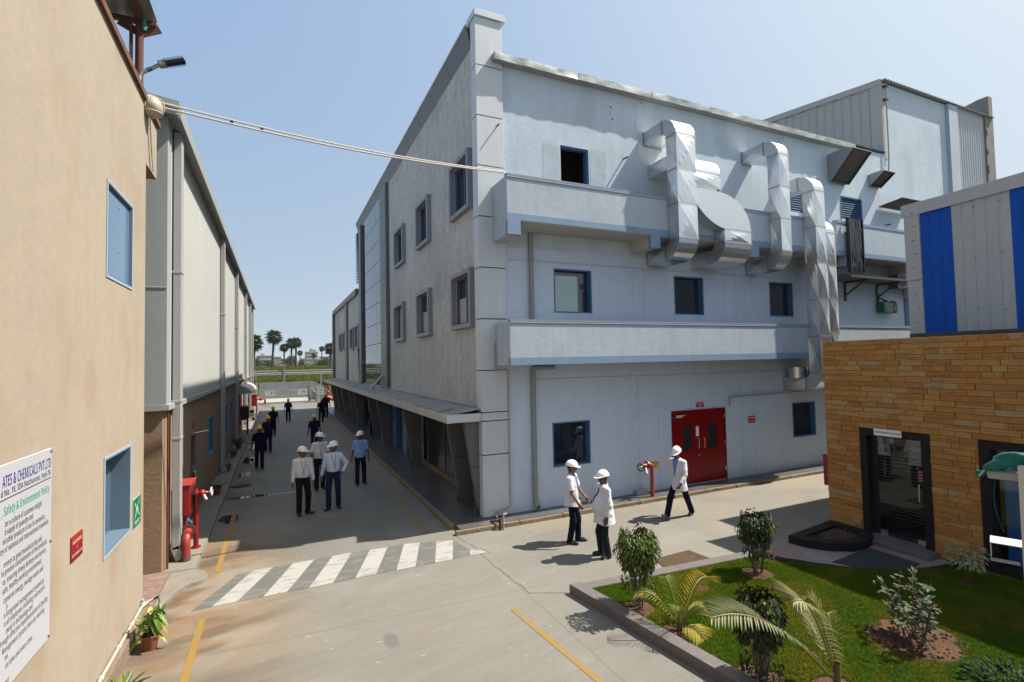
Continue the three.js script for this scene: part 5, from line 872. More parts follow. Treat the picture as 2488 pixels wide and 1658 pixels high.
  const C2 = cab('dark red hose cabinet on a stand in the shaded middle of the alley', -1.95, -1.5, 1.05, 1.75, -33.2, -31.9, mat([0.13, 0.01, 0.012])); part('leg', rod(V(-1.6, 0.1, -33.4), V(-1.6, 1.2, -33.4), 0.05, 10), M.red, C2); part('valve', [xf(new THREE.SphereGeometry(0.11, 12, 10), [-1.36, 1.4, -33.2]), rod(V(-1.6, 1.4, -33.3), V(-1.25, 1.4, -33.2), 0.05, 10)], M.red, C2);
  const C3 = cab('red hose cabinet in the sun at the far end of the alley', -1.95, -1.45, 1.0, 1.85, -44.4, -43.2, M.red); part('leg', rod(V(-1.5, 0.1, -44.4), V(-1.5, 1.2, -44.4), 0.05, 10), M.red, C3); part('valve', [xf(new THREE.SphereGeometry(0.12, 12, 10), [-1.2, 1.45, -44.3]), rod(V(-1.5, 1.45, -44.4), V(-1.0, 1.45, -44.3), 0.05, 10)], M.red, C3);
  const C4 = cab('red cabinet edge peeping out behind the sandstone building', 11.63, 12.1, 0.95, 1.63, -7.88, -7.6, M.red);
  const X = thing('fire_extinguisher', 'red fire extinguisher hung by the blue warehouse door', 'fire extinguisher', [-1.85, 1.0, -30.3], 'fire extinguishers');
  part('cylinder', new THREE.LatheGeometry([[0, 0], [0.085, 0], [0.09, 0.02], [0.09, 0.42], [0.07, 0.49], [0.03, 0.52], [0.03, 0.55], [0, 0.55]].map(([a, b]) => new THREE.Vector2(a, b)), 18), M.red, X, true); part('nozzle', [cyl(0.02, 0.02, 0.07, 0, 0.55, 0), box(-0.02, 0.02, 0.6, 0.62, -0.03, 0.1), tube([V(0, 0.58, 0.03), V(0.05, 0.5, 0.11), V(0.05, 0.2, 0.11)], 0.012, 12, 5)], M.black, X, true);
  const ext = (label, pos) => { const c = X.clone(); c.name = numbered('fire_extinguisher'); c.position.set(...pos); c.userData = { label, category: 'fire extinguisher', group: 'fire extinguishers' }; scene.add(c); };
  ext('red fire extinguisher at the left half of the far gate', [-1.19, 0.12, -58.35]); ext('red fire extinguisher at the right half of the far gate', [3.05, 0.2, -58.35]);
}


// ---------------------------------------------------------------- lawn, kerb and planting
const leafCol = (c, v, r) => { const k = 1 + (r() - 0.5) * v, w = (r() - 0.5) * v * 0.5; return [c[0] * k * (1 + w), c[1] * k, c[2] * k * (1 - w)]; };
// one folded leaf: base at p, pointing along d, blade normal about n
function addLeaf(A, p, d, n, len, wid, c, fold = 0.25, droop = 0.15) {
  const s = V(0, 0, 0).crossVectors(d, n).normalize(), up = V(0, 0, 0).crossVectors(s, d).normalize();
  const at = (t, w, h) => p.clone().addScaledVector(d, t * len).addScaledVector(s, w * wid).addScaledVector(up, h * wid).add(V(0, -droop * len * t * t, 0));
  const b = at(0, 0, 0), m1 = at(0.35, 0, -fold), m2 = at(0.7, 0, -fold), l1 = at(0.35, -0.5, 0), l2 = at(0.7, -0.36, 0), r1 = at(0.35, 0.5, 0), r2 = at(0.7, 0.36, 0), t = at(1, 0, 0);
  for (const tr of [[b, r1, m1], [b, m1, l1], [m1, r1, r2], [m1, r2, m2], [l1, m1, m2], [l1, m2, l2], [m2, r2, t], [l2, m2, t]]) for (const v of tr) { A.p.push(v.x, v.y, v.z); A.c.push(...c); }
}
function leafGeo(A) { const g = new THREE.BufferGeometry(); g.setAttribute('position', new THREE.BufferAttribute(new Float32Array(A.p), 3)); g.setAttribute('color', new THREE.BufferAttribute(new Float32Array(A.c), 3)); g.computeVertexNormals(); return clean(g); }
const leafM = phys([1, 1, 1], { vertexColors: true, specularIntensity: 0.6, roughness: 0.42, transmission: 0.25, thickness: 0, ior: 1.45 });
const leafMatte = phys([1, 1, 1], { vertexColors: true, specularIntensity: 0.3, roughness: 0.7, transmission: 0.22, thickness: 0, ior: 1.4 });
const dirv = (r, up = 0) => { const a = r() * 6.2832, y = r() * 2 - 1 + up; return V(Math.cos(a), y, Math.sin(a)).normalize(); };

const kerbX = (z) => 4.54 + (z + 7.65) * 0.125;
{
  const K = structGroup('lawn_kerb');
  const zs = [-7.66, -6.42, -5.05, -3.7, -2.3, -0.9];
  for (let i = 0; i + 1 < zs.length; i++) { // long stones along the road
    const a = zs[i], b = zs[i + 1] - 0.006, w = 0.21;
    const s = shapeOf([[kerbX(a), -a], [kerbX(b), -b], [kerbX(b) + w, -b], [kerbX(a) + w, -a]].map(([x, y]) => [x, y]));
    part('kerb_stone', uvm(new THREE.ExtrudeGeometry(s, { depth: 0.15, bevelSize: 0.005, bevelThickness: 0.008, bevelSegments: 1 }).rotateX(-Math.PI / 2), i * 1.7), M.granite, K);
  }
  const bz = (x) => -7.66 + (x - 4.76) * 0.075;
  for (let x = 4.77, i = 0; x < 8.35; i++) { const l = [1.1, 0.85, 1.0, 0.62][i % 4], e = Math.min(x + l - 0.006, 8.4); const s = shapeOf([[x, -bz(x)], [x, -bz(x) - 0 - 0 + 0 - 0.22 + 0], [e, -bz(e) - 0.22], [e, -bz(e)]]); part('kerb_stone', uvm(new THREE.ExtrudeGeometry(s, { depth: 0.12, bevelSize: 0.004, bevelThickness: 0.008, bevelSegments: 1 }).rotateX(-Math.PI / 2), i * 2.3), M.granite, K); x += l; }
  const E = (t) => { const q = new THREE.CubicBezierCurve(new THREE.Vector2(8.42, -7.32), new THREE.Vector2(8.9, -6.2), new THREE.Vector2(9.7, -5.2), new THREE.Vector2(11.36, -5.08)).getPoint(t); return q; };
  for (let i = 0; i < 22; i++) { const a = E(i / 22), b = E((i + 0.96) / 22), n = new THREE.Vector2(b.y - a.y, -(b.x - a.x)).normalize().multiplyScalar(0.17); const s = shapeOf([[a.x, -a.y], [b.x, -b.y], [b.x + n.x, -b.y - n.y], [a.x + n.x, -a.y - n.y]]); part('edge_brick', uvm(new THREE.ExtrudeGeometry(s, { depth: 0.11 + 0.004 * (i % 3), bevelSize: 0.003, bevelThickness: 0.004, bevelSegments: 1 }).rotateX(-Math.PI / 2), i), M.graniteDark, K); }
  // apron of pink stone between lawn and door
  const pts = [[8.5, -7.42]]; for (let i = 0; i <= 14; i++) { const q = E(i / 14); pts.push([q.x, q.y]); } pts.push([11.4, -7.6], [9.2, -7.5]);
  const g = uvm(new THREE.ExtrudeGeometry(shapeOf(pts.map(([x, z]) => [x, -z])), { depth: 0.1, bevelEnabled: false }).rotateX(-Math.PI / 2).translate(0, -0.002, 0));
  const pink = mat([1, 1, 1], { map: texture(512, (u, v, o) => { const n = sst(0.45, 0.56, fbm(u * 5, v * 5, 4, 5)), f = vn(u * 120, v * 120, 120); const k = 0.8 + 0.4 * f; o[0] = lerp(0.23, 0.20, n) * k; o[1] = lerp(0.14, 0.185, n) * k; o[2] = lerp(0.12, 0.17, n) * k; }, { tile: 2.4 }), roughness: 0.7 });
  struct('apron', g, pink);
  // planter of dark bricks
  const Pl = thing('planter', 'low dark brick planter with bare soil at the corner of the sandstone building', 'planter', [10.5, 0.1, -7]);
  const out = [[9.66, -7.36], [11.36, -7.58], [11.36, -6.72], [11.1, -6.52], [10.7, -6.42], [10.3, -6.45], [9.95, -6.68], [9.72, -7.0]], inn = out.map(([x, z]) => [10.62 + (x - 10.62) * 0.70, -6.98 + (z + 6.98) * 0.58]);
  for (let i = 0; i < out.length; i++) { const j = (i + 1) % out.length, n = i < 2 || i === 1 ? 5 : 3; for (let k = 0; k < n; k++) { const t0 = k / n, t1 = (k + 0.97) / n, L = (A, B, t) => [lerp(A[0], B[0], t), lerp(A[1], B[1], t)]; const q = [L(out[i], out[j], t0), L(out[i], out[j], t1), L(inn[i], inn[j], t1), L(inn[i], inn[j], t0)]; part('brick', uvm(new THREE.ExtrudeGeometry(shapeOf(q.map(([x, z]) => [x, -z])), { depth: 0.16, bevelSize: 0.004, bevelThickness: 0.005, bevelSegments: 1 }).rotateX(-Math.PI / 2).translate(0, 0.09, 0), i + k), M.graniteDark, Pl); } }
  part('soil', uvm(new THREE.ExtrudeGeometry(shapeOf(inn.map(([x, z]) => [x, -z])), { depth: 0.1, bevelEnabled: false }).rotateX(-Math.PI / 2).translate(0, 0.09, 0)), M.soil, Pl);
  const A = { p: [], c: [] }, r = rng(4); for (let i = 0; i < 26; i++) { const left = i < 12; const p = V(left ? 10.05 + r() * 0.2 : 10.95 + r() * 0.2, 0.19, left ? -7.2 + r() * 0.2 : -7.1 + r() * 0.2); addLeaf(A, p, dirv(r, 1.2), V(0, 1, 0), 0.12, 0.04, leafCol([0.03, 0.055, 0.015], 0.5, r)); } part('seedlings', leafGeo(A), leafMatte, Pl);
  single('door_mat', uvm(new THREE.ExtrudeGeometry(shapeOf([[9.45, 6.3], [10.75, 6.42], [10.75, 5.52], [9.85, 5.44]]), { depth: 0.014, bevelEnabled: false }).rotateX(-Math.PI / 2).translate(0, 0.1, 0)), M.mat2, 'dark grey door mat before the step of the sandstone building', 'door mat');
  single('coir_mat', uvm(new THREE.ExtrudeGeometry(shapeOf([[6.66, 7.62], [7.78, 7.66], [7.73, 8.2], [6.78, 8.16]]), { depth: 0.012, bevelEnabled: false }).rotateX(-Math.PI / 2)), M.mat1, 'brown coir mat lying on the concrete behind the lawn kerb', 'mat');
}
// lawn surface and grass
const inLawn = (x, z) => { if (x < kerbX(z) + 0.22 || z < -7.42 + (x - 4.76) * 0.075 || z > -0.9 || x > 11.35) return false; const t = clamp((x - 8.42) / 2.94); const ez = lerp(-7.1, -4.95, Math.pow(t, 0.62)); return x < 8.42 || z > ez; };
{
  const pts = [[kerbX(-7.4) + 0.21, -7.42]]; pts.push([8.4, -7.18], [8.95, -6.35], [9.7, -5.5], [10.5, -5.1], [11.36, -4.95], [11.36, -0.9], [kerbX(-0.9) + 0.21, -0.9]);
  struct('lawn', uvm(new THREE.ExtrudeGeometry(shapeOf(pts.map(([x, z]) => [x, -z])), { depth: 0.1, bevelEnabled: false }).rotateX(-Math.PI / 2)), mat([1, 1, 1], { map: mottled([0.045, 0.085, 0.012], { amp: 0.35, tile: 3, size: 512, fine: 0.3, stain: [0.09, 0.10, 0.02], stainAmp: 0.4 }), roughness: 1 }));
  const soils = [[5.1, -6.53, 0.25], [7.8, -6.58, 0.26], [5.27, -4.45, 0.3], [5.2, -5.72, 0.24], [5.9, -3.9, 0.3], [6.5, -6.62, 0.12], [10.54, -4.71, 0.16]];
  const rose = (x, z) => Math.hypot((x - 7.85) / 0.62, (z + 4.12) / 0.5);
  const A = [], r = rng(12), blades = { p: [], c: [] };
  for (let i = 0; i < 8; i++) { const a = r() * 6.28, l = 0.03 + 0.022 * r(), w = 0.0028, bx = (r() - 0.5) * 0.03, bz = (r() - 0.5) * 0.03, d = V(Math.cos(a) * 0.45, 1, Math.sin(a) * 0.45).normalize(), s = V(-Math.sin(a), 0, Math.cos(a)), b = V(bx, 0, bz), k = 0.8 + 0.5 * r(); const t = b.clone().addScaledVector(d, l).add(V(Math.cos(a) * l * 0.3, 0, Math.sin(a) * l * 0.3)), l0 = b.clone().addScaledVector(s, w), r0 = b.clone().addScaledVector(s, -w); for (const v of [l0, r0, t]) { blades.p.push(v.x, v.y, v.z); blades.c.push(k, k, k); } }
  const g = leafGeo(blades), pos = [];
  for (let i = 0; i < 260000 && pos.length < 98000; i++) { const x = rr(4.7, 11.4, r), z = -7.5 + 6.4 * Math.pow(r(), 1.25); if (!inLawn(x, z)) continue; if (soils.some((s) => Math.hypot(x - s[0], z - s[1]) < s[2] * (0.75 + 0.5 * vn(x * 9, z * 9))) || rose(x, z) < 0.75 + 0.5 * vn(x * 5, z * 5)) continue; pos.push([x, z]); }
  const im = new THREE.InstancedMesh(g, phys([1, 1, 1], { vertexColors: true, roughness: 1, specularIntensity: 0.2, transmission: 0.2, thickness: 0 }), pos.length), m = new THREE.Matrix4(), c = new THREE.Color();
  pos.forEach(([x, z], i) => { const n = fbm(x * 1.3, z * 1.3, 4), s = 0.75 + 0.5 * r() + 0.5 * (n - 0.5); m.compose(V(x, 0.098, z), new THREE.Quaternion().setFromEuler(new THREE.Euler(0, r() * 6.28, 0)), V(1.1, s, 1.1)); im.setMatrixAt(i, m); const y = sst(0.45, 0.7, fbm(x * 2.2 + 8, z * 2.2, 4)), k = 0.72 + 0.55 * n + 0.3 * (r() - 0.5); c.setRGB(lerp(0.060, 0.12, y) * k, lerp(0.108, 0.125, y) * k, lerp(0.002, 0.007, y) * k); im.setColorAt(i, c); });
  im.name = 'grass'; im.userData = { kind: 'stuff', label: 'short green grass covering the kerbed lawn', category: 'grass' }; im.castShadow = im.receiveShadow = true; scene.add(im);
  // bare soil round the plants
  const patch = (x, z, rx, rz, s) => { const g2 = new THREE.CircleGeometry(1, 30, 0, 6.2832).rotateX(-Math.PI / 2), ring = new THREE.RingGeometry(0.02, 1, 30, 5).rotateX(-Math.PI / 2), p = ring.attributes.position; for (let i = 0; i < p.count; i++) { const a = Math.atan2(p.getZ(i), p.getX(i)), q = Math.hypot(p.getX(i), p.getZ(i)), k = 0.85 + 0.35 * vn(Math.cos(a) * 2 + s * 5 + 9, Math.sin(a) * 2 + 9); p.setXYZ(i, x + p.getX(i) * rx * k, 0.101 + (q < 0.95 ? 0.05 * vn(p.getX(i) * 6 + s, p.getZ(i) * 6 + 4) * (1 - q) + 0.006 : 0.0), z + p.getZ(i) * rz * k); } ring.computeVertexNormals(); return uvm(ring); };
  soils.forEach(([x, z, q], i) => struct('soil', patch(x, z, q, q, i), M.soil)); struct('soil', patch(7.85, -4.12, 0.68, 0.56, 20), M.soil);
  const cl = [], rc = rng(31); for (let i = 0; i < 160; i++) { const a = rc() * 6.28, q = Math.sqrt(rc()) * 0.6; cl.push(xf(new THREE.IcosahedronGeometry(0.008 + 0.02 * rc(), 0), [7.85 + Math.cos(a) * q, 0.115, -4.12 + Math.sin(a) * q * 0.8], [rc() * 6, rc() * 6, 0])); }
  const cm = struct('soil_clods', cl, M.soil); cm.userData = { kind: 'stuff', label: 'crumbs of red soil round the rose bush', category: 'soil' };
}
function stems(list) { return list.map(([a, b, r0, r1, w]) => { const mid = a.clone().lerp(b, 0.5).add(w || V(0, 0, 0)); return tube([a, mid, b], (r0 + r1) / 2, 8, 6); }); }
function ficus(label, x, z, top, crownBot, rw, n, seed, col, size = 0.062) {
  const T = thing('ficus_bush', label, 'bush', [x, 0.1, z], 'clipped ficus bushes on the lawn'), r = rng(seed), A = { p: [], c: [] };
  const st = []; for (let i = 0; i < 8; i++) { const a = r() * 6.28, b = V(x + Math.cos(a) * 0.05, 0.08, z + Math.sin(a) * 0.05), e = V(x + Math.cos(a) * rw * (0.25 + 0.45 * r()), lerp(crownBot, top, 0.25 + 0.3 * r()), z + Math.sin(a) * rw * (0.25 + 0.45 * r())); st.push([b, e, 0.017, 0.008, V((r() - 0.5) * 0.05, 0, (r() - 0.5) * 0.05)]); for (let k = 0; k < 3; k++) { const m = b.clone().lerp(e, 0.5 + 0.15 * k); st.push([m, m.clone().add(V((r() - 0.5) * 0.3, 0.12 + 0.14 * r(), (r() - 0.5) * 0.3)), 0.006, 0.004, V(0, 0, 0)]); } }
  part('trunk', stems(st), M.bark, T);
  const cy = (top + crownBot) / 2, hh = (top - crownBot) / 2;
  for (let i = 0; i < n; i++) {
    const d = dirv(r, 0.12), q = Math.pow(r(), 0.38), lump = 0.74 + 0.52 * vn3(d.x * 2.6 + 5 + seed, d.y * 2.6 + 5, d.z * 2.6 + 5); const low = d.y < 0 ? 1 - 0.18 * -d.y : 1;
    const p = V(x + d.x * rw * q * lump * low, cy + d.y * hh * q * lump, z + d.z * rw * q * lump * low);
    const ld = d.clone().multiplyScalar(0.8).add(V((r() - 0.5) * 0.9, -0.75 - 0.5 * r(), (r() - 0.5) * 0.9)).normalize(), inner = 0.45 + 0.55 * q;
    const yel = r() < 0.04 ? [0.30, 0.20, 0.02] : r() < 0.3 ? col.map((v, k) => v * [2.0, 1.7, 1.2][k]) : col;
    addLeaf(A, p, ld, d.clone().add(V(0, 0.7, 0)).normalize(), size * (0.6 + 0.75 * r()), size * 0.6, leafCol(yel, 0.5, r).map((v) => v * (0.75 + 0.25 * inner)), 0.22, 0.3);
  }
  for (let i = 0; i < n * 0.05; i++) { const a = r() * 6.28, p = V(x + Math.cos(a) * rw * (0.5 + 0.5 * r()), crownBot - 0.12 * r(), z + Math.sin(a) * rw * (0.5 + 0.5 * r())); addLeaf(A, p, dirv(r, -1), V(0, 1, 0), size, size * 0.45, leafCol(col, 0.5, r)); }
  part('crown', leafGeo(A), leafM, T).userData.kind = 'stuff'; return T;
}
ficus('rounded ficus bush nearest the lawn corner and kerb', 5.1, -6.53, 1.42, 0.56, 0.315, 2300, 1, [0.045, 0.078, 0.008]);
ficus('rounded ficus bush at the far edge of the lawn near the planter', 7.8, -6.58, 1.28, 0.52, 0.29, 2100, 2, [0.02, 0.04, 0.01]);
ficus('dark ficus bush in the lower part of the lawn behind the big palm frond', 5.27, -4.45, 1.27, 0.38, 0.27, 2200, 3, [0.02, 0.036, 0.009]);
{ // variegated and low shrubs
  const T = thing('variegated_shrub', 'small pale-leaved shrub on a thin stem against the sandstone wall', 'shrub', [10.54, 0.1, -4.71]), r = rng(8), A = { p: [], c: [] };
  part('trunk', stems([[V(10.54, 0.08, -4.71), V(10.54, 0.5, -4.71), 0.012, 0.008, V(0.01, 0, 0)], [V(10.54, 0.3, -4.71), V(10.62, 0.6, -4.66), 0.007, 0.004], [V(10.54, 0.3, -4.71), V(10.45, 0.58, -4.75), 0.007, 0.004]]), M.bark, T);
  for (let i = 0; i < 420; i++) { const d = dirv(r), q = Math.pow(r(), 0.4), p = V(10.54 + d.x * 0.27 * q, 0.56 + d.y * 0.27 * q, -4.71 + d.z * 0.27 * q); addLeaf(A, p, d.clone().add(V(0, -0.5, 0)).normalize(), d.clone().add(V(0, 0.8, 0)).normalize(), 0.065, 0.03, leafCol([0.30, 0.33, 0.19], 0.5, r)); }
  part('crown', leafGeo(A), leafMatte, T).userData.kind = 'stuff';
  const L = thing('low_shrub', 'dark glossy low shrub at the bottom edge of the lawn, lower right', 'shrub', [7.25, 0.1, -2.95]), B = { p: [], c: [] };
  part('trunk', stems([[V(7.25, 0.08, -2.95), V(7.2, 0.35, -2.9), 0.012, 0.008], [V(7.25, 0.1, -2.95), V(7.4, 0.36, -3.0), 0.01, 0.006]]), M.bark, L);
  for (let i = 0; i < 620; i++) { const d = dirv(r), q = Math.pow(r(), 0.4), p = V(7.25 + d.x * 0.36 * q, 0.30 + d.y * 0.26 * q, -2.95 + d.z * 0.36 * q); addLeaf(B, p, d, d.clone().add(V(0, 0.9, 0)).normalize(), 0.085, 0.045, leafCol([0.02, 0.045, 0.01], 0.5, r)); }
  part('crown', leafGeo(B), leafMatte, L).userData.kind = 'stuff';
  // rose bush: bare canes with sparse grey-green leaflets and one red bud
  const Rb = thing('rose_bush', 'sparse thorny rose bush with grey-green leaves in a patch of red soil', 'rose bush', [7.8, 0.1, -4.1]), C = { p: [], c: [] }, st = [], r2 = rng(77);
  for (let i = 0; i < 17; i++) {
    const a = i / 17 * 6.28 + r2(), b = V(7.82 + 0.34 * (r2() - 0.5), 0.1, -4.08 + 0.3 * (r2() - 0.5)), h = 0.38 + 0.5 * r2(), e = b.clone().add(V(Math.cos(a) * (0.12 + 0.34 * r2()), h, Math.sin(a) * (0.12 + 0.3 * r2())));
    const w = V((r2() - 0.5) * 0.1, 0, (r2() - 0.5) * 0.1); st.push([b, e, 0.008, 0.005, w]);
    for (let k = 0; k < 6; k++) { const t = 0.42 + 0.6 * k / 6, p = b.clone().lerp(e, t).add(w.clone().multiplyScalar(4 * t * (1 - t) * 0.6)), d = dirv(r2, 0.3), tip = p.clone().addScaledVector(d, 0.085); st.push([p, tip, 0.002, 0.002]);
      for (let l = 0; l < 5; l++) { const q = p.clone().lerp(tip, 0.35 + 0.16 * l), sd = V(-d.z, 0.1, d.x).multiplyScalar(l === 4 ? 0 : (l % 2 ? 1 : -1)).addScaledVector(d, 0.8).normalize(); addLeaf(C, q, sd, V((r2() - 0.5) * 0.6, 1, (r2() - 0.5) * 0.6).normalize(), 0.07 + 0.02 * r2(), 0.042, leafCol([0.10, 0.118, 0.078], 0.4, r2), 0.15, 0.1); } }
  }
  part('canes', stems(st), mat([0.16, 0.13, 0.075], { roughness: 0.8 }), Rb); part('leaves', leafGeo(C), leafMatte, Rb).userData.kind = 'stuff';
  part('bud', xf(new THREE.SphereGeometry(0.026, 10, 8), [7.86, 0.66, -4.12], [0, 0, 0.4], [0.8, 1.2, 0.8]), mat([0.4, 0.01, 0.02]), Rb); part('bud', xf(new THREE.SphereGeometry(0.022, 10, 8), [7.62, 0.78, -4.5], [0, 0, 0.4], [0.8, 1.2, 0.8]), mat([0.5, 0.27, 0.03]), Rb);
}
// feather palms
function frond(P, base, dir, len, rise, droop, leaf, n, col, seed, spreadUp = 0.25) {
  const r = rng(seed), A = { p: [], c: [] }, pts = [], d = V(dir[0], 0, dir[1]).normalize();
  for (let i = 0; i <= 14; i++) { const t = i / 14; pts.push(base.clone().addScaledVector(d, len * (t * 0.92 + 0.08 * t * t)).add(V(0, rise * Math.sin(t * 1.7) - droop * t * t, 0))); }
  const cv = new THREE.CatmullRomCurve3(pts); const G = [new THREE.TubeGeometry(cv, 26, 0.011, 6)];
  const f = part('frond', merge(G), mat([0.24, 0.20, 0.04], { roughness: 0.5 }), P);
  for (let i = 0; i < n; i++) for (const s of [-1, 1]) {
    const t = 0.16 + 0.84 * (i + r() * 0.4) / n, p = cv.getPoint(Math.min(t, 1)), tg = cv.getTangent(Math.min(t, 1)), sd = V(0, 0, 0).crossVectors(tg, V(0, 1, 0)).normalize().multiplyScalar(s), ll = leaf * Math.sin(0.35 + 2.5 * Math.min(t, 1)) * (0.85 + 0.3 * r());
    const ld = sd.clone().multiplyScalar(0.95).addScaledVector(tg, 0.65).add(V(0, spreadUp, 0)).normalize(); addLeaf(A, p, ld, V(0, 1, 0).addScaledVector(sd, -0.35).normalize(), ll, leaf * 0.045, leafCol(col, 0.35, r), 0.35, 0.28);
  }
  part('leaflets', leafGeo(A), leafMatte, f); return f;
}
{
  const P1 = thing('palm', 'small yellowing feather palm near the kerb between two ficus bushes', 'palm', [5.2, 0.1, -5.75]), Y = [0.32, 0.27, 0.05], G = [0.15, 0.19, 0.035];
  const b = V(5.2, 0.12, -5.75); part('stem', stems([[V(5.2, 0.08, -5.75), V(5.21, 0.34, -5.75), 0.03, 0.02], [V(5.22, 0.08, -5.72), V(5.28, 0.3, -5.7), 0.018, 0.012]]), mat([0.2, 0.17, 0.05]), P1);
  frond(P1, b, [1, -0.25], 0.95, 0.82, 0.42, 0.32, 22, [0.30, 0.20, 0.03], 1, 0.5); frond(P1, b, [-0.9, -0.55], 0.62, 0.62, 0.14, 0.27, 17, [0.22, 0.20, 0.035], 2, 0.1); frond(P1, b, [0.2, 0.8], 0.4, 0.22, 0.2, 0.32, 16, Y, 3, 0.0); frond(P1, b, [0.1, -0.9], 0.34, 0.66, 0.05, 0.2, 20, G, 4); frond(P1, b, [-0.5, 0.5], 0.3, 0.5, 0.1, 0.2, 16, G, 5); frond(P1, b, [0.6, 0.5], 0.36, 0.45, 0.12, 0.2, 16, Y, 6);
  const P2 = thing('palm', 'large feather palm with broad arching fronds at the bottom of the lawn', 'palm', [5.92, 0.1, -3.95]), c = V(5.92, 0.15, -3.95);
  part('stem', stems([[V(5.92, 0.08, -3.95), V(5.92, 0.4, -3.95), 0.045, 0.03]]), mat([0.22, 0.19, 0.06]), P2);
  frond(P2, c, [-1.6, -0.4], 1.6, 1.0, 0.05, 0.6, 36, [0.19, 0.20, 0.10], 11, 0.3); frond(P2, c, [-0.8, -0.3], 0.5, 1.04, 0.05, 0.58, 34, [0.28, 0.275, 0.13], 12, 0.15); frond(P2, c, [-0.3, -0.9], 0.3, 0.95, 0.05, 0.26, 20, [0.16, 0.17, 0.04], 13, 0.5); frond(P2, c, [0.5, -0.7], 0.25, 0.75, 0.05, 0.22, 18, [0.2, 0.2, 0.05], 16, 0.4);
}
// potted plants along the left
function pot(name, label, x, z, y, kind, seed, sc = 1) {
  const T = thing('potted_plant', label, 'potted plant', [x, y, z], 'terracotta pots along the left wall'), r = rng(seed), A = { p: [], c: [] };
  if (kind === 'croton') {
    const s = new THREE.CylinderGeometry(0.135, 0.098, 0.2, 4, 3, true).rotateY(Math.PI / 4); part('pot', [s.translate(0, 0.1, 0), new THREE.CylinderGeometry(0.098, 0.098, 0.006, 4).rotateY(Math.PI / 4).translate(0, 0.003, 0)], M.terracotta, T, true);
    part('rim', [box(-0.105, 0.105, 0.185, 0.208, -0.105, -0.085), box(-0.105, 0.105, 0.185, 0.208, 0.085, 0.105), box(-0.105, -0.085, 0.185, 0.208, -0.085, 0.085), box(0.085, 0.105, 0.185, 0.208, -0.085, 0.085)], M.terracotta, T, true); part('soil', box(-0.085, 0.085, 0.15, 0.175, -0.085, 0.085), M.soil, T, true);
  } else { part('pot', new THREE.LatheGeometry([[0, 0], [0.085, 0], [0.115, 0.16], [0.13, 0.165], [0.13, 0.2], [0.112, 0.2], [0.108, 0.17], [0, 0.165]].map(([a, b]) => new THREE.Vector2(a * sc, b * sc)), 20), M.terracotta, T, true); part('soil', new THREE.CylinderGeometry(0.108 * sc, 0.108 * sc, 0.01, 16).translate(0, 0.17 * sc, 0), M.soil, T, true); }
  const st = [];
  if (kind === 'croton') for (let i = 0; i < 60; i++) { const a = r() * 6.28, h = 0.2 + 0.34 * r(), q = 0.03 + 0.09 * r(), p = V(Math.cos(a) * q, h, Math.sin(a) * q), d = V(Math.cos(a) * (0.35 + 0.5 * r()), r() < 0.6 ? 0.9 : -0.5, Math.sin(a) * (0.35 + 0.5 * r())).normalize(); st.push([V(Math.cos(a) * 0.02, 0.17, Math.sin(a) * 0.02), p, 0.004, 0.003]); const c = i % 7 === 0 ? [0.5, 0.48, 0.1] : i % 3 === 0 ? [0.22, 0.28, 0.03] : [0.085, 0.17, 0.02]; addLeaf(A, p, d, V(0, 1, 0).addScaledVector(d, -0.2).normalize(), 0.15 + 0.06 * r(), 0.075, leafCol(c, 0.3, r), 0.18, 0.35); }
  else if (kind === 'spiky') for (let i = 0; i < 34; i++) { const a = r() * 6.28, e = 0.25 + 0.9 * r(), d = V(Math.cos(a), e, Math.sin(a)).normalize(); addLeaf(A, V(0, 0.17 * sc, 0), d, V(0, 1, 0).addScaledVector(d, -0.5).normalize(), (0.24 + 0.16 * r()) * sc, 0.035 * sc, leafCol(i % 5 ? [0.05, 0.11, 0.025] : [0.14, 0.16, 0.03], 0.4, r), 0.3, 0.3); }
  else if (kind === 'fern') for (let k = 0; k < 16; k++) { const a = k * 2.4, pts = []; for (let i = 0; i < 16; i++) { const t = i / 16, p = V(Math.cos(a) * 0.42 * t, 0.18 + 0.34 * Math.sin(t * 2.2), Math.sin(a) * 0.42 * t); for (const s of [-1, 1]) addLeaf(A, p, V(-Math.sin(a) * s, 0.1, Math.cos(a) * s).addScaledVector(V(Math.cos(a), 0, Math.sin(a)), 0.5).normalize(), V(0, 1, 0), 0.085 * (1.05 - t), 0.02, leafCol([0.07, 0.14, 0.02], 0.3, r), 0.2, 0.1); } }
  else for (let i = 0; i < 150; i++) { const d = dirv(r, 0.3), q = Math.pow(r(), 0.4) * 0.27, p = V(d.x * q, 0.42 + d.y * q * 0.8, d.z * q); if (i < 14) st.push([V(0, 0.16, 0), p, 0.004, 0.003]); addLeaf(A, p, d.clone().add(V(0, -0.5, 0)).normalize(), d.clone().add(V(0, 0.8, 0)).normalize(), 0.12, 0.05, leafCol([0.035, 0.085, 0.025], 0.4, r), 0.2, 0.3); }
  if (st.length) part('stems', stems(st), mat([0.12, 0.13, 0.04]), T, true);
  part('foliage', leafGeo(A), leafM, T, true); return T;
}
pot('p', 'square terracotta pot with broad yellow-green leaves at the foot of the tan wall', -1.66, -8.93, 0, 'croton', 3);
pot('p', 'wide terracotta bowl with spiky leaves at the bottom edge below the tan wall', -1.66, -7.5, 0, 'spiky', 4, 1.2);
pot('p', 'nearest shaded alley pot with thin grassy leaves, by the maroon door', -1.72, -18.15, 0.1, 'spiky', 5, 1.15);
pot('p', 'shaded alley pot with a feathery bright green fern', -1.75, -22.0, 0.1, 'fern', 6, 1.2);
pot('p', 'shaded alley pot with few leaves just beyond the fern', -1.75, -25.2, 0.1, 'spiky', 7, 1.2);
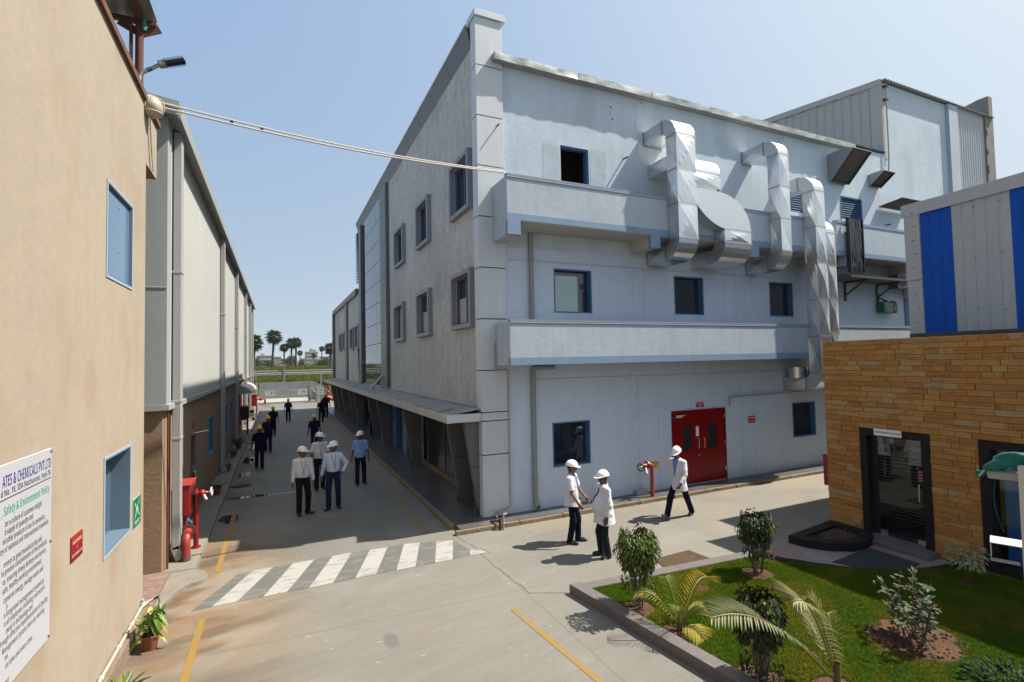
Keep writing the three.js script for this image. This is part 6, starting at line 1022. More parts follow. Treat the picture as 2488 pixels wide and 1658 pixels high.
pot('p', 'shaded alley pot with a round dark leafy plant, farthest of the four', -1.72, -27.7, 0.1, 'round', 8, 1.25);
pot('p', 'small pot in the sun at the far end of the alley below the red cabinet', -1.6, -41.5, 0.1, 'round', 9, 1.0);
// pipe wrapped in teal netting on a post, close to the camera at the right edge
{
  const T = thing('netted_pipe', 'teal netting draped over a grey pipe beside a white post at the right edge', 'pipe rail', [5, 0, -1.9]);
  part('pipe_run', rod(V(5, 3.05, -2.06), V(5, 3.11, -1.2), 0.034, 14), M.pipeGrey, T);
  const pts = [[4.99, 3.03, -2.135], [5, 3.06, -2.09], [5, 3.115, -2.03], [5, 3.165, -1.96], [5, 3.195, -1.88], [5, 3.22, -1.6]].map((q) => V(...q)), cv = new THREE.CatmullRomCurve3(pts), g = new THREE.TubeGeometry(cv, 60, 1, 20), p = g.attributes.position;
  for (let i = 0; i <= 60; i++) { const t = i / 60, c = cv.getPointAt(t); for (let k = 0; k <= 20; k++) { const id = i * 21 + k, a = k / 20 * 6.2832, rad = 0.024 + 0.028 * sst(0, 0.35, t) + 0.009 * Math.sin(a * 3 + t * 16) + 0.01 * (vn(a * 2 + 3, t * 20) - 0.5) - 0.022 * Math.exp(-Math.pow((t - 0.09) / 0.03, 2)); const v = V(p.getX(id), p.getY(id), p.getZ(id)).sub(c).setLength(rad).add(c); p.setXYZ(id, v.x, v.y, v.z); } }
  g.computeVertexNormals(); part('netting', g, M.teal, T); part('tie', xf(new THREE.TorusGeometry(0.036, 0.006, 6, 18), [4.995, 3.055, -2.1], [0.6, 0.2, 0.4]), M.white, T);
  part('cord', tube([V(5.0, 3.02, -2.03), V(5.0, 2.85, -2.04), V(5.01, 2.7, -2.02), V(5.02, 2.62, -2.0)], 0.002, 14, 4), M.teal, T);
  part('post', rbox(4.93, 5.07, 0, 3.16, -1.87, -1.73, 0.012), M.white, T);
  const q = [V(4.96, 2.4, -2.12), V(4.96, 2.53, -2.12), V(4.96, 2.53, -1.98)];
  const C = thing('metal_channel', 'bent white sheet metal channel jutting from the post at the right edge', 'metal channel', [5.1, 2.38, -2]);
  part('channel', xf(merge([box(0, 0.5, 0.135, 0.14, -0.2, 0), box(0, 0.004, 0.004, 0.135, -0.2, 0), box(0, 0.16, 0, 0.004, -0.07, 0)]), [5, 2.385, -2.08], [0, -1.19, 0]), M.white, C);
}

// ---------------------------------------------------------------- beyond the alley: gate, enclosure, field, palms, town
{
  const G = thing('steel_gate', 'pale steel double gate of upright bars across the far end of the alley', 'gate', [1, 0, -58.45]), W = mat([0.55, 0.56, 0.55], { roughness: 0.5, metalness: 0.2 });
  for (const [a, b] of [[-1.78, 0.93], [0.99, 3.72]]) {
    const l = part('gate_leaf', [0.08, 0.66, 0.9, 1.5].map((y) => box(a, b, y, y + 0.05, -58.48, -58.43)).concat([box(a, a + 0.06, 0.05, 1.55, -58.49, -58.42), box(b - 0.06, b, 0.05, 1.55, -58.49, -58.42)]), W, G);
    for (let x = a + 0.15; x < b - 0.1; x += 0.165) { part('bar', rod(V(x, 0.1, -58.455), V(x, 0.68, -58.455), 0.013, 5), W, l); part('bar', rod(V(x, 0.92, -58.455), V(x, 1.62, -58.455), 0.011, 5), W, l); }
  }
  part('post', rbox(-2.1, -1.9, 0, 2.32, -58.55, -58.35, 0.01), M.pipe, G); part('post', rbox(3.78, 3.95, 0, 1.75, -58.55, -58.35, 0.01), M.pipe, G); part('post', rbox(4.0, 4.1, 0, 1.75, -58.55, -58.4, 0.01), M.pipe, G);
  const haz = canvasTex(256, 160, (x, w, h) => { x.fillStyle = '#e4e6ea'; x.fillRect(0, 0, w, h); x.strokeStyle = '#b0443f'; x.lineWidth = 7; x.save(); x.translate(178, 66); x.rotate(Math.PI / 4); x.strokeRect(-34, -34, 68, 68); x.restore(); x.fillStyle = '#2a2a2c'; x.beginPath(); x.moveTo(178, 40); x.quadraticCurveTo(206, 70, 190, 90); x.lineTo(166, 90); x.quadraticCurveTo(150, 70, 178, 40); x.fill(); x.fillStyle = '#5d6068'; x.fillRect(12, 24, 112, 9); x.fillRect(70, 76, 54, 7); x.fillRect(70, 116, 60, 7); });
  const sg = (label, x0, x1, y0, y1, t) => { const s = single('gate_sign', box(x0, x1, y0, y1, -58.41, -58.4), M.white, label, 'sign', 'white safety boards on the far gate'); part('print', quad((x0 + x1) / 2, (y0 + y1) / 2, -58.398, x1 - x0 - 0.005, y1 - y0 - 0.005, 'z+'), mat('#ffffff', { map: t, roughness: 0.6 }), s); };
  sg('white hazard board with red diamond on the left leaf of the far gate', -1.22, -0.3, 0.91, 1.47, haz); sg('white hazard board with red diamond on the right leaf of the far gate', 1.89, 2.8, 0.9, 1.5, haz);
  sg('white prohibition board with red circle right of the far gate', 4.04, 4.5, 0.9, 1.55, canvasTex(128, 170, (x, w, h) => { x.fillStyle = '#e2e4e8'; x.fillRect(0, 0, w, h); x.strokeStyle = '#a83430'; x.lineWidth = 10; x.beginPath(); x.arc(64, 62, 40, 0, 7); x.moveTo(36, 34); x.lineTo(92, 90); x.stroke(); x.fillStyle = '#33343a'; x.fillRect(48, 50, 36, 10); x.fillRect(40, 68, 42, 10); x.fillRect(20, 122, 88, 8); x.fillRect(28, 140, 72, 8); }));
  single('small_sign', box(1.27, 1.77, 1.38, 1.54, -58.41, -58.4), mat([0.55, 0.55, 0.6]), 'small pale plate high on the gate between the two hazard boards', 'sign');
  const E = thing('walled_enclosure', 'roofless enclosure with plain grey cement walls behind the far gate', 'enclosure', [1, 0, -66]);
  part('rear_wall', rbox(-2.0, 3.75, 0, 2.06, -66.4, -66.1, 0.02), M.cementGrey, E); part('side_wall', rbox(3.76, 3.96, 0, 1.0, -66, -60, 0.02), M.cementGrey, E); part('floor', box(-2, 3.75, 0, 0.2, -66.1, -59.5), mat([0.6, 0.58, 0.52], { roughness: 0.9 }), E);
  const F = thing('railing', 'pale upright railing running along the right side of the enclosure', 'railing', [4, 0, -62]);
  for (let i = 0; i < 26; i++) { const t = i / 25; part('bar', rod(V(lerp(3.72, 4.5, t), 0, lerp(-66, -58.5, t)), V(lerp(3.72, 4.5, t), lerp(2.15, 1.75, t), lerp(-66, -58.5, t)), 0.016, 5), W, F); } for (const y of [0.9, 1.95]) part('rail', rod(V(3.72, y + 0.1, -66), V(4.5, y - 0.2, -58.5), 0.03, 5), W, F);
  const Pm = thing('pump_set', 'red pump and pipework standing by the right end of the gate', 'pump', [5.2, 0, -58]);
  part('pump', [xf(new THREE.CylinderGeometry(0.22, 0.22, 0.7, 12), [5.1, 0.45, -57.6], [0, 0, 1.2]), rod(V(4.9, 0, -57.6), V(4.9, 1.1, -57.6), 0.09, 8), rod(V(4.9, 0.7, -57.6), V(5.6, 0.15, -57.6), 0.11, 8), xf(new THREE.SphereGeometry(0.16, 10, 8), [4.9, 1.1, -57.6])], M.redFade, Pm);
  const Rb = thing('red_control_box', 'red control cabinet on legs above the earth mound past the gate', 'cabinet', [5, 1.4, -64]); part('case', rbox(4.75, 5.5, 1.5, 2.1, -64.4, -64.0, 0.02), M.red, Rb); part('window', [box(4.82, 5.05, 1.62, 2.0, -63.998, -63.99), box(5.15, 5.4, 1.62, 2.0, -63.998, -63.99)], M.glassDim, Rb); part('leg', [rod(V(4.8, 0, -64.2), V(4.8, 1.5, -64.2), 0.04, 6), rod(V(5.45, 0, -64.2), V(5.45, 1.5, -64.2), 0.04, 6)], M.black, Rb);
  const rc = thing('red_gantry', 'red frame of pipes behind the left gate post', 'gantry', [-2.8, 0, -60]); part('frame', [rod(V(-3.2, 0, -60), V(-3.2, 1.7, -60), 0.05, 6), rod(V(-2.2, 0, -60), V(-2.2, 1.7, -60), 0.05, 6), rod(V(-3.2, 1.7, -60), V(-1.9, 1.7, -60), 0.06, 6), rod(V(-3.2, 1.2, -60), V(-2.2, 1.2, -60), 0.04, 6), box(-2.6, -2.3, 0.7, 1.1, -60.1, -59.9)], M.red, rc);
  const mg = new THREE.SphereGeometry(1, 24, 14), p = mg.attributes.position; for (let i = 0; i < p.count; i++) { const k = 1 + 0.35 * (vn3(p.getX(i) * 4 + 9, p.getY(i) * 4, p.getZ(i) * 4 + 9) - 0.5); p.setXYZ(i, 6.3 + p.getX(i) * 1.9 * k, p.getY(i) * 1.2 * k, -66 + p.getZ(i) * 2 * k); } mg.computeVertexNormals(); struct('earth_mound', uvm(mg), M.soil);
  const K = thing('pipe_rack', 'row of slim posts carrying long pipes across the far edge of the yard', 'pipe rack', [0, 0, -75]);
  for (const y of [3.33, 3.06, 2.84]) part('pipe_run', rod(V(-14, y, -75), V(24, y, -75), y === 3.06 ? 0.05 : 0.06, 7), y === 3.06 ? M.white : M.pipeGrey, K); for (const x of [-8.5, -4.1, 0.68, 5.43, 10.2, 15]) part('post', box(x - 0.07, x + 0.07, 0, 3.45, -75.1, -74.96), M.pipeGrey, K); part('lamp', [rod(V(0.8, 0, -74.9), V(0.8, 4.1, -74.9), 0.04, 6), box(0.55, 1.05, 4.05, 4.2, -75, -74.8)], M.pipeGrey, K);
}
// scrub and tall grass of the field
{
  const r = rng(41), clump = (n, len, wid, col, rad, up) => { const A = { p: [], c: [] }; for (let i = 0; i < n; i++) { const d = dirv(r, up), q = Math.pow(r(), 0.45); const p = V(d.x * rad * q, Math.abs(d.y) * rad * 0.8 * q, d.z * rad * q); addLeaf(A, p, d, V((r() - 0.5), 1, r() - 0.5).normalize(), len * (0.7 + 0.6 * r()), wid, leafCol(col, 0.55, r), 0.2, 0.2); } return leafGeo(A); };
  const mk = (name, label, g, n, fn) => { const im = new THREE.InstancedMesh(g, leafMatte, n), m = new THREE.Matrix4(), c = new THREE.Color(); for (let i = 0; i < n; i++) { const [x, z, s, k, y = 1] = fn(i); m.compose(V(x, landY(x, z) - 0.05, z), new THREE.Quaternion().setFromEuler(new THREE.Euler(0, r() * 6.28, 0)), V(s, s * y, s)); im.setMatrixAt(i, m); im.setColorAt(i, c.setRGB(...k)); } im.name = name; im.userData = { kind: 'stuff', label, category: 'vegetation' }; im.castShadow = im.receiveShadow = true; scene.add(im); };
  mk('scrub', 'dense green scrub just beyond the far wall and pipes', clump(90, 0.34, 0.15, [0.065, 0.115, 0.016], 0.9, 0.2), 560, () => { const z = -76.5 - 34 * Math.pow(r(), 1.3), x = rr(-0.13, 0.16, r) * -z + rr(-3, 3, r), k = 0.6 + 0.9 * fbm(x * 0.3, z * 0.3, 3); return [x, z, rr(0.7, 1.35, r), [k * 0.95, k, k * 0.8], rr(0.7, 1.25, r)]; });
  mk('field_grass', 'tall yellow-green grass covering the field below the palms', clump(70, 0.9, 0.05, [0.095, 0.118, 0.028], 0.75, 1.4), 2600, () => { const z = -96 - 260 * Math.pow(r(), 1.5), x = rr(-0.12, 0.15, r) * -z + rr(-4, 4, r), k = 0.6 + 0.75 * fbm(x * 0.07, z * 0.05, 3); return [x, z, rr(0.8, 1.7, r), [k, k * 0.97, k * 0.75], rr(0.6, 1.0, r)]; });
}
function palmyra(label, x, z, cy, rad, seed, lean = 0) {
  const by = landY(x, z), T = thing('palmyra_palm', label, 'palm tree', [x, by, z], 'tall fan palms standing in the field'), r = rng(seed), A = { p: [], c: [] };
  const pts = [V(x - lean, by - 0.2, z), V(x - lean * 0.6, lerp(by, cy, 0.5), z), V(x, cy, z)], g = new THREE.TubeGeometry(new THREE.CatmullRomCurve3(pts), 20, 0.2 * rad / 1.8 + 0.06, 9); part('trunk', uvm(g), M.palmBark, T);
  for (let i = 0; i < 46; i++) { // fan leaves: a stalk and a disc of pleats
    const a = i * 2.4, e = lerp(1.15, -1.1, i / 46) + (r() - 0.5) * 0.35, d = V(Math.cos(a) * Math.cos(e), Math.sin(e), Math.sin(a) * Math.cos(e)).normalize(), st = rad * (0.42 + 0.16 * r()), p = V(x, cy, z).addScaledVector(d, st), s = V(-Math.sin(a), 0, Math.cos(a)), u = V(0, 0, 0).crossVectors(s, d).normalize(), fr = rad * 0.55, old = i > 34;
    const col = old ? [0.06, 0.05, 0.028] : [0.06, 0.085, 0.026]; addLeaf(A, V(x, cy, z), d, u, st, 0.06, [0.12, 0.12, 0.05], 0.2, 0);
    for (let k = -6; k <= 6; k++) { const an = k / 6 * 1.75, ld = d.clone().multiplyScalar(Math.cos(an)).addScaledVector(s, Math.sin(an)).addScaledVector(u, (r() - 0.5) * 0.3).normalize(); addLeaf(A, p, ld, u, fr * (0.8 + 0.35 * r()), fr * 0.2, leafCol(col, 0.5, r), 0.35, 0.25); }
  }
  part('crown', leafGeo(A), leafMatte, T).userData.kind = 'stuff';
}
palmyra('thick dark fan palm partly hidden by the warehouse end', -4.4, -115, 8.9, 2.0, 1);
palmyra('tallest fan palm with a single slim trunk, left of the pair', -1.2, -200, 14.6, 3.0, 2, 0.6);
palmyra('left fan palm of the touching pair', 4.5, -200, 12.2, 2.3, 3);
palmyra('right fan palm of the touching pair', 6.1, -203, 12.6, 2.3, 4);
palmyra('shorter dark fan palm between the tallest and the pair', 2.2, -210, 11.0, 1.9, 5);
palmyra('drooping fan palm beside the corner of the blue-grey building', 16.0, -180, 9.6, 2.4, 6);
palmyra('small distant fan palm left of the cream apartment block', 11.0, -300, 10.9, 1.7, 7);
palmyra('distant fan palm right of the cream apartment block', 22.2, -300, 13.2, 1.8, 8);
palmyra('low drooping fan palm in front of the cream apartment block', 18.1, -300, 9.4, 1.6, 9);
function roundTree(label, x, z, top, rad, seed, col = [0.05, 0.08, 0.025]) {
  const by = landY(x, z), T = thing('round_tree', label, 'tree', [x, by, z], 'dark bushy trees at the far edge of the field'), r = rng(seed), A = { p: [], c: [] };
  part('trunk', rod(V(x, by - 0.1, z), V(x, lerp(by, top, 0.5), z), 0.22, 7, 0.12), M.bark, T); const hh = (top - by) / 2, lob = []; for (let k = 0; k < 7; k++) lob.push([dirv(r, 0.25), 0.45 + 0.25 * r()]);
  for (let i = 0; i < 900; i++) { const [ld, lr] = lob[i % 7], d = dirv(r, 0.2), q = Math.pow(r(), 0.4), p = V(x + (ld.x * 0.55 + d.x * lr * q) * rad, by + hh * 1.05 + (ld.y * 0.5 + d.y * lr * q) * hh, z + (ld.z * 0.55 + d.z * lr * q) * rad); addLeaf(A, p, d, V(0, 1, 0).add(d).normalize(), 0.5, 0.34, leafCol(col, 0.7, r), 0.2, 0.2); }
  part('crown', leafGeo(A), leafMatte, T).userData.kind = 'stuff';
}
[['dark round tree below the touching palms, left one', 4.6, -290, 8.3, 2.8], ['dark round tree below the touching palms, right one', 8.0, -292, 8.9, 3.0], ['round tree in front of the blue-roofed shed', 11.6, -288, 7.4, 2.4], ['round tree between the left palms in front of the houses', -4.7, -270, 7.2, 2.2], ['green tree right of the cream block, lower one', 19.6, -285, 7.0, 2.6], ['green tree right of the cream block, taller one', 23.2, -290, 8.6, 3.0], ['tree behind the drooping palm at the building corner', 26.8, -292, 9.6, 3.2], ['pale green shrubby tree at the foot of the cream block', 21.4, -270, 6.0, 2.2], ['small tree farthest left behind the thick palm', -8.5, -260, 7.8, 2.4]].forEach(([l, x, z, t, q], i) => roundTree(l, x, z, t, q, i + 60));
function house(label, x0, x1, y1, z, wall, floors, cols, extra) {
  const yb = landY(0, z) - 0.5, T = thing('town_house', label, 'building', [(x0 + x1) / 2, yb, z], 'distant houses of the town'), w = mat(wall, { roughness: 0.9 });
  part('wall', box(x0, x1, yb, y1, z - 12, z), w, T); part('parapet', [box(x0 - 0.15, x1 + 0.15, y1 + 0.001, y1 + 0.5, z - 12.15, z + 0.15)], w, T);
  const fh = (y1 - 4) / floors, cw = (x1 - x0) / cols;
  for (let f = 0; f < floors; f++) { part('ledge', box(x0 - 0.3, x1 + 0.3, 4 + f * fh + fh * 0.86, 4 + f * fh + fh * 0.92, z + 0.001, z + 0.5), w, T); for (let c = 0; c < cols; c++) { const q = part('window', box(x0 + (c + 0.25) * cw, x0 + (c + 0.75) * cw, 4 + f * fh + fh * 0.3, 4 + f * fh + fh * 0.75, z + 0.002, z + 0.04), mat([0.12, 0.13, 0.15]), T); part('frame', box(x0 + (c + 0.48) * cw, x0 + (c + 0.52) * cw, 4 + f * fh + fh * 0.3, 4 + f * fh + fh * 0.75, z + 0.041, z + 0.08), w, q); } }
  if (extra) extra(T, w);
}
house('cream four-storey apartment block with rooftop tanks', 32, 47.5, 21, -700, [0.62, 0.6, 0.47], 4, 4, (T, w) => { part('roof_room', box(37, 41, 21.5, 25.4, -708, -702), mat([0.4, 0.42, 0.44]), T); part('roof_room', box(41.5, 45, 21.5, 24.2, -708, -702), mat([0.36, 0.37, 0.38]), T); part('side_wall', box(41, 47.4, 3, 20.9, -699.99, -699.9), mat([0.72, 0.7, 0.6]), T); });
house('white flat-roofed house at the left of the skyline', -24, -6, 17, -700, [0.6, 0.56, 0.5], 3, 4, (T, w) => part('roof_room', box(-20, -15, 17.5, 20, -708, -702), w, T));
house('pinkish house behind the tallest palm', -5, 4, 15.5, -720, [0.5, 0.38, 0.33], 3, 3); house('brown-roofed low house below the skyline', 3, 12, 12.6, -690, [0.34, 0.24, 0.2], 2, 4); house('pale house between the palm trunks', 12.5, 21, 17, -730, [0.55, 0.5, 0.46], 3, 3);
house('low white house at the field edge between the left palms', -13, -1, 9.5, -600, [0.66, 0.62, 0.56], 2, 4); house('small white house right of the low white house', 0, 7, 8.8, -610, [0.64, 0.62, 0.56], 1, 3); house('grey house at the right of the skyline', 50, 60, 15, -710, [0.5, 0.52, 0.54], 3, 3); house('hazy far block on the horizon left', -40, -24, 19, -1000, [0.5, 0.48, 0.48], 4, 4); house('hazy far block on the horizon centre', 15, 30, 19, -1000, [0.45, 0.42, 0.42], 4, 4);
{ const T = thing('blue_shed', 'shed with a pale blue roof beside the cream block', 'shed', [26, 3, -640]); part('wall', box(24, 30.5, 3, 11, -646, -640), mat([0.4, 0.46, 0.5]), T); part('roof', wallZ([[23.6, 11], [30.9, 11], [30.9, 12.2], [23.6, 12.9]], [], -639.6, 8), mat([0.35, 0.47, 0.6]), T);
  const D = thing('blue_dome_shed', 'small shed with a bright blue curved roof before the cream block', 'shed', [36, 3, -640]); part('wall', box(33.4, 38.6, 3, 7.4, -645, -640), mat([0.3, 0.4, 0.5]), D); const s = new THREE.Shape(); s.moveTo(33.2, 7.4); s.bezierCurveTo(33.4, 9.6, 38.6, 9.6, 38.8, 7.4); s.closePath(); part('roof', new THREE.ExtrudeGeometry(s, { depth: 5, bevelEnabled: false }).translate(0, 0, -645), mat([0.12, 0.38, 0.72]), D); }

// ---------------------------------------------------------------- people
const smin = (a, b, k) => { const h = Math.max(k - Math.abs(a - b), 0) / k; return Math.min(a, b) - h * h * k * 0.25; };
function cap(px, py, pz, a, b, ra, rb) { const bx = b.x - a.x, by = b.y - a.y, bz = b.z - a.z, x = px - a.x, y = py - a.y, z = pz - a.z; const t = clamp((x * bx + y * by + z * bz) / (bx * bx + by * by + bz * bz)); const dx = x - bx * t, dy = y - by * t, dz = z - bz * t; return Math.sqrt(dx * dx + dy * dy + dz * dz) - (ra + (rb - ra) * t); }
function ell(x, y, z, cx, cy, cz, rx, ry, rz) { const a = (x - cx) / rx, b = (y - cy) / ry, c = (z - cz) / rz, k = Math.sqrt(a * a + b * b + c * c); const g = Math.sqrt((a / rx) ** 2 + (b / ry) ** 2 + (c / rz) ** 2); return g < 1e-6 ? -Math.min(rx, ry, rz) : k * (k - 1) / g; }
function surfaceNet(f, mn, mx, h, colorFn) {
  const n = [0, 1, 2].map((k) => Math.ceil((mx[k] - mn[k]) / h) + 1), [nx, ny, nz] = n, F = new Float32Array(nx * ny * nz), id = new Int32Array(nx * ny * nz).fill(-1), pos = [];
  for (let k = 0, q = 0; k < nz; k++) for (let j = 0; j < ny; j++) for (let i = 0; i < nx; i++, q++) F[q] = f(mn[0] + i * h, mn[1] + j * h, mn[2] + k * h);
  const at = (i, j, k) => i + nx * (j + ny * k), E = [[0, 1], [0, 2], [0, 4], [1, 3], [1, 5], [2, 3], [2, 6], [3, 7], [4, 5], [4, 6], [5, 7], [6, 7]];
  for (let k = 0; k < nz - 1; k++) for (let j = 0; j < ny - 1; j++) for (let i = 0; i < nx - 1; i++) {
    const v = []; let m = 0; for (let c = 0; c < 8; c++) { v[c] = F[at(i + (c & 1), j + (c >> 1 & 1), k + (c >> 2))]; if (v[c] < 0) m |= 1 << c; }
    if (!m || m === 255) continue; let x = 0, y = 0, z = 0, w = 0;
    for (const [a, b] of E) if ((v[a] < 0) !== (v[b] < 0)) { const t = v[a] / (v[a] - v[b]); x += (a & 1) + t * ((b & 1) - (a & 1)); y += (a >> 1 & 1) + t * ((b >> 1 & 1) - (a >> 1 & 1)); z += (a >> 2) + t * ((b >> 2) - (a >> 2)); w++; }
    id[at(i, j, k)] = pos.length / 3; pos.push(mn[0] + (i + x / w) * h, mn[1] + (j + y / w) * h, mn[2] + (k + z / w) * h);
  }
  const ix = [], quad4 = (a, b, c, d, s) => { if (a < 0 || b < 0 || c < 0 || d < 0) return; if (s) ix.push(a, b, c, a, c, d); else ix.push(a, c, b, a, d, c); };
  for (let k = 1; k < nz - 1; k++) for (let j = 1; j < ny - 1; j++) for (let i = 1; i < nx - 1; i++) {
    const s = F[at(i, j, k)] < 0;
    if (s !== F[at(i + 1, j, k)] < 0) quad4(id[at(i, j - 1, k - 1)], id[at(i, j, k - 1)], id[at(i, j, k)], id[at(i, j - 1, k)], s);
    if (s !== F[at(i, j + 1, k)] < 0) quad4(id[at(i - 1, j, k - 1)], id[at(i - 1, j, k)], id[at(i, j, k)], id[at(i, j, k - 1)], s);
    if (s !== F[at(i, j, k + 1)] < 0) quad4(id[at(i - 1, j - 1, k)], id[at(i, j - 1, k)], id[at(i, j, k)], id[at(i - 1, j, k)], s);
  }
  const nr = [], col = [], e = h * 0.5;
  for (let q = 0; q < pos.length; q += 3) { const x = pos[q], y = pos[q + 1], z = pos[q + 2]; let a = f(x + e, y, z) - f(x - e, y, z), b = f(x, y + e, z) - f(x, y - e, z), c = f(x, y, z + e) - f(x, y, z - e); const l = Math.hypot(a, b, c) || 1; nr.push(a / l, b / l, c / l); if (colorFn) col.push(...colorFn(x, y, z)); }
  const g = new THREE.BufferGeometry(); g.setAttribute('position', new THREE.BufferAttribute(new Float32Array(pos), 3)); g.setAttribute('normal', new THREE.BufferAttribute(new Float32Array(nr), 3)); if (colorFn) g.setAttribute('color', new THREE.BufferAttribute(new Float32Array(col), 3)); g.setIndex(ix); return clean(g);
}
const helmetGeo = (() => { // hard hat in the head's frame: dome, brim, visor, three ridges
  const nu = 56, prof = [[0, 1], [0.25, 0.97], [0.5, 0.87], [0.7, 0.72], [0.85, 0.52], [0.95, 0.28], [1, 0.04], [1.0, -0.02]], pos = [], ix = [];
  const rows = prof.length + 3;
  for (let i = 0; i < rows; i++) for (let j = 0; j <= nu; j++) {
    const a = j / nu * 6.2832, fr = Math.pow(Math.max(0, Math.cos(a)), 2.2), brim = 0.007 + 0.056 * fr; let [r, y] = i < prof.length ? prof[i] : prof[prof.length - 1];
    let x = Math.sin(a) * 0.108 * r, z = Math.cos(a) * 0.138 * r - 0.008, yy = 0.052 + y * 0.116;
    if (i < 6) { const rd = Math.exp(-Math.pow(x / 0.011, 2)) + 0.7 * Math.exp(-Math.pow((Math.abs(x) - 0.036) / 0.008, 2)); yy += 0.007 * rd * (1 - r * r * 0.7); }
    if (i >= prof.length) { const k = i - prof.length, w = k === 0 ? 1 : k === 1 ? 1 : 0.1; x += Math.sin(a) * brim * w; z += Math.cos(a) * brim * w; yy = 0.049 - 0.012 * fr * w - (k ? 0.006 : 0); }
    pos.push(x, yy, z);
  }
  for (let i = 0; i < rows - 1; i++) for (let j = 0; j < nu; j++) { const a = i * (nu + 1) + j, b = a + nu + 1; ix.push(a, b, a + 1, a + 1, b, b + 1); }
  const g = new THREE.BufferGeometry(); g.setAttribute('position', new THREE.BufferAttribute(new Float32Array(pos), 3)); g.setIndex(ix); g.computeVertexNormals(); return clean(toCreasedNormals(g, 0.7));
})();
const cloth = (c, o = {}) => phys(c, { roughness: 1, specularIntensity: 0.25, ...o });
const PM = { skin: mat([1, 1, 1], { vertexColors: true, roughness: 0.55 }), shirt: phys([1, 1, 1], { vertexColors: true, roughness: 1, specularIntensity: 0.25 }), helmW: phys([0.72, 0.72, 0.69], { roughness: 0.32, clearcoat: 0.3 }), helmY: phys([0.68, 0.40, 0.01], { roughness: 0.35, clearcoat: 0.3 }), helmB: phys([0.03, 0.1, 0.4], { roughness: 0.35 }), black: cloth([0.008, 0.008, 0.01]), navy: cloth([0.011, 0.015, 0.042]), navy2: cloth([0.006, 0.007, 0.017]), slate: cloth([0.014, 0.017, 0.024]), shoe: phys([0.012, 0.011, 0.011], { roughness: 0.35 }), strap: mat([0.02, 0.02, 0.06]), badge: mat([0.62, 0.62, 0.6], { roughness: 0.4 }), badgeD: mat([0.02, 0.02, 0.02]) };
function ik(a, b, l1, l2, pole) { const d = b.clone().sub(a), L = Math.min(d.length(), (l1 + l2) * 0.999); d.normalize(); const c = (l1 * l1 - l2 * l2 + L * L) / (2 * L), h = Math.sqrt(Math.max(0, l1 * l1 - c * c)), p = pole.clone().addScaledVector(d, -pole.dot(d)).normalize(); return [a.clone().addScaledVector(d, c).addScaledVector(p, h), a.clone().addScaledVector(d, L)]; }
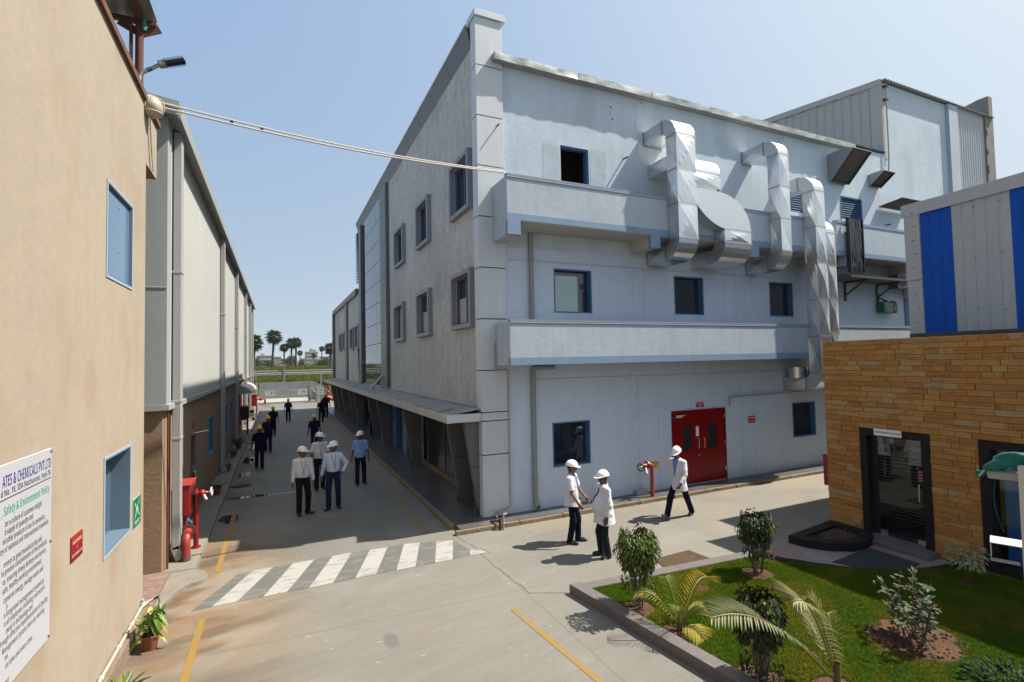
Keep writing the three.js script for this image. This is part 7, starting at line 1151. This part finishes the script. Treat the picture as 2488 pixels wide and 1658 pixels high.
function person(o) {
  const { label, x, z, turn = 0, H = 1.75, y0 = 0, group } = o, s = H / 1.72, q = o.q || 1, rs = o.seed || 1;
  const T = thing('person', label, 'person', [x, y0, z], group); T.rotation.y = turn;
  const P = (a, b, c) => V(a * s, b * s, c * s), lean = o.lean || 0, belly = o.belly || 0, drop = o.drop || 0;
  const hipY = 0.915 - drop, hipL = P(0.088, hipY, 0), hipR = P(-0.088, hipY, 0), chest = P(0, 1.26 - drop, lean), neck = P(0, 1.44 - drop, lean * 1.5 - 0.01), head = P(0, 1.60 - drop, lean * 1.9 + (o.headF || 0.012)), shL = P(0.175, 1.385 - drop, lean * 1.3), shR = P(-0.175, 1.385 - drop, lean * 1.3);
  const F = o.feet || [[0.10, 0, 0.02, 0.15], [-0.10, 0, -0.02, -0.15]]; // [x, lift, z, toe-out, pitch]
  const legs = F.map((f, i) => { const ank = P(f[0], 0.085 + f[1], f[2] - 0.02), hip = i ? hipR : hipL, [kn, an] = ik(hip, ank, 0.425 * s, 0.415 * s, V(Math.sin(f[3]) * 0.6, 0, 1)); return { hip, kn, an, f }; });
  const A = o.arms || [{}, {}]; // hand target relative to shoulder, local
  const arms = A.map((a, i) => { const sd = i ? -1 : 1, sh = i ? shR : shL, h = a.h || [0.075, -0.53, 0.06], tgt = sh.clone().add(P(h[0] * sd, h[1], h[2])), [el, wr] = ik(sh, tgt, 0.285 * s, 0.25 * s, V(sd * (a.out ?? 0.5), 0, a.back ?? -1)); const d = (a.hd ? V(a.hd[0] * sd, a.hd[1], a.hd[2]) : wr.clone().sub(el)).normalize(), n = V(-sd, 0, a.palm ?? -0.25); n.addScaledVector(d, -n.dot(d)).normalize(); const th = V(0, 0, 0).crossVectors(n, d).multiplyScalar(1); if (th.z < 0) th.negate(); return { sh, el, wr, d, n, th, sd, curl: a.curl ?? 0.5 }; });
  const hq = new THREE.Quaternion().setFromEuler(new THREE.Euler(o.nod || 0, o.look || 0, o.tilt || 0, 'YXZ')), hi = hq.clone().invert(), tv = V(0, 0, 0), loc = (X, Y, Z) => tv.set((X - head.x) / s, (Y - head.y) / s, (Z - head.z) / s).applyQuaternion(hi);
  const fHead = (X, Y, Z) => { const p = loc(X, Y, Z), { x: a, y: b, z: c } = p, ax = Math.abs(a);
    let d = smin(ell(a, b, c, 0, 0.022, -0.014, 0.074, 0.098, 0.094), ell(a, b, c, 0, -0.038, 0.02, 0.06, 0.083, 0.068), 0.03);
    d = smin(d, ell(a, b, c, 0, -0.094, 0.048, 0.034, 0.026, 0.03), 0.03); d = smin(d, cap(a, b, c, { x: -0.033, y: 0.017, z: 0.078 }, { x: 0.033, y: 0.017, z: 0.078 }, 0.01, 0.01), 0.015);
    d = smin(d, cap(a, b, c, { x: 0, y: 0.004, z: 0.087 }, { x: 0, y: -0.034, z: 0.105 }, 0.008, 0.0125), 0.012); d = smin(d, ell(ax, b, c, 0.014, -0.037, 0.093, 0.009, 0.008, 0.01), 0.008);
    d = smin(d, cap(a, b, c, { x: -0.018, y: -0.07, z: 0.08 }, { x: 0.018, y: -0.07, z: 0.08 }, 0.008, 0.008), 0.008); d = smin(d, ell(ax, b, c, 0.04, -0.035, 0.058, 0.022, 0.022, 0.022), 0.02);
    d = -smin(-d, ell(ax, b, c, 0.033, -0.001, 0.098, 0.017, 0.012, 0.017), 0.01); d = Math.min(d, ell(ax, b, c, 0.032, -0.001, 0.075, 0.013, 0.011, 0.012));
    d = smin(d, ell(ax, b, c, 0.077, -0.012, -0.006, 0.011, 0.031, 0.02), 0.01);
    if (o.stache) d = smin(d, cap(ax, b, c, { x: 0, y: -0.052, z: 0.09 }, { x: 0.024, y: -0.06, z: 0.08 }, 0.009, 0.006), 0.004);
    d = smin(d * s, cap(X, Y, Z, { x: head.x, y: head.y - 0.05 * s, z: head.z - 0.018 * s }, { x: neck.x, y: neck.y - 0.03 * s, z: neck.z - 0.01 * s }, 0.054 * s, 0.062 * s), 0.025); return d; };
  const fHand = (m) => { const at = (l, t, k) => m.wr.clone().addScaledVector(m.d, l * s).addScaledVector(m.th, t * s).addScaledVector(m.n, k * s), seg = []; // palm and five fingers
    for (const [i, t, l] of [[0, 0.030, 0.072], [1, 0.010, 0.082], [2, -0.010, 0.077], [3, -0.029, 0.060]]) { let p = at(0.088, t, 0.004), an = m.curl * 0.5 + i * 0.05; for (let k = 0; k < 3; k++) { const L = l * [0.45, 0.32, 0.26][k] * s, e = p.clone().addScaledVector(m.d, Math.cos(an) * L).addScaledVector(m.n, Math.sin(an) * L); seg.push([p, e, (0.0098 - k * 0.001) * s, (0.0092 - k * 0.0012) * s]); p = e; an += m.curl * (0.75 + 0.1 * k); } }
    const t0 = at(0.028, 0.026, 0.006), t1 = at(0.058, 0.052, 0.014), t2 = at(0.088, 0.058, 0.024); seg.push([t0, t1, 0.0125 * s, 0.0105 * s], [t1, t2, 0.0105 * s, 0.0088 * s]);
    const palm = [[0.028, 0.02], [0.03, 0.007], [0.03, -0.007], [0.028, -0.02]].map(([w, t]) => [at(0.0, t * 0.55, 0), at(0.09, t * 1.42, 0.003), 0.019 * s, 0.0135 * s]);
    return (X, Y, Z) => { let d = cap(X, Y, Z, m.el, m.wr, 0.04 * s, 0.027 * s); for (const g of palm) d = smin(d, cap(X, Y, Z, ...g), 0.012); for (const g of seg) d = smin(d, cap(X, Y, Z, ...g), 0.004); return d; }; };
  const sk = o.skin || [0.17, 0.082, 0.047], hair = [0.012, 0.01, 0.009];
  const skinCol = (X, Y, Z) => { const p = loc(X, Y, Z), ax = Math.abs(p.x); if (p.y > -0.2 && p.length() < 0.22) { if (o.stache && ax < 0.028 && p.y < -0.045 && p.y > -0.066 && p.z > 0.08) return hair; if (o.beard && p.y < -0.045 && p.y > -0.13 && p.z > 0.0 && !(ax < 0.02 && p.y > -0.078 && p.y < -0.063)) return hair.map((h, i) => lerp(h, sk[i], 0.25)); const e = Math.hypot(ax - 0.032, p.y + 0.001); if (p.z > 0.077 && e < 0.0125) return e < 0.006 ? [0.01, 0.008, 0.007] : [0.38, 0.35, 0.32]; if (p.z > 0.06 && p.y > 0.012 && p.y < 0.024 && ax > 0.014 && ax < 0.05) return hair; if (p.z > 0.08 && p.y < -0.063 && p.y > -0.079 && ax < 0.022) return [sk[0] * 0.75, sk[1] * 0.55, sk[2] * 0.55]; if ((p.z < 0.015 - 0.25 * Math.max(0, -p.y) && p.y > -0.085 && ax < 0.083 && !(ax > 0.066 && p.z > -0.03 && p.y < 0.02)) || p.y > 0.06) return hair; } const k = 0.92 + 0.16 * vn3(X * 30 + 50, Y * 30, Z * 30 + 50); return sk.map((v) => v * k); };
  const fBody = (X, Y, Z) => { let d = smin(ell(X, Y, Z, 0, 1.25 * s - drop * s, chest.z, 0.15 * s, 0.2 * s, 0.085 * s), ell(X, Y, Z, 0, 1.0 * s - drop * s, 0, 0.13 * s, 0.17 * s, 0.085 * s), 0.08); d = smin(d, cap(X, Y, Z, shL, shR, 0.045 * s, 0.045 * s), 0.05); d = smin(d, cap(X, Y, Z, { x: 0, y: neck.y - 0.06 * s, z: neck.z }, head, 0.056 * s, 0.05 * s), 0.03); d = smin(d, ell(X, Y, Z, head.x, head.y + 0.01 * s, head.z - 0.01, 0.06 * s, 0.085 * s, 0.07 * s), 0.02); for (const m of arms) { d = smin(d, cap(X, Y, Z, m.sh, m.el, 0.046 * s, 0.038 * s), 0.02); d = smin(d, cap(X, Y, Z, m.el, m.wr, 0.038 * s, 0.026 * s), 0.01); } for (const l of legs) { d = smin(d, cap(X, Y, Z, l.hip, l.kn, 0.07 * s, 0.048 * s), 0.02); d = smin(d, cap(X, Y, Z, l.kn, l.an, 0.045 * s, 0.034 * s), 0.01); } return d; };
  const box3 = (pts, r) => { const a = [1e9, 1e9, 1e9], b = [-1e9, -1e9, -1e9]; for (const p of pts) [p.x, p.y, p.z].forEach((v, k) => { a[k] = Math.min(a[k], v - r); b[k] = Math.max(b[k], v + r); }); return [a, b]; };
  const all = [head, shL, shR, chest, ...arms.flatMap((m) => [m.el, m.wr]), ...legs.flatMap((l) => [l.kn, l.an])], body = [];
  body.push(surfaceNet(fBody, ...box3(all, 0.13 * s), 0.017 * q, skinCol), surfaceNet(fHead, [head.x - 0.13 * s, head.y - 0.2 * s, head.z - 0.14 * s], [head.x + 0.13 * s, head.y + 0.14 * s, head.z + 0.15 * s], 0.0062 * q, skinCol));
  for (const m of arms) if (!m.pocket) body.push(surfaceNet(fHand(m), ...box3([m.wr.clone().addScaledVector(m.d, -0.03), m.wr.clone().addScaledVector(m.d, 0.2 * s)], 0.075 * s), 0.0048 * q, skinCol));
  part('body', merge(body), PM.skin, T, true);
  // shirt or coat
  const sl = o.sleeve ?? 1, coat = o.coat || 0, hem = (coat ? coat : o.hem ?? 0.965) * s - drop * s * 0.5, wr = o.wrinkle ?? 0.007;
  const fShirt = (X, Y, Z) => {
    let d = smin(ell(X, Y, Z, 0, 1.27 * s - drop * s, chest.z + 0.002, 0.178 * s, 0.22 * s, 0.116 * s), ell(X, Y, Z, 0, 1.05 * s - drop * s, 0.008 + belly * 0.5, 0.162 * s + belly * 0.4, 0.24 * s, 0.114 * s + belly), 0.09);
    d = smin(d, cap(X, Y, Z, shL, shR, 0.064 * s, 0.064 * s), 0.07);
    if (coat || o.hem) d = smin(d, cap(X, Y, Z, { x: 0, y: 1.05 * s - drop * s, z: 0.005 }, { x: 0, y: hem - 0.05, z: 0.0 }, 0.155 * s + (coat ? belly * 0.5 : 0), (coat ? 0.215 : 0.165) * s + (coat ? belly * 0.5 : 0)) + (coat ? 0.12 : 0.06) * Math.abs(Z), 0.06);
    const skirt = d; d = Math.max(d, hem - Y + 0.012 * Math.sin(X * 18 + rs) * (coat ? 1 : 0.3));
    for (const m of arms) { const e = m.el, w = m.wr; let a; if (sl >= 1) { a = smin(cap(X, Y, Z, m.sh, e, 0.068 * s, (coat ? 0.062 : 0.056) * s), cap(X, Y, Z, e, w, (coat ? 0.06 : 0.053) * s, (coat ? 0.046 : 0.04) * s), 0.02); const dw = (X - w.x) * m.d.x + (Y - w.y) * m.d.y + (Z - w.z) * m.d.z; a = Math.max(a, dw + 0.008); } else { const ex = lerp(m.sh.x, e.x, 0.85), ey = lerp(m.sh.y, e.y, 0.85), ez = lerp(m.sh.z, e.z, 0.85); a = cap(X, Y, Z, m.sh, e, 0.07 * s, 0.07 * s); const dx = e.x - m.sh.x, dy = e.y - m.sh.y, dz = e.z - m.sh.z, L = Math.hypot(dx, dy, dz); a = Math.max(a, ((X - ex) * dx + (Y - ey) * dy + (Z - ez) * dz) / L); } d = smin(d, a, 0.028); }
    const nk = Math.hypot(X - neck.x, (Z - neck.z) * 0.95), ny = Y - (neck.y - 0.008 * s) - 0.35 * (neck.z + 0.02 - Z); d = smin(d, Math.hypot(nk - 0.068 * s, ny * 0.75) - 0.014 * s, 0.02); // collar roll
    d = Math.max(d, -(Math.max(nk - 0.058 * s, neck.y - 0.045 * s - Y)));
    const w1 = vn3(X * 17 + Y * 9 + rs * 7 + 60, Y * 11 - X * 6 + 60, Z * 17 + 60) - 0.5, w2 = Math.sin((Y * 46 + X * 22 * (X > 0 ? 1 : -1) + 9 * vn3(X * 6 + 30, Y * 5 + rs + 30, Z * 6 + 30))) * (0.35 + 0.65 * sst(1.0, 0.3, Math.abs(Y - 1.02 * s) / 0.28));
    return d - wr * (w1 * 1.5 + w2 * 0.32);
  };
  const sc = o.shirt || [0.66, 0.66, 0.68], inner = o.inner, cut = (coat ? 1.12 : 1.36) * s - drop * s;
  const shirtCol = (X, Y, Z) => { if (inner && Z > chest.z + 0.02 && Y > cut && Math.abs(X) < (Y - cut) * 0.22 + 0.004) return inner; if (Z > 0 && Math.abs(X - (inner ? 0.0 : 0)) < 0.004 && Y < cut) return sc.map((v) => v * 0.82); if (o.stripe && Math.abs((X * 55) % 1) < 0.14) return sc.map((v) => v * 0.93); return sc; };
  part(coat ? 'coat' : 'shirt', surfaceNet(fShirt, ...box3([shL, shR, neck, V(0, hem, 0), V(0, hem, 0.06), ...arms.flatMap((m) => [m.el, m.wr])], 0.26 * s), 0.0125 * q, shirtCol), PM.shirt, T, true);
  // trousers
  const fTr = (X, Y, Z) => { const cs = coat ? 0.84 : 1; let d = ell(X, Y, Z, 0, 0.93 * s - drop * s, -0.008, 0.158 * s * cs, 0.14 * s * cs, 0.113 * s * cs); for (const l of legs) { let a = smin(cap(X, Y, Z, l.hip, l.kn, 0.092 * s * cs, 0.071 * s), cap(X, Y, Z, l.kn, { x: l.an.x, y: l.an.y - 0.02 * s, z: l.an.z }, 0.072 * s, 0.066 * s), 0.03); const dx = l.an.x - l.kn.x, dy = l.an.y - l.kn.y, dz = l.an.z - l.kn.z, L = Math.hypot(dx, dy, dz); a = Math.max(a, ((X - l.an.x) * dx + (Y - l.an.y) * dy + (Z - l.an.z) * dz) / L - 0.042 * s); d = smin(d, a, 0.035); } d = Math.max(d, Y - (1.005 - drop) * s); const w = vn3(X * 19 + rs * 3 + 70, Y * 9 + 70, Z * 19 + 70) - 0.5, w2 = Math.sin(Y * 42 + 8 * vn3(X * 7 + rs + 40, Y * 4 + 40, Z * 7 + 40) + X * 14); const near = Math.max(sst(0.28, 0.05, Y), 0.6 * sst(0.16, 0.02, Math.abs(Y - 0.5 * s)), 0.7 * sst(0.14, 0.02, Math.abs(Y - 0.85 * s))); return d - 0.008 * w - 0.0045 * w2 * near; };
  part('trousers', surfaceNet(fTr, ...box3([hipL, hipR, ...legs.flatMap((l) => [l.kn, l.an])], 0.13 * s), 0.0125 * q), o.trousers || PM.black, T, true);
  // shoes
  for (const l of legs) { const g = new THREE.Group(), f = l.f; const fs = (X, Y, Z) => { let d = smin(ell(X, Y, Z, 0, 0.045, 0.085, 0.046, 0.04, 0.11), ell(X, Y, Z, 0, 0.055, -0.02, 0.04, 0.055, 0.06), 0.05); d = Math.max(d, 0.012 - Y); const sole = Math.max(Math.hypot(X / 0.05, (Z - 0.06) / 0.138) - 1, Math.abs(Y - 0.009) - 0.009) * 0.9; return Math.min(d, sole > 0 ? sole * 0.05 + Math.max(0, Math.abs(Y - 0.009) - 0.009) : sole * 0.05); };
    const geo = surfaceNet(fs, [-0.075, -0.02, -0.12], [0.075, 0.13, 0.23], 0.009 * q); geo.translate(0, -0.085, -0.0).scale(s, s, s).applyMatrix4(new THREE.Matrix4().compose(l.an.clone(), new THREE.Quaternion().setFromEuler(new THREE.Euler(f[4] || 0, f[3] || 0, 0, 'YXZ')), V(1, 1, 1))); part('shoe', geo, PM.shoe, T, true); }
  // helmet, emblem and chin strap
  const put = (g) => g.applyMatrix4(new THREE.Matrix4().compose(head, hq, V(s, s, s)));
  const hm = part('helmet', put(helmetGeo.clone()), o.helmet || PM.helmW, T, true);
  if (!o.helmet) for (const sx of [-1, 1]) { const e = new THREE.CircleGeometry(0.011, 3).rotateZ(Math.PI / 6 + Math.PI / 3); part('emblem', put(e.rotateX(-0.3).rotateY(sx * 0.75).translate(Math.sin(sx * 0.75) * 0.108 * 0.985, 0.082, Math.cos(0.75) * 0.138 * 0.99 - 0.004)), PM.badgeD, hm, true); }
  if (o.strap) part('chin_strap', put(tube([V(-0.086, 0.05, 0.0), V(-0.075, -0.06, 0.03), V(0, -0.122, 0.045), V(0.075, -0.06, 0.03), V(0.086, 0.05, 0.0)], 0.004, 26, 5)), PM.black, T, true);
  if (o.glasses) part('glasses', put(merge([-1, 1].map((k) => xf(new THREE.TorusGeometry(0.019, 0.0022, 5, 16), [k * 0.033, -0.002, 0.098])).concat([rod(V(-0.052, 0, 0.096), V(-0.08, 0.004, 0.0), 0.002, 4), rod(V(0.052, 0, 0.096), V(0.08, 0.004, 0.0), 0.002, 4)]))), PM.badgeD, T, true);
  // lanyard on the chest
  if (o.lanyard) { const onCloth = (X, Y) => { let Z = 0.3; for (let i = 0; i < 60; i++) { const d = fShirt(X, Y, Z); if (d < 0.004) break; Z -= Math.max(0.002, d * 0.7); } return V(X, Y, Z + 0.004); }; const by = (o.lanyard === 2 ? 1.02 : 1.13) * s - drop * s; for (const k of [-1, 1]) { const pts = []; for (let i = 0; i <= 7; i++) { const t = i / 7; pts.push(onCloth(lerp(k * 0.062, 0.004 * k + (o.bx || 0), t), lerp(1.435 * s - drop * s, by, t))); } part('lanyard', tube(pts, 0.0048, 18, 5), PM.strap, T, true); } const b = onCloth(o.bx || 0, by - 0.05); part('badge', rbox(b.x - 0.027, b.x + 0.027, by - 0.085, by - 0.005, b.z, b.z + 0.007, 0.003), o.lanyard === 2 ? PM.badgeD : PM.badge, T, true); }
  if (o.pen) { let Z = 0.3; const X = 0.09, Y = 1.25 * s - drop * s; while (fShirt(X, Y, Z) > 0.003 && Z > 0) Z -= 0.003; part('pen', box(X - 0.005, X + 0.005, Y - 0.03, Y + 0.05, Z, Z + 0.01), PM.badgeD, T, true); }
  if (o.watch) { const m = arms[0]; part('bracelet', xf(new THREE.TorusGeometry(0.034, 0.006, 6, 18), [0, 0, 0]).applyQuaternion(new THREE.Quaternion().setFromUnitVectors(V(0, 0, 1), m.d)).translate(m.wr.x, m.wr.y, m.wr.z), mat([0.6, 0.42, 0.12], { metalness: 1, roughness: 0.3 }), T, true); }
  if (o.tie) part('tie', (() => { const pts = []; for (let i = 0; i <= 6; i++) { const Y = lerp(1.40, 1.14, i / 6) * s - drop * s; let Z = 0.3; while (fShirt(0, Y, Z) > 0.004 && Z > 0) Z -= 0.003; pts.push(V(0, Y, Z + 0.003)); } return tube(pts, 0.014, 12, 5); })(), PM.navy2, T, true);
  return T;
}
const G1 = 'visitors in white helmets walking in the alley', G2 = 'workers in dark uniform and yellow helmets in the alley', G3 = 'men in white coats on the sunlit yard';
const W1 = [[0.10, 0.0, 0.10, 0.1], [-0.10, 0.03, -0.16, -0.1, 0.25]], W2 = [[0.09, 0.03, -0.16, 0.12, 0.3], [-0.09, 0, 0.12, -0.12]];
person({ label: 'moustached man in white long-sleeved shirt, lanyard and black trousers, leftmost of the four visitors', x: 0.60, z: -14.93, turn: 0.12, H: 1.78, look: 0.85, stache: true, lanyard: 1, pen: true, shirt: [0.58, 0.55, 0.58], stripe: true, belly: 0.015, feet: [[0.12, 0, 0.02, 0.9], [-0.09, 0, 0.03, -0.05]], arms: [{ h: [0.085, -0.53, 0.05] }, { h: [0.075, -0.535, 0.05] }], wrinkle: 0.006, seed: 2, group: G1, skin: [0.15, 0.068, 0.04] });
person({ label: 'smiling man in white short-sleeved shirt and black trousers, walking behind the two front visitors', x: 1.23, z: -17.64, turn: 0.1, H: 1.79, look: 0.75, glasses: true, lanyard: 1, shirt: [0.58, 0.55, 0.56], sleeve: 0.5, belly: 0.03, feet: [[0.1, 0, -0.08, 0.25], [-0.12, 0, 0.1, -0.1]], arms: [{ h: [0.13, -0.53, 0.02] }, { h: [0.12, -0.53, 0.06] }], wrinkle: 0.005, seed: 3, group: G1, skin: [0.13, 0.06, 0.036] });
person({ label: 'man in pale blue long-sleeved shirt and navy trousers with one hand in his pocket', x: 1.41, z: -15.17, turn: -0.05, H: 1.82, look: -0.95, lanyard: 1, bx: 0.03, shirt: [0.46, 0.54, 0.70], trousers: PM.navy, feet: [[0.12, 0, 0.0, 0.2], [-0.13, 0.01, 0.14, -0.55, 0.1]], arms: [{ h: [0.06, -0.44, 0.07], out: 1.2, back: -0.5, curl: 0.3 }, { h: [0.12, -0.53, -0.02] }], wrinkle: 0.007, seed: 4, group: G1, skin: [0.17, 0.08, 0.046] });
person({ label: 'bearded man in bright blue short-sleeved shirt and black trousers, rightmost of the visitors', x: 2.5, z: -17.71, turn: -0.12, H: 1.73, look: -0.75, beard: true, lanyard: 1, shirt: [0.20, 0.31, 0.60], sleeve: 0.5, hem: 0.90, belly: 0.015, feet: [[0.13, 0, -0.06, 0.3], [-0.1, 0, 0.14, -0.05]], arms: [{ h: [0.1, -0.53, 0.03] }, { h: [0.1, -0.535, -0.02] }], wrinkle: 0.005, seed: 5, group: G1, skin: [0.14, 0.065, 0.04] });
const uni = (label, x, z, H, turn, feet, seed, q) => person({ label, x, z, H, turn, feet, seed, q, shirt: [0.008, 0.006, 0.026], sleeve: 0.5, hem: 0.86, trousers: PM.navy2, helmet: PM.helmY, arms: [{ h: [0.12, -0.52, seed % 2 ? 0.1 : -0.06] }, { h: [0.12, -0.52, seed % 2 ? -0.06 : 0.1] }], group: G2, skin: [0.085, 0.042, 0.027], wrinkle: 0.004 });
uni('nearest worker in dark uniform and yellow helmet, at the front of the left file', -0.66, -22.3, 1.66, 0.05, [[0.1, 0, 0.06, 0.1], [-0.1, 0.02, -0.1, -0.15, 0.1]], 11, 1.25);
uni('second worker of the left file, mostly behind the nearest one', -0.42, -26.4, 1.66, 0.05, W1, 12, 1.6);
uni('third worker of the left file, farthest of those three', -0.25, -32.3, 1.66, 0.05, W2, 13, 1.7);
uni('lone worker in yellow helmet walking in the middle of the alley', 0.67, -39.8, 1.62, 0, W1, 14, 1.9);
uni('worker in yellow helmet just behind the white-shirted visitors, front of the right file', 1.55, -25.6, 1.66, 0.0, W2, 15, 1.5);
uni('worker in yellow helmet in the middle of the right file', 2.75, -38.0, 1.64, -0.05, W1, 16, 1.9);
uni('worker in yellow helmet beside the walkway edge near the gate', 3.3, -41.0, 1.8, -0.05, W2, 17, 1.9);
person({ label: 'dim figure in blue helmet standing in the doorway under the canopy', x: 4.72, z: -28.6, y0: 0.1, H: 1.66, turn: -0.6, shirt: [0.02, 0.02, 0.05], trousers: PM.navy2, helmet: PM.helmB, q: 1.9, seed: 21, skin: [0.085, 0.042, 0.027] });
person({ label: 'man with spectacles in short-sleeved white coat standing with hands low, left of the talking pair', x: 5.87, z: -9.72, H: 1.75, turn: 0.75, look: 0.35, nod: 0.12, glasses: true, stache: true, lanyard: 2, coat: 0.80, sleeve: 0.5, shirt: [0.52, 0.51, 0.57], inner: [0.13, 0.2, 0.48], watch: true, trousers: PM.navy2, feet: [[0.13, 0, 0.1, 0.25], [-0.1, 0, -0.02, -0.1]], arms: [{ h: [0.10, -0.46, 0.22], curl: 0.6 }, { h: [0.05, -0.48, 0.2], curl: 0.45 }], wrinkle: 0.006, seed: 6, group: G3, skin: [0.21, 0.10, 0.055] });
person({ label: 'stout man in long-sleeved white coat seen from the side, right of the talking pair', x: 6.03, z: -8.74, H: 1.70, turn: -1.75, look: 0.1, nod: 0.1, tie: true, coat: 0.70, belly: 0.085, shirt: [0.52, 0.51, 0.565], inner: [0.5, 0.52, 0.6], trousers: PM.slate, feet: [[0.11, 0, 0.0, 0.2], [-0.11, 0, 0.06, -0.15]], arms: [{ h: [0.08, -0.52, 0.06], curl: 0.35 }, { h: [0.1, -0.52, 0.05] }], wrinkle: 0.009, seed: 7, group: G3, skin: [0.075, 0.034, 0.022] });
person({ label: 'man in white coat striding past the red double door with his head bowed', x: 9.13, z: -9.95, H: 1.79, turn: -1.35, look: 0.15, nod: 0.35, stache: true, strap: true, lanyard: 1, coat: 0.70, shirt: [0.52, 0.51, 0.565], inner: [0.15, 0.22, 0.5], trousers: PM.navy2, drop: 0.05, belly: 0.012, lean: 0.02, feet: [[0.07, 0.03, -0.37, 0.05, 0.35], [-0.07, 0.045, 0.42, -0.05, -0.42]], arms: [{ h: [0.06, -0.45, 0.24], curl: 0.7 }, { h: [0.08, -0.48, -0.16] }], wrinkle: 0.008, seed: 8, group: G3, skin: [0.12, 0.055, 0.034] });

renderer.render(scene, camera);
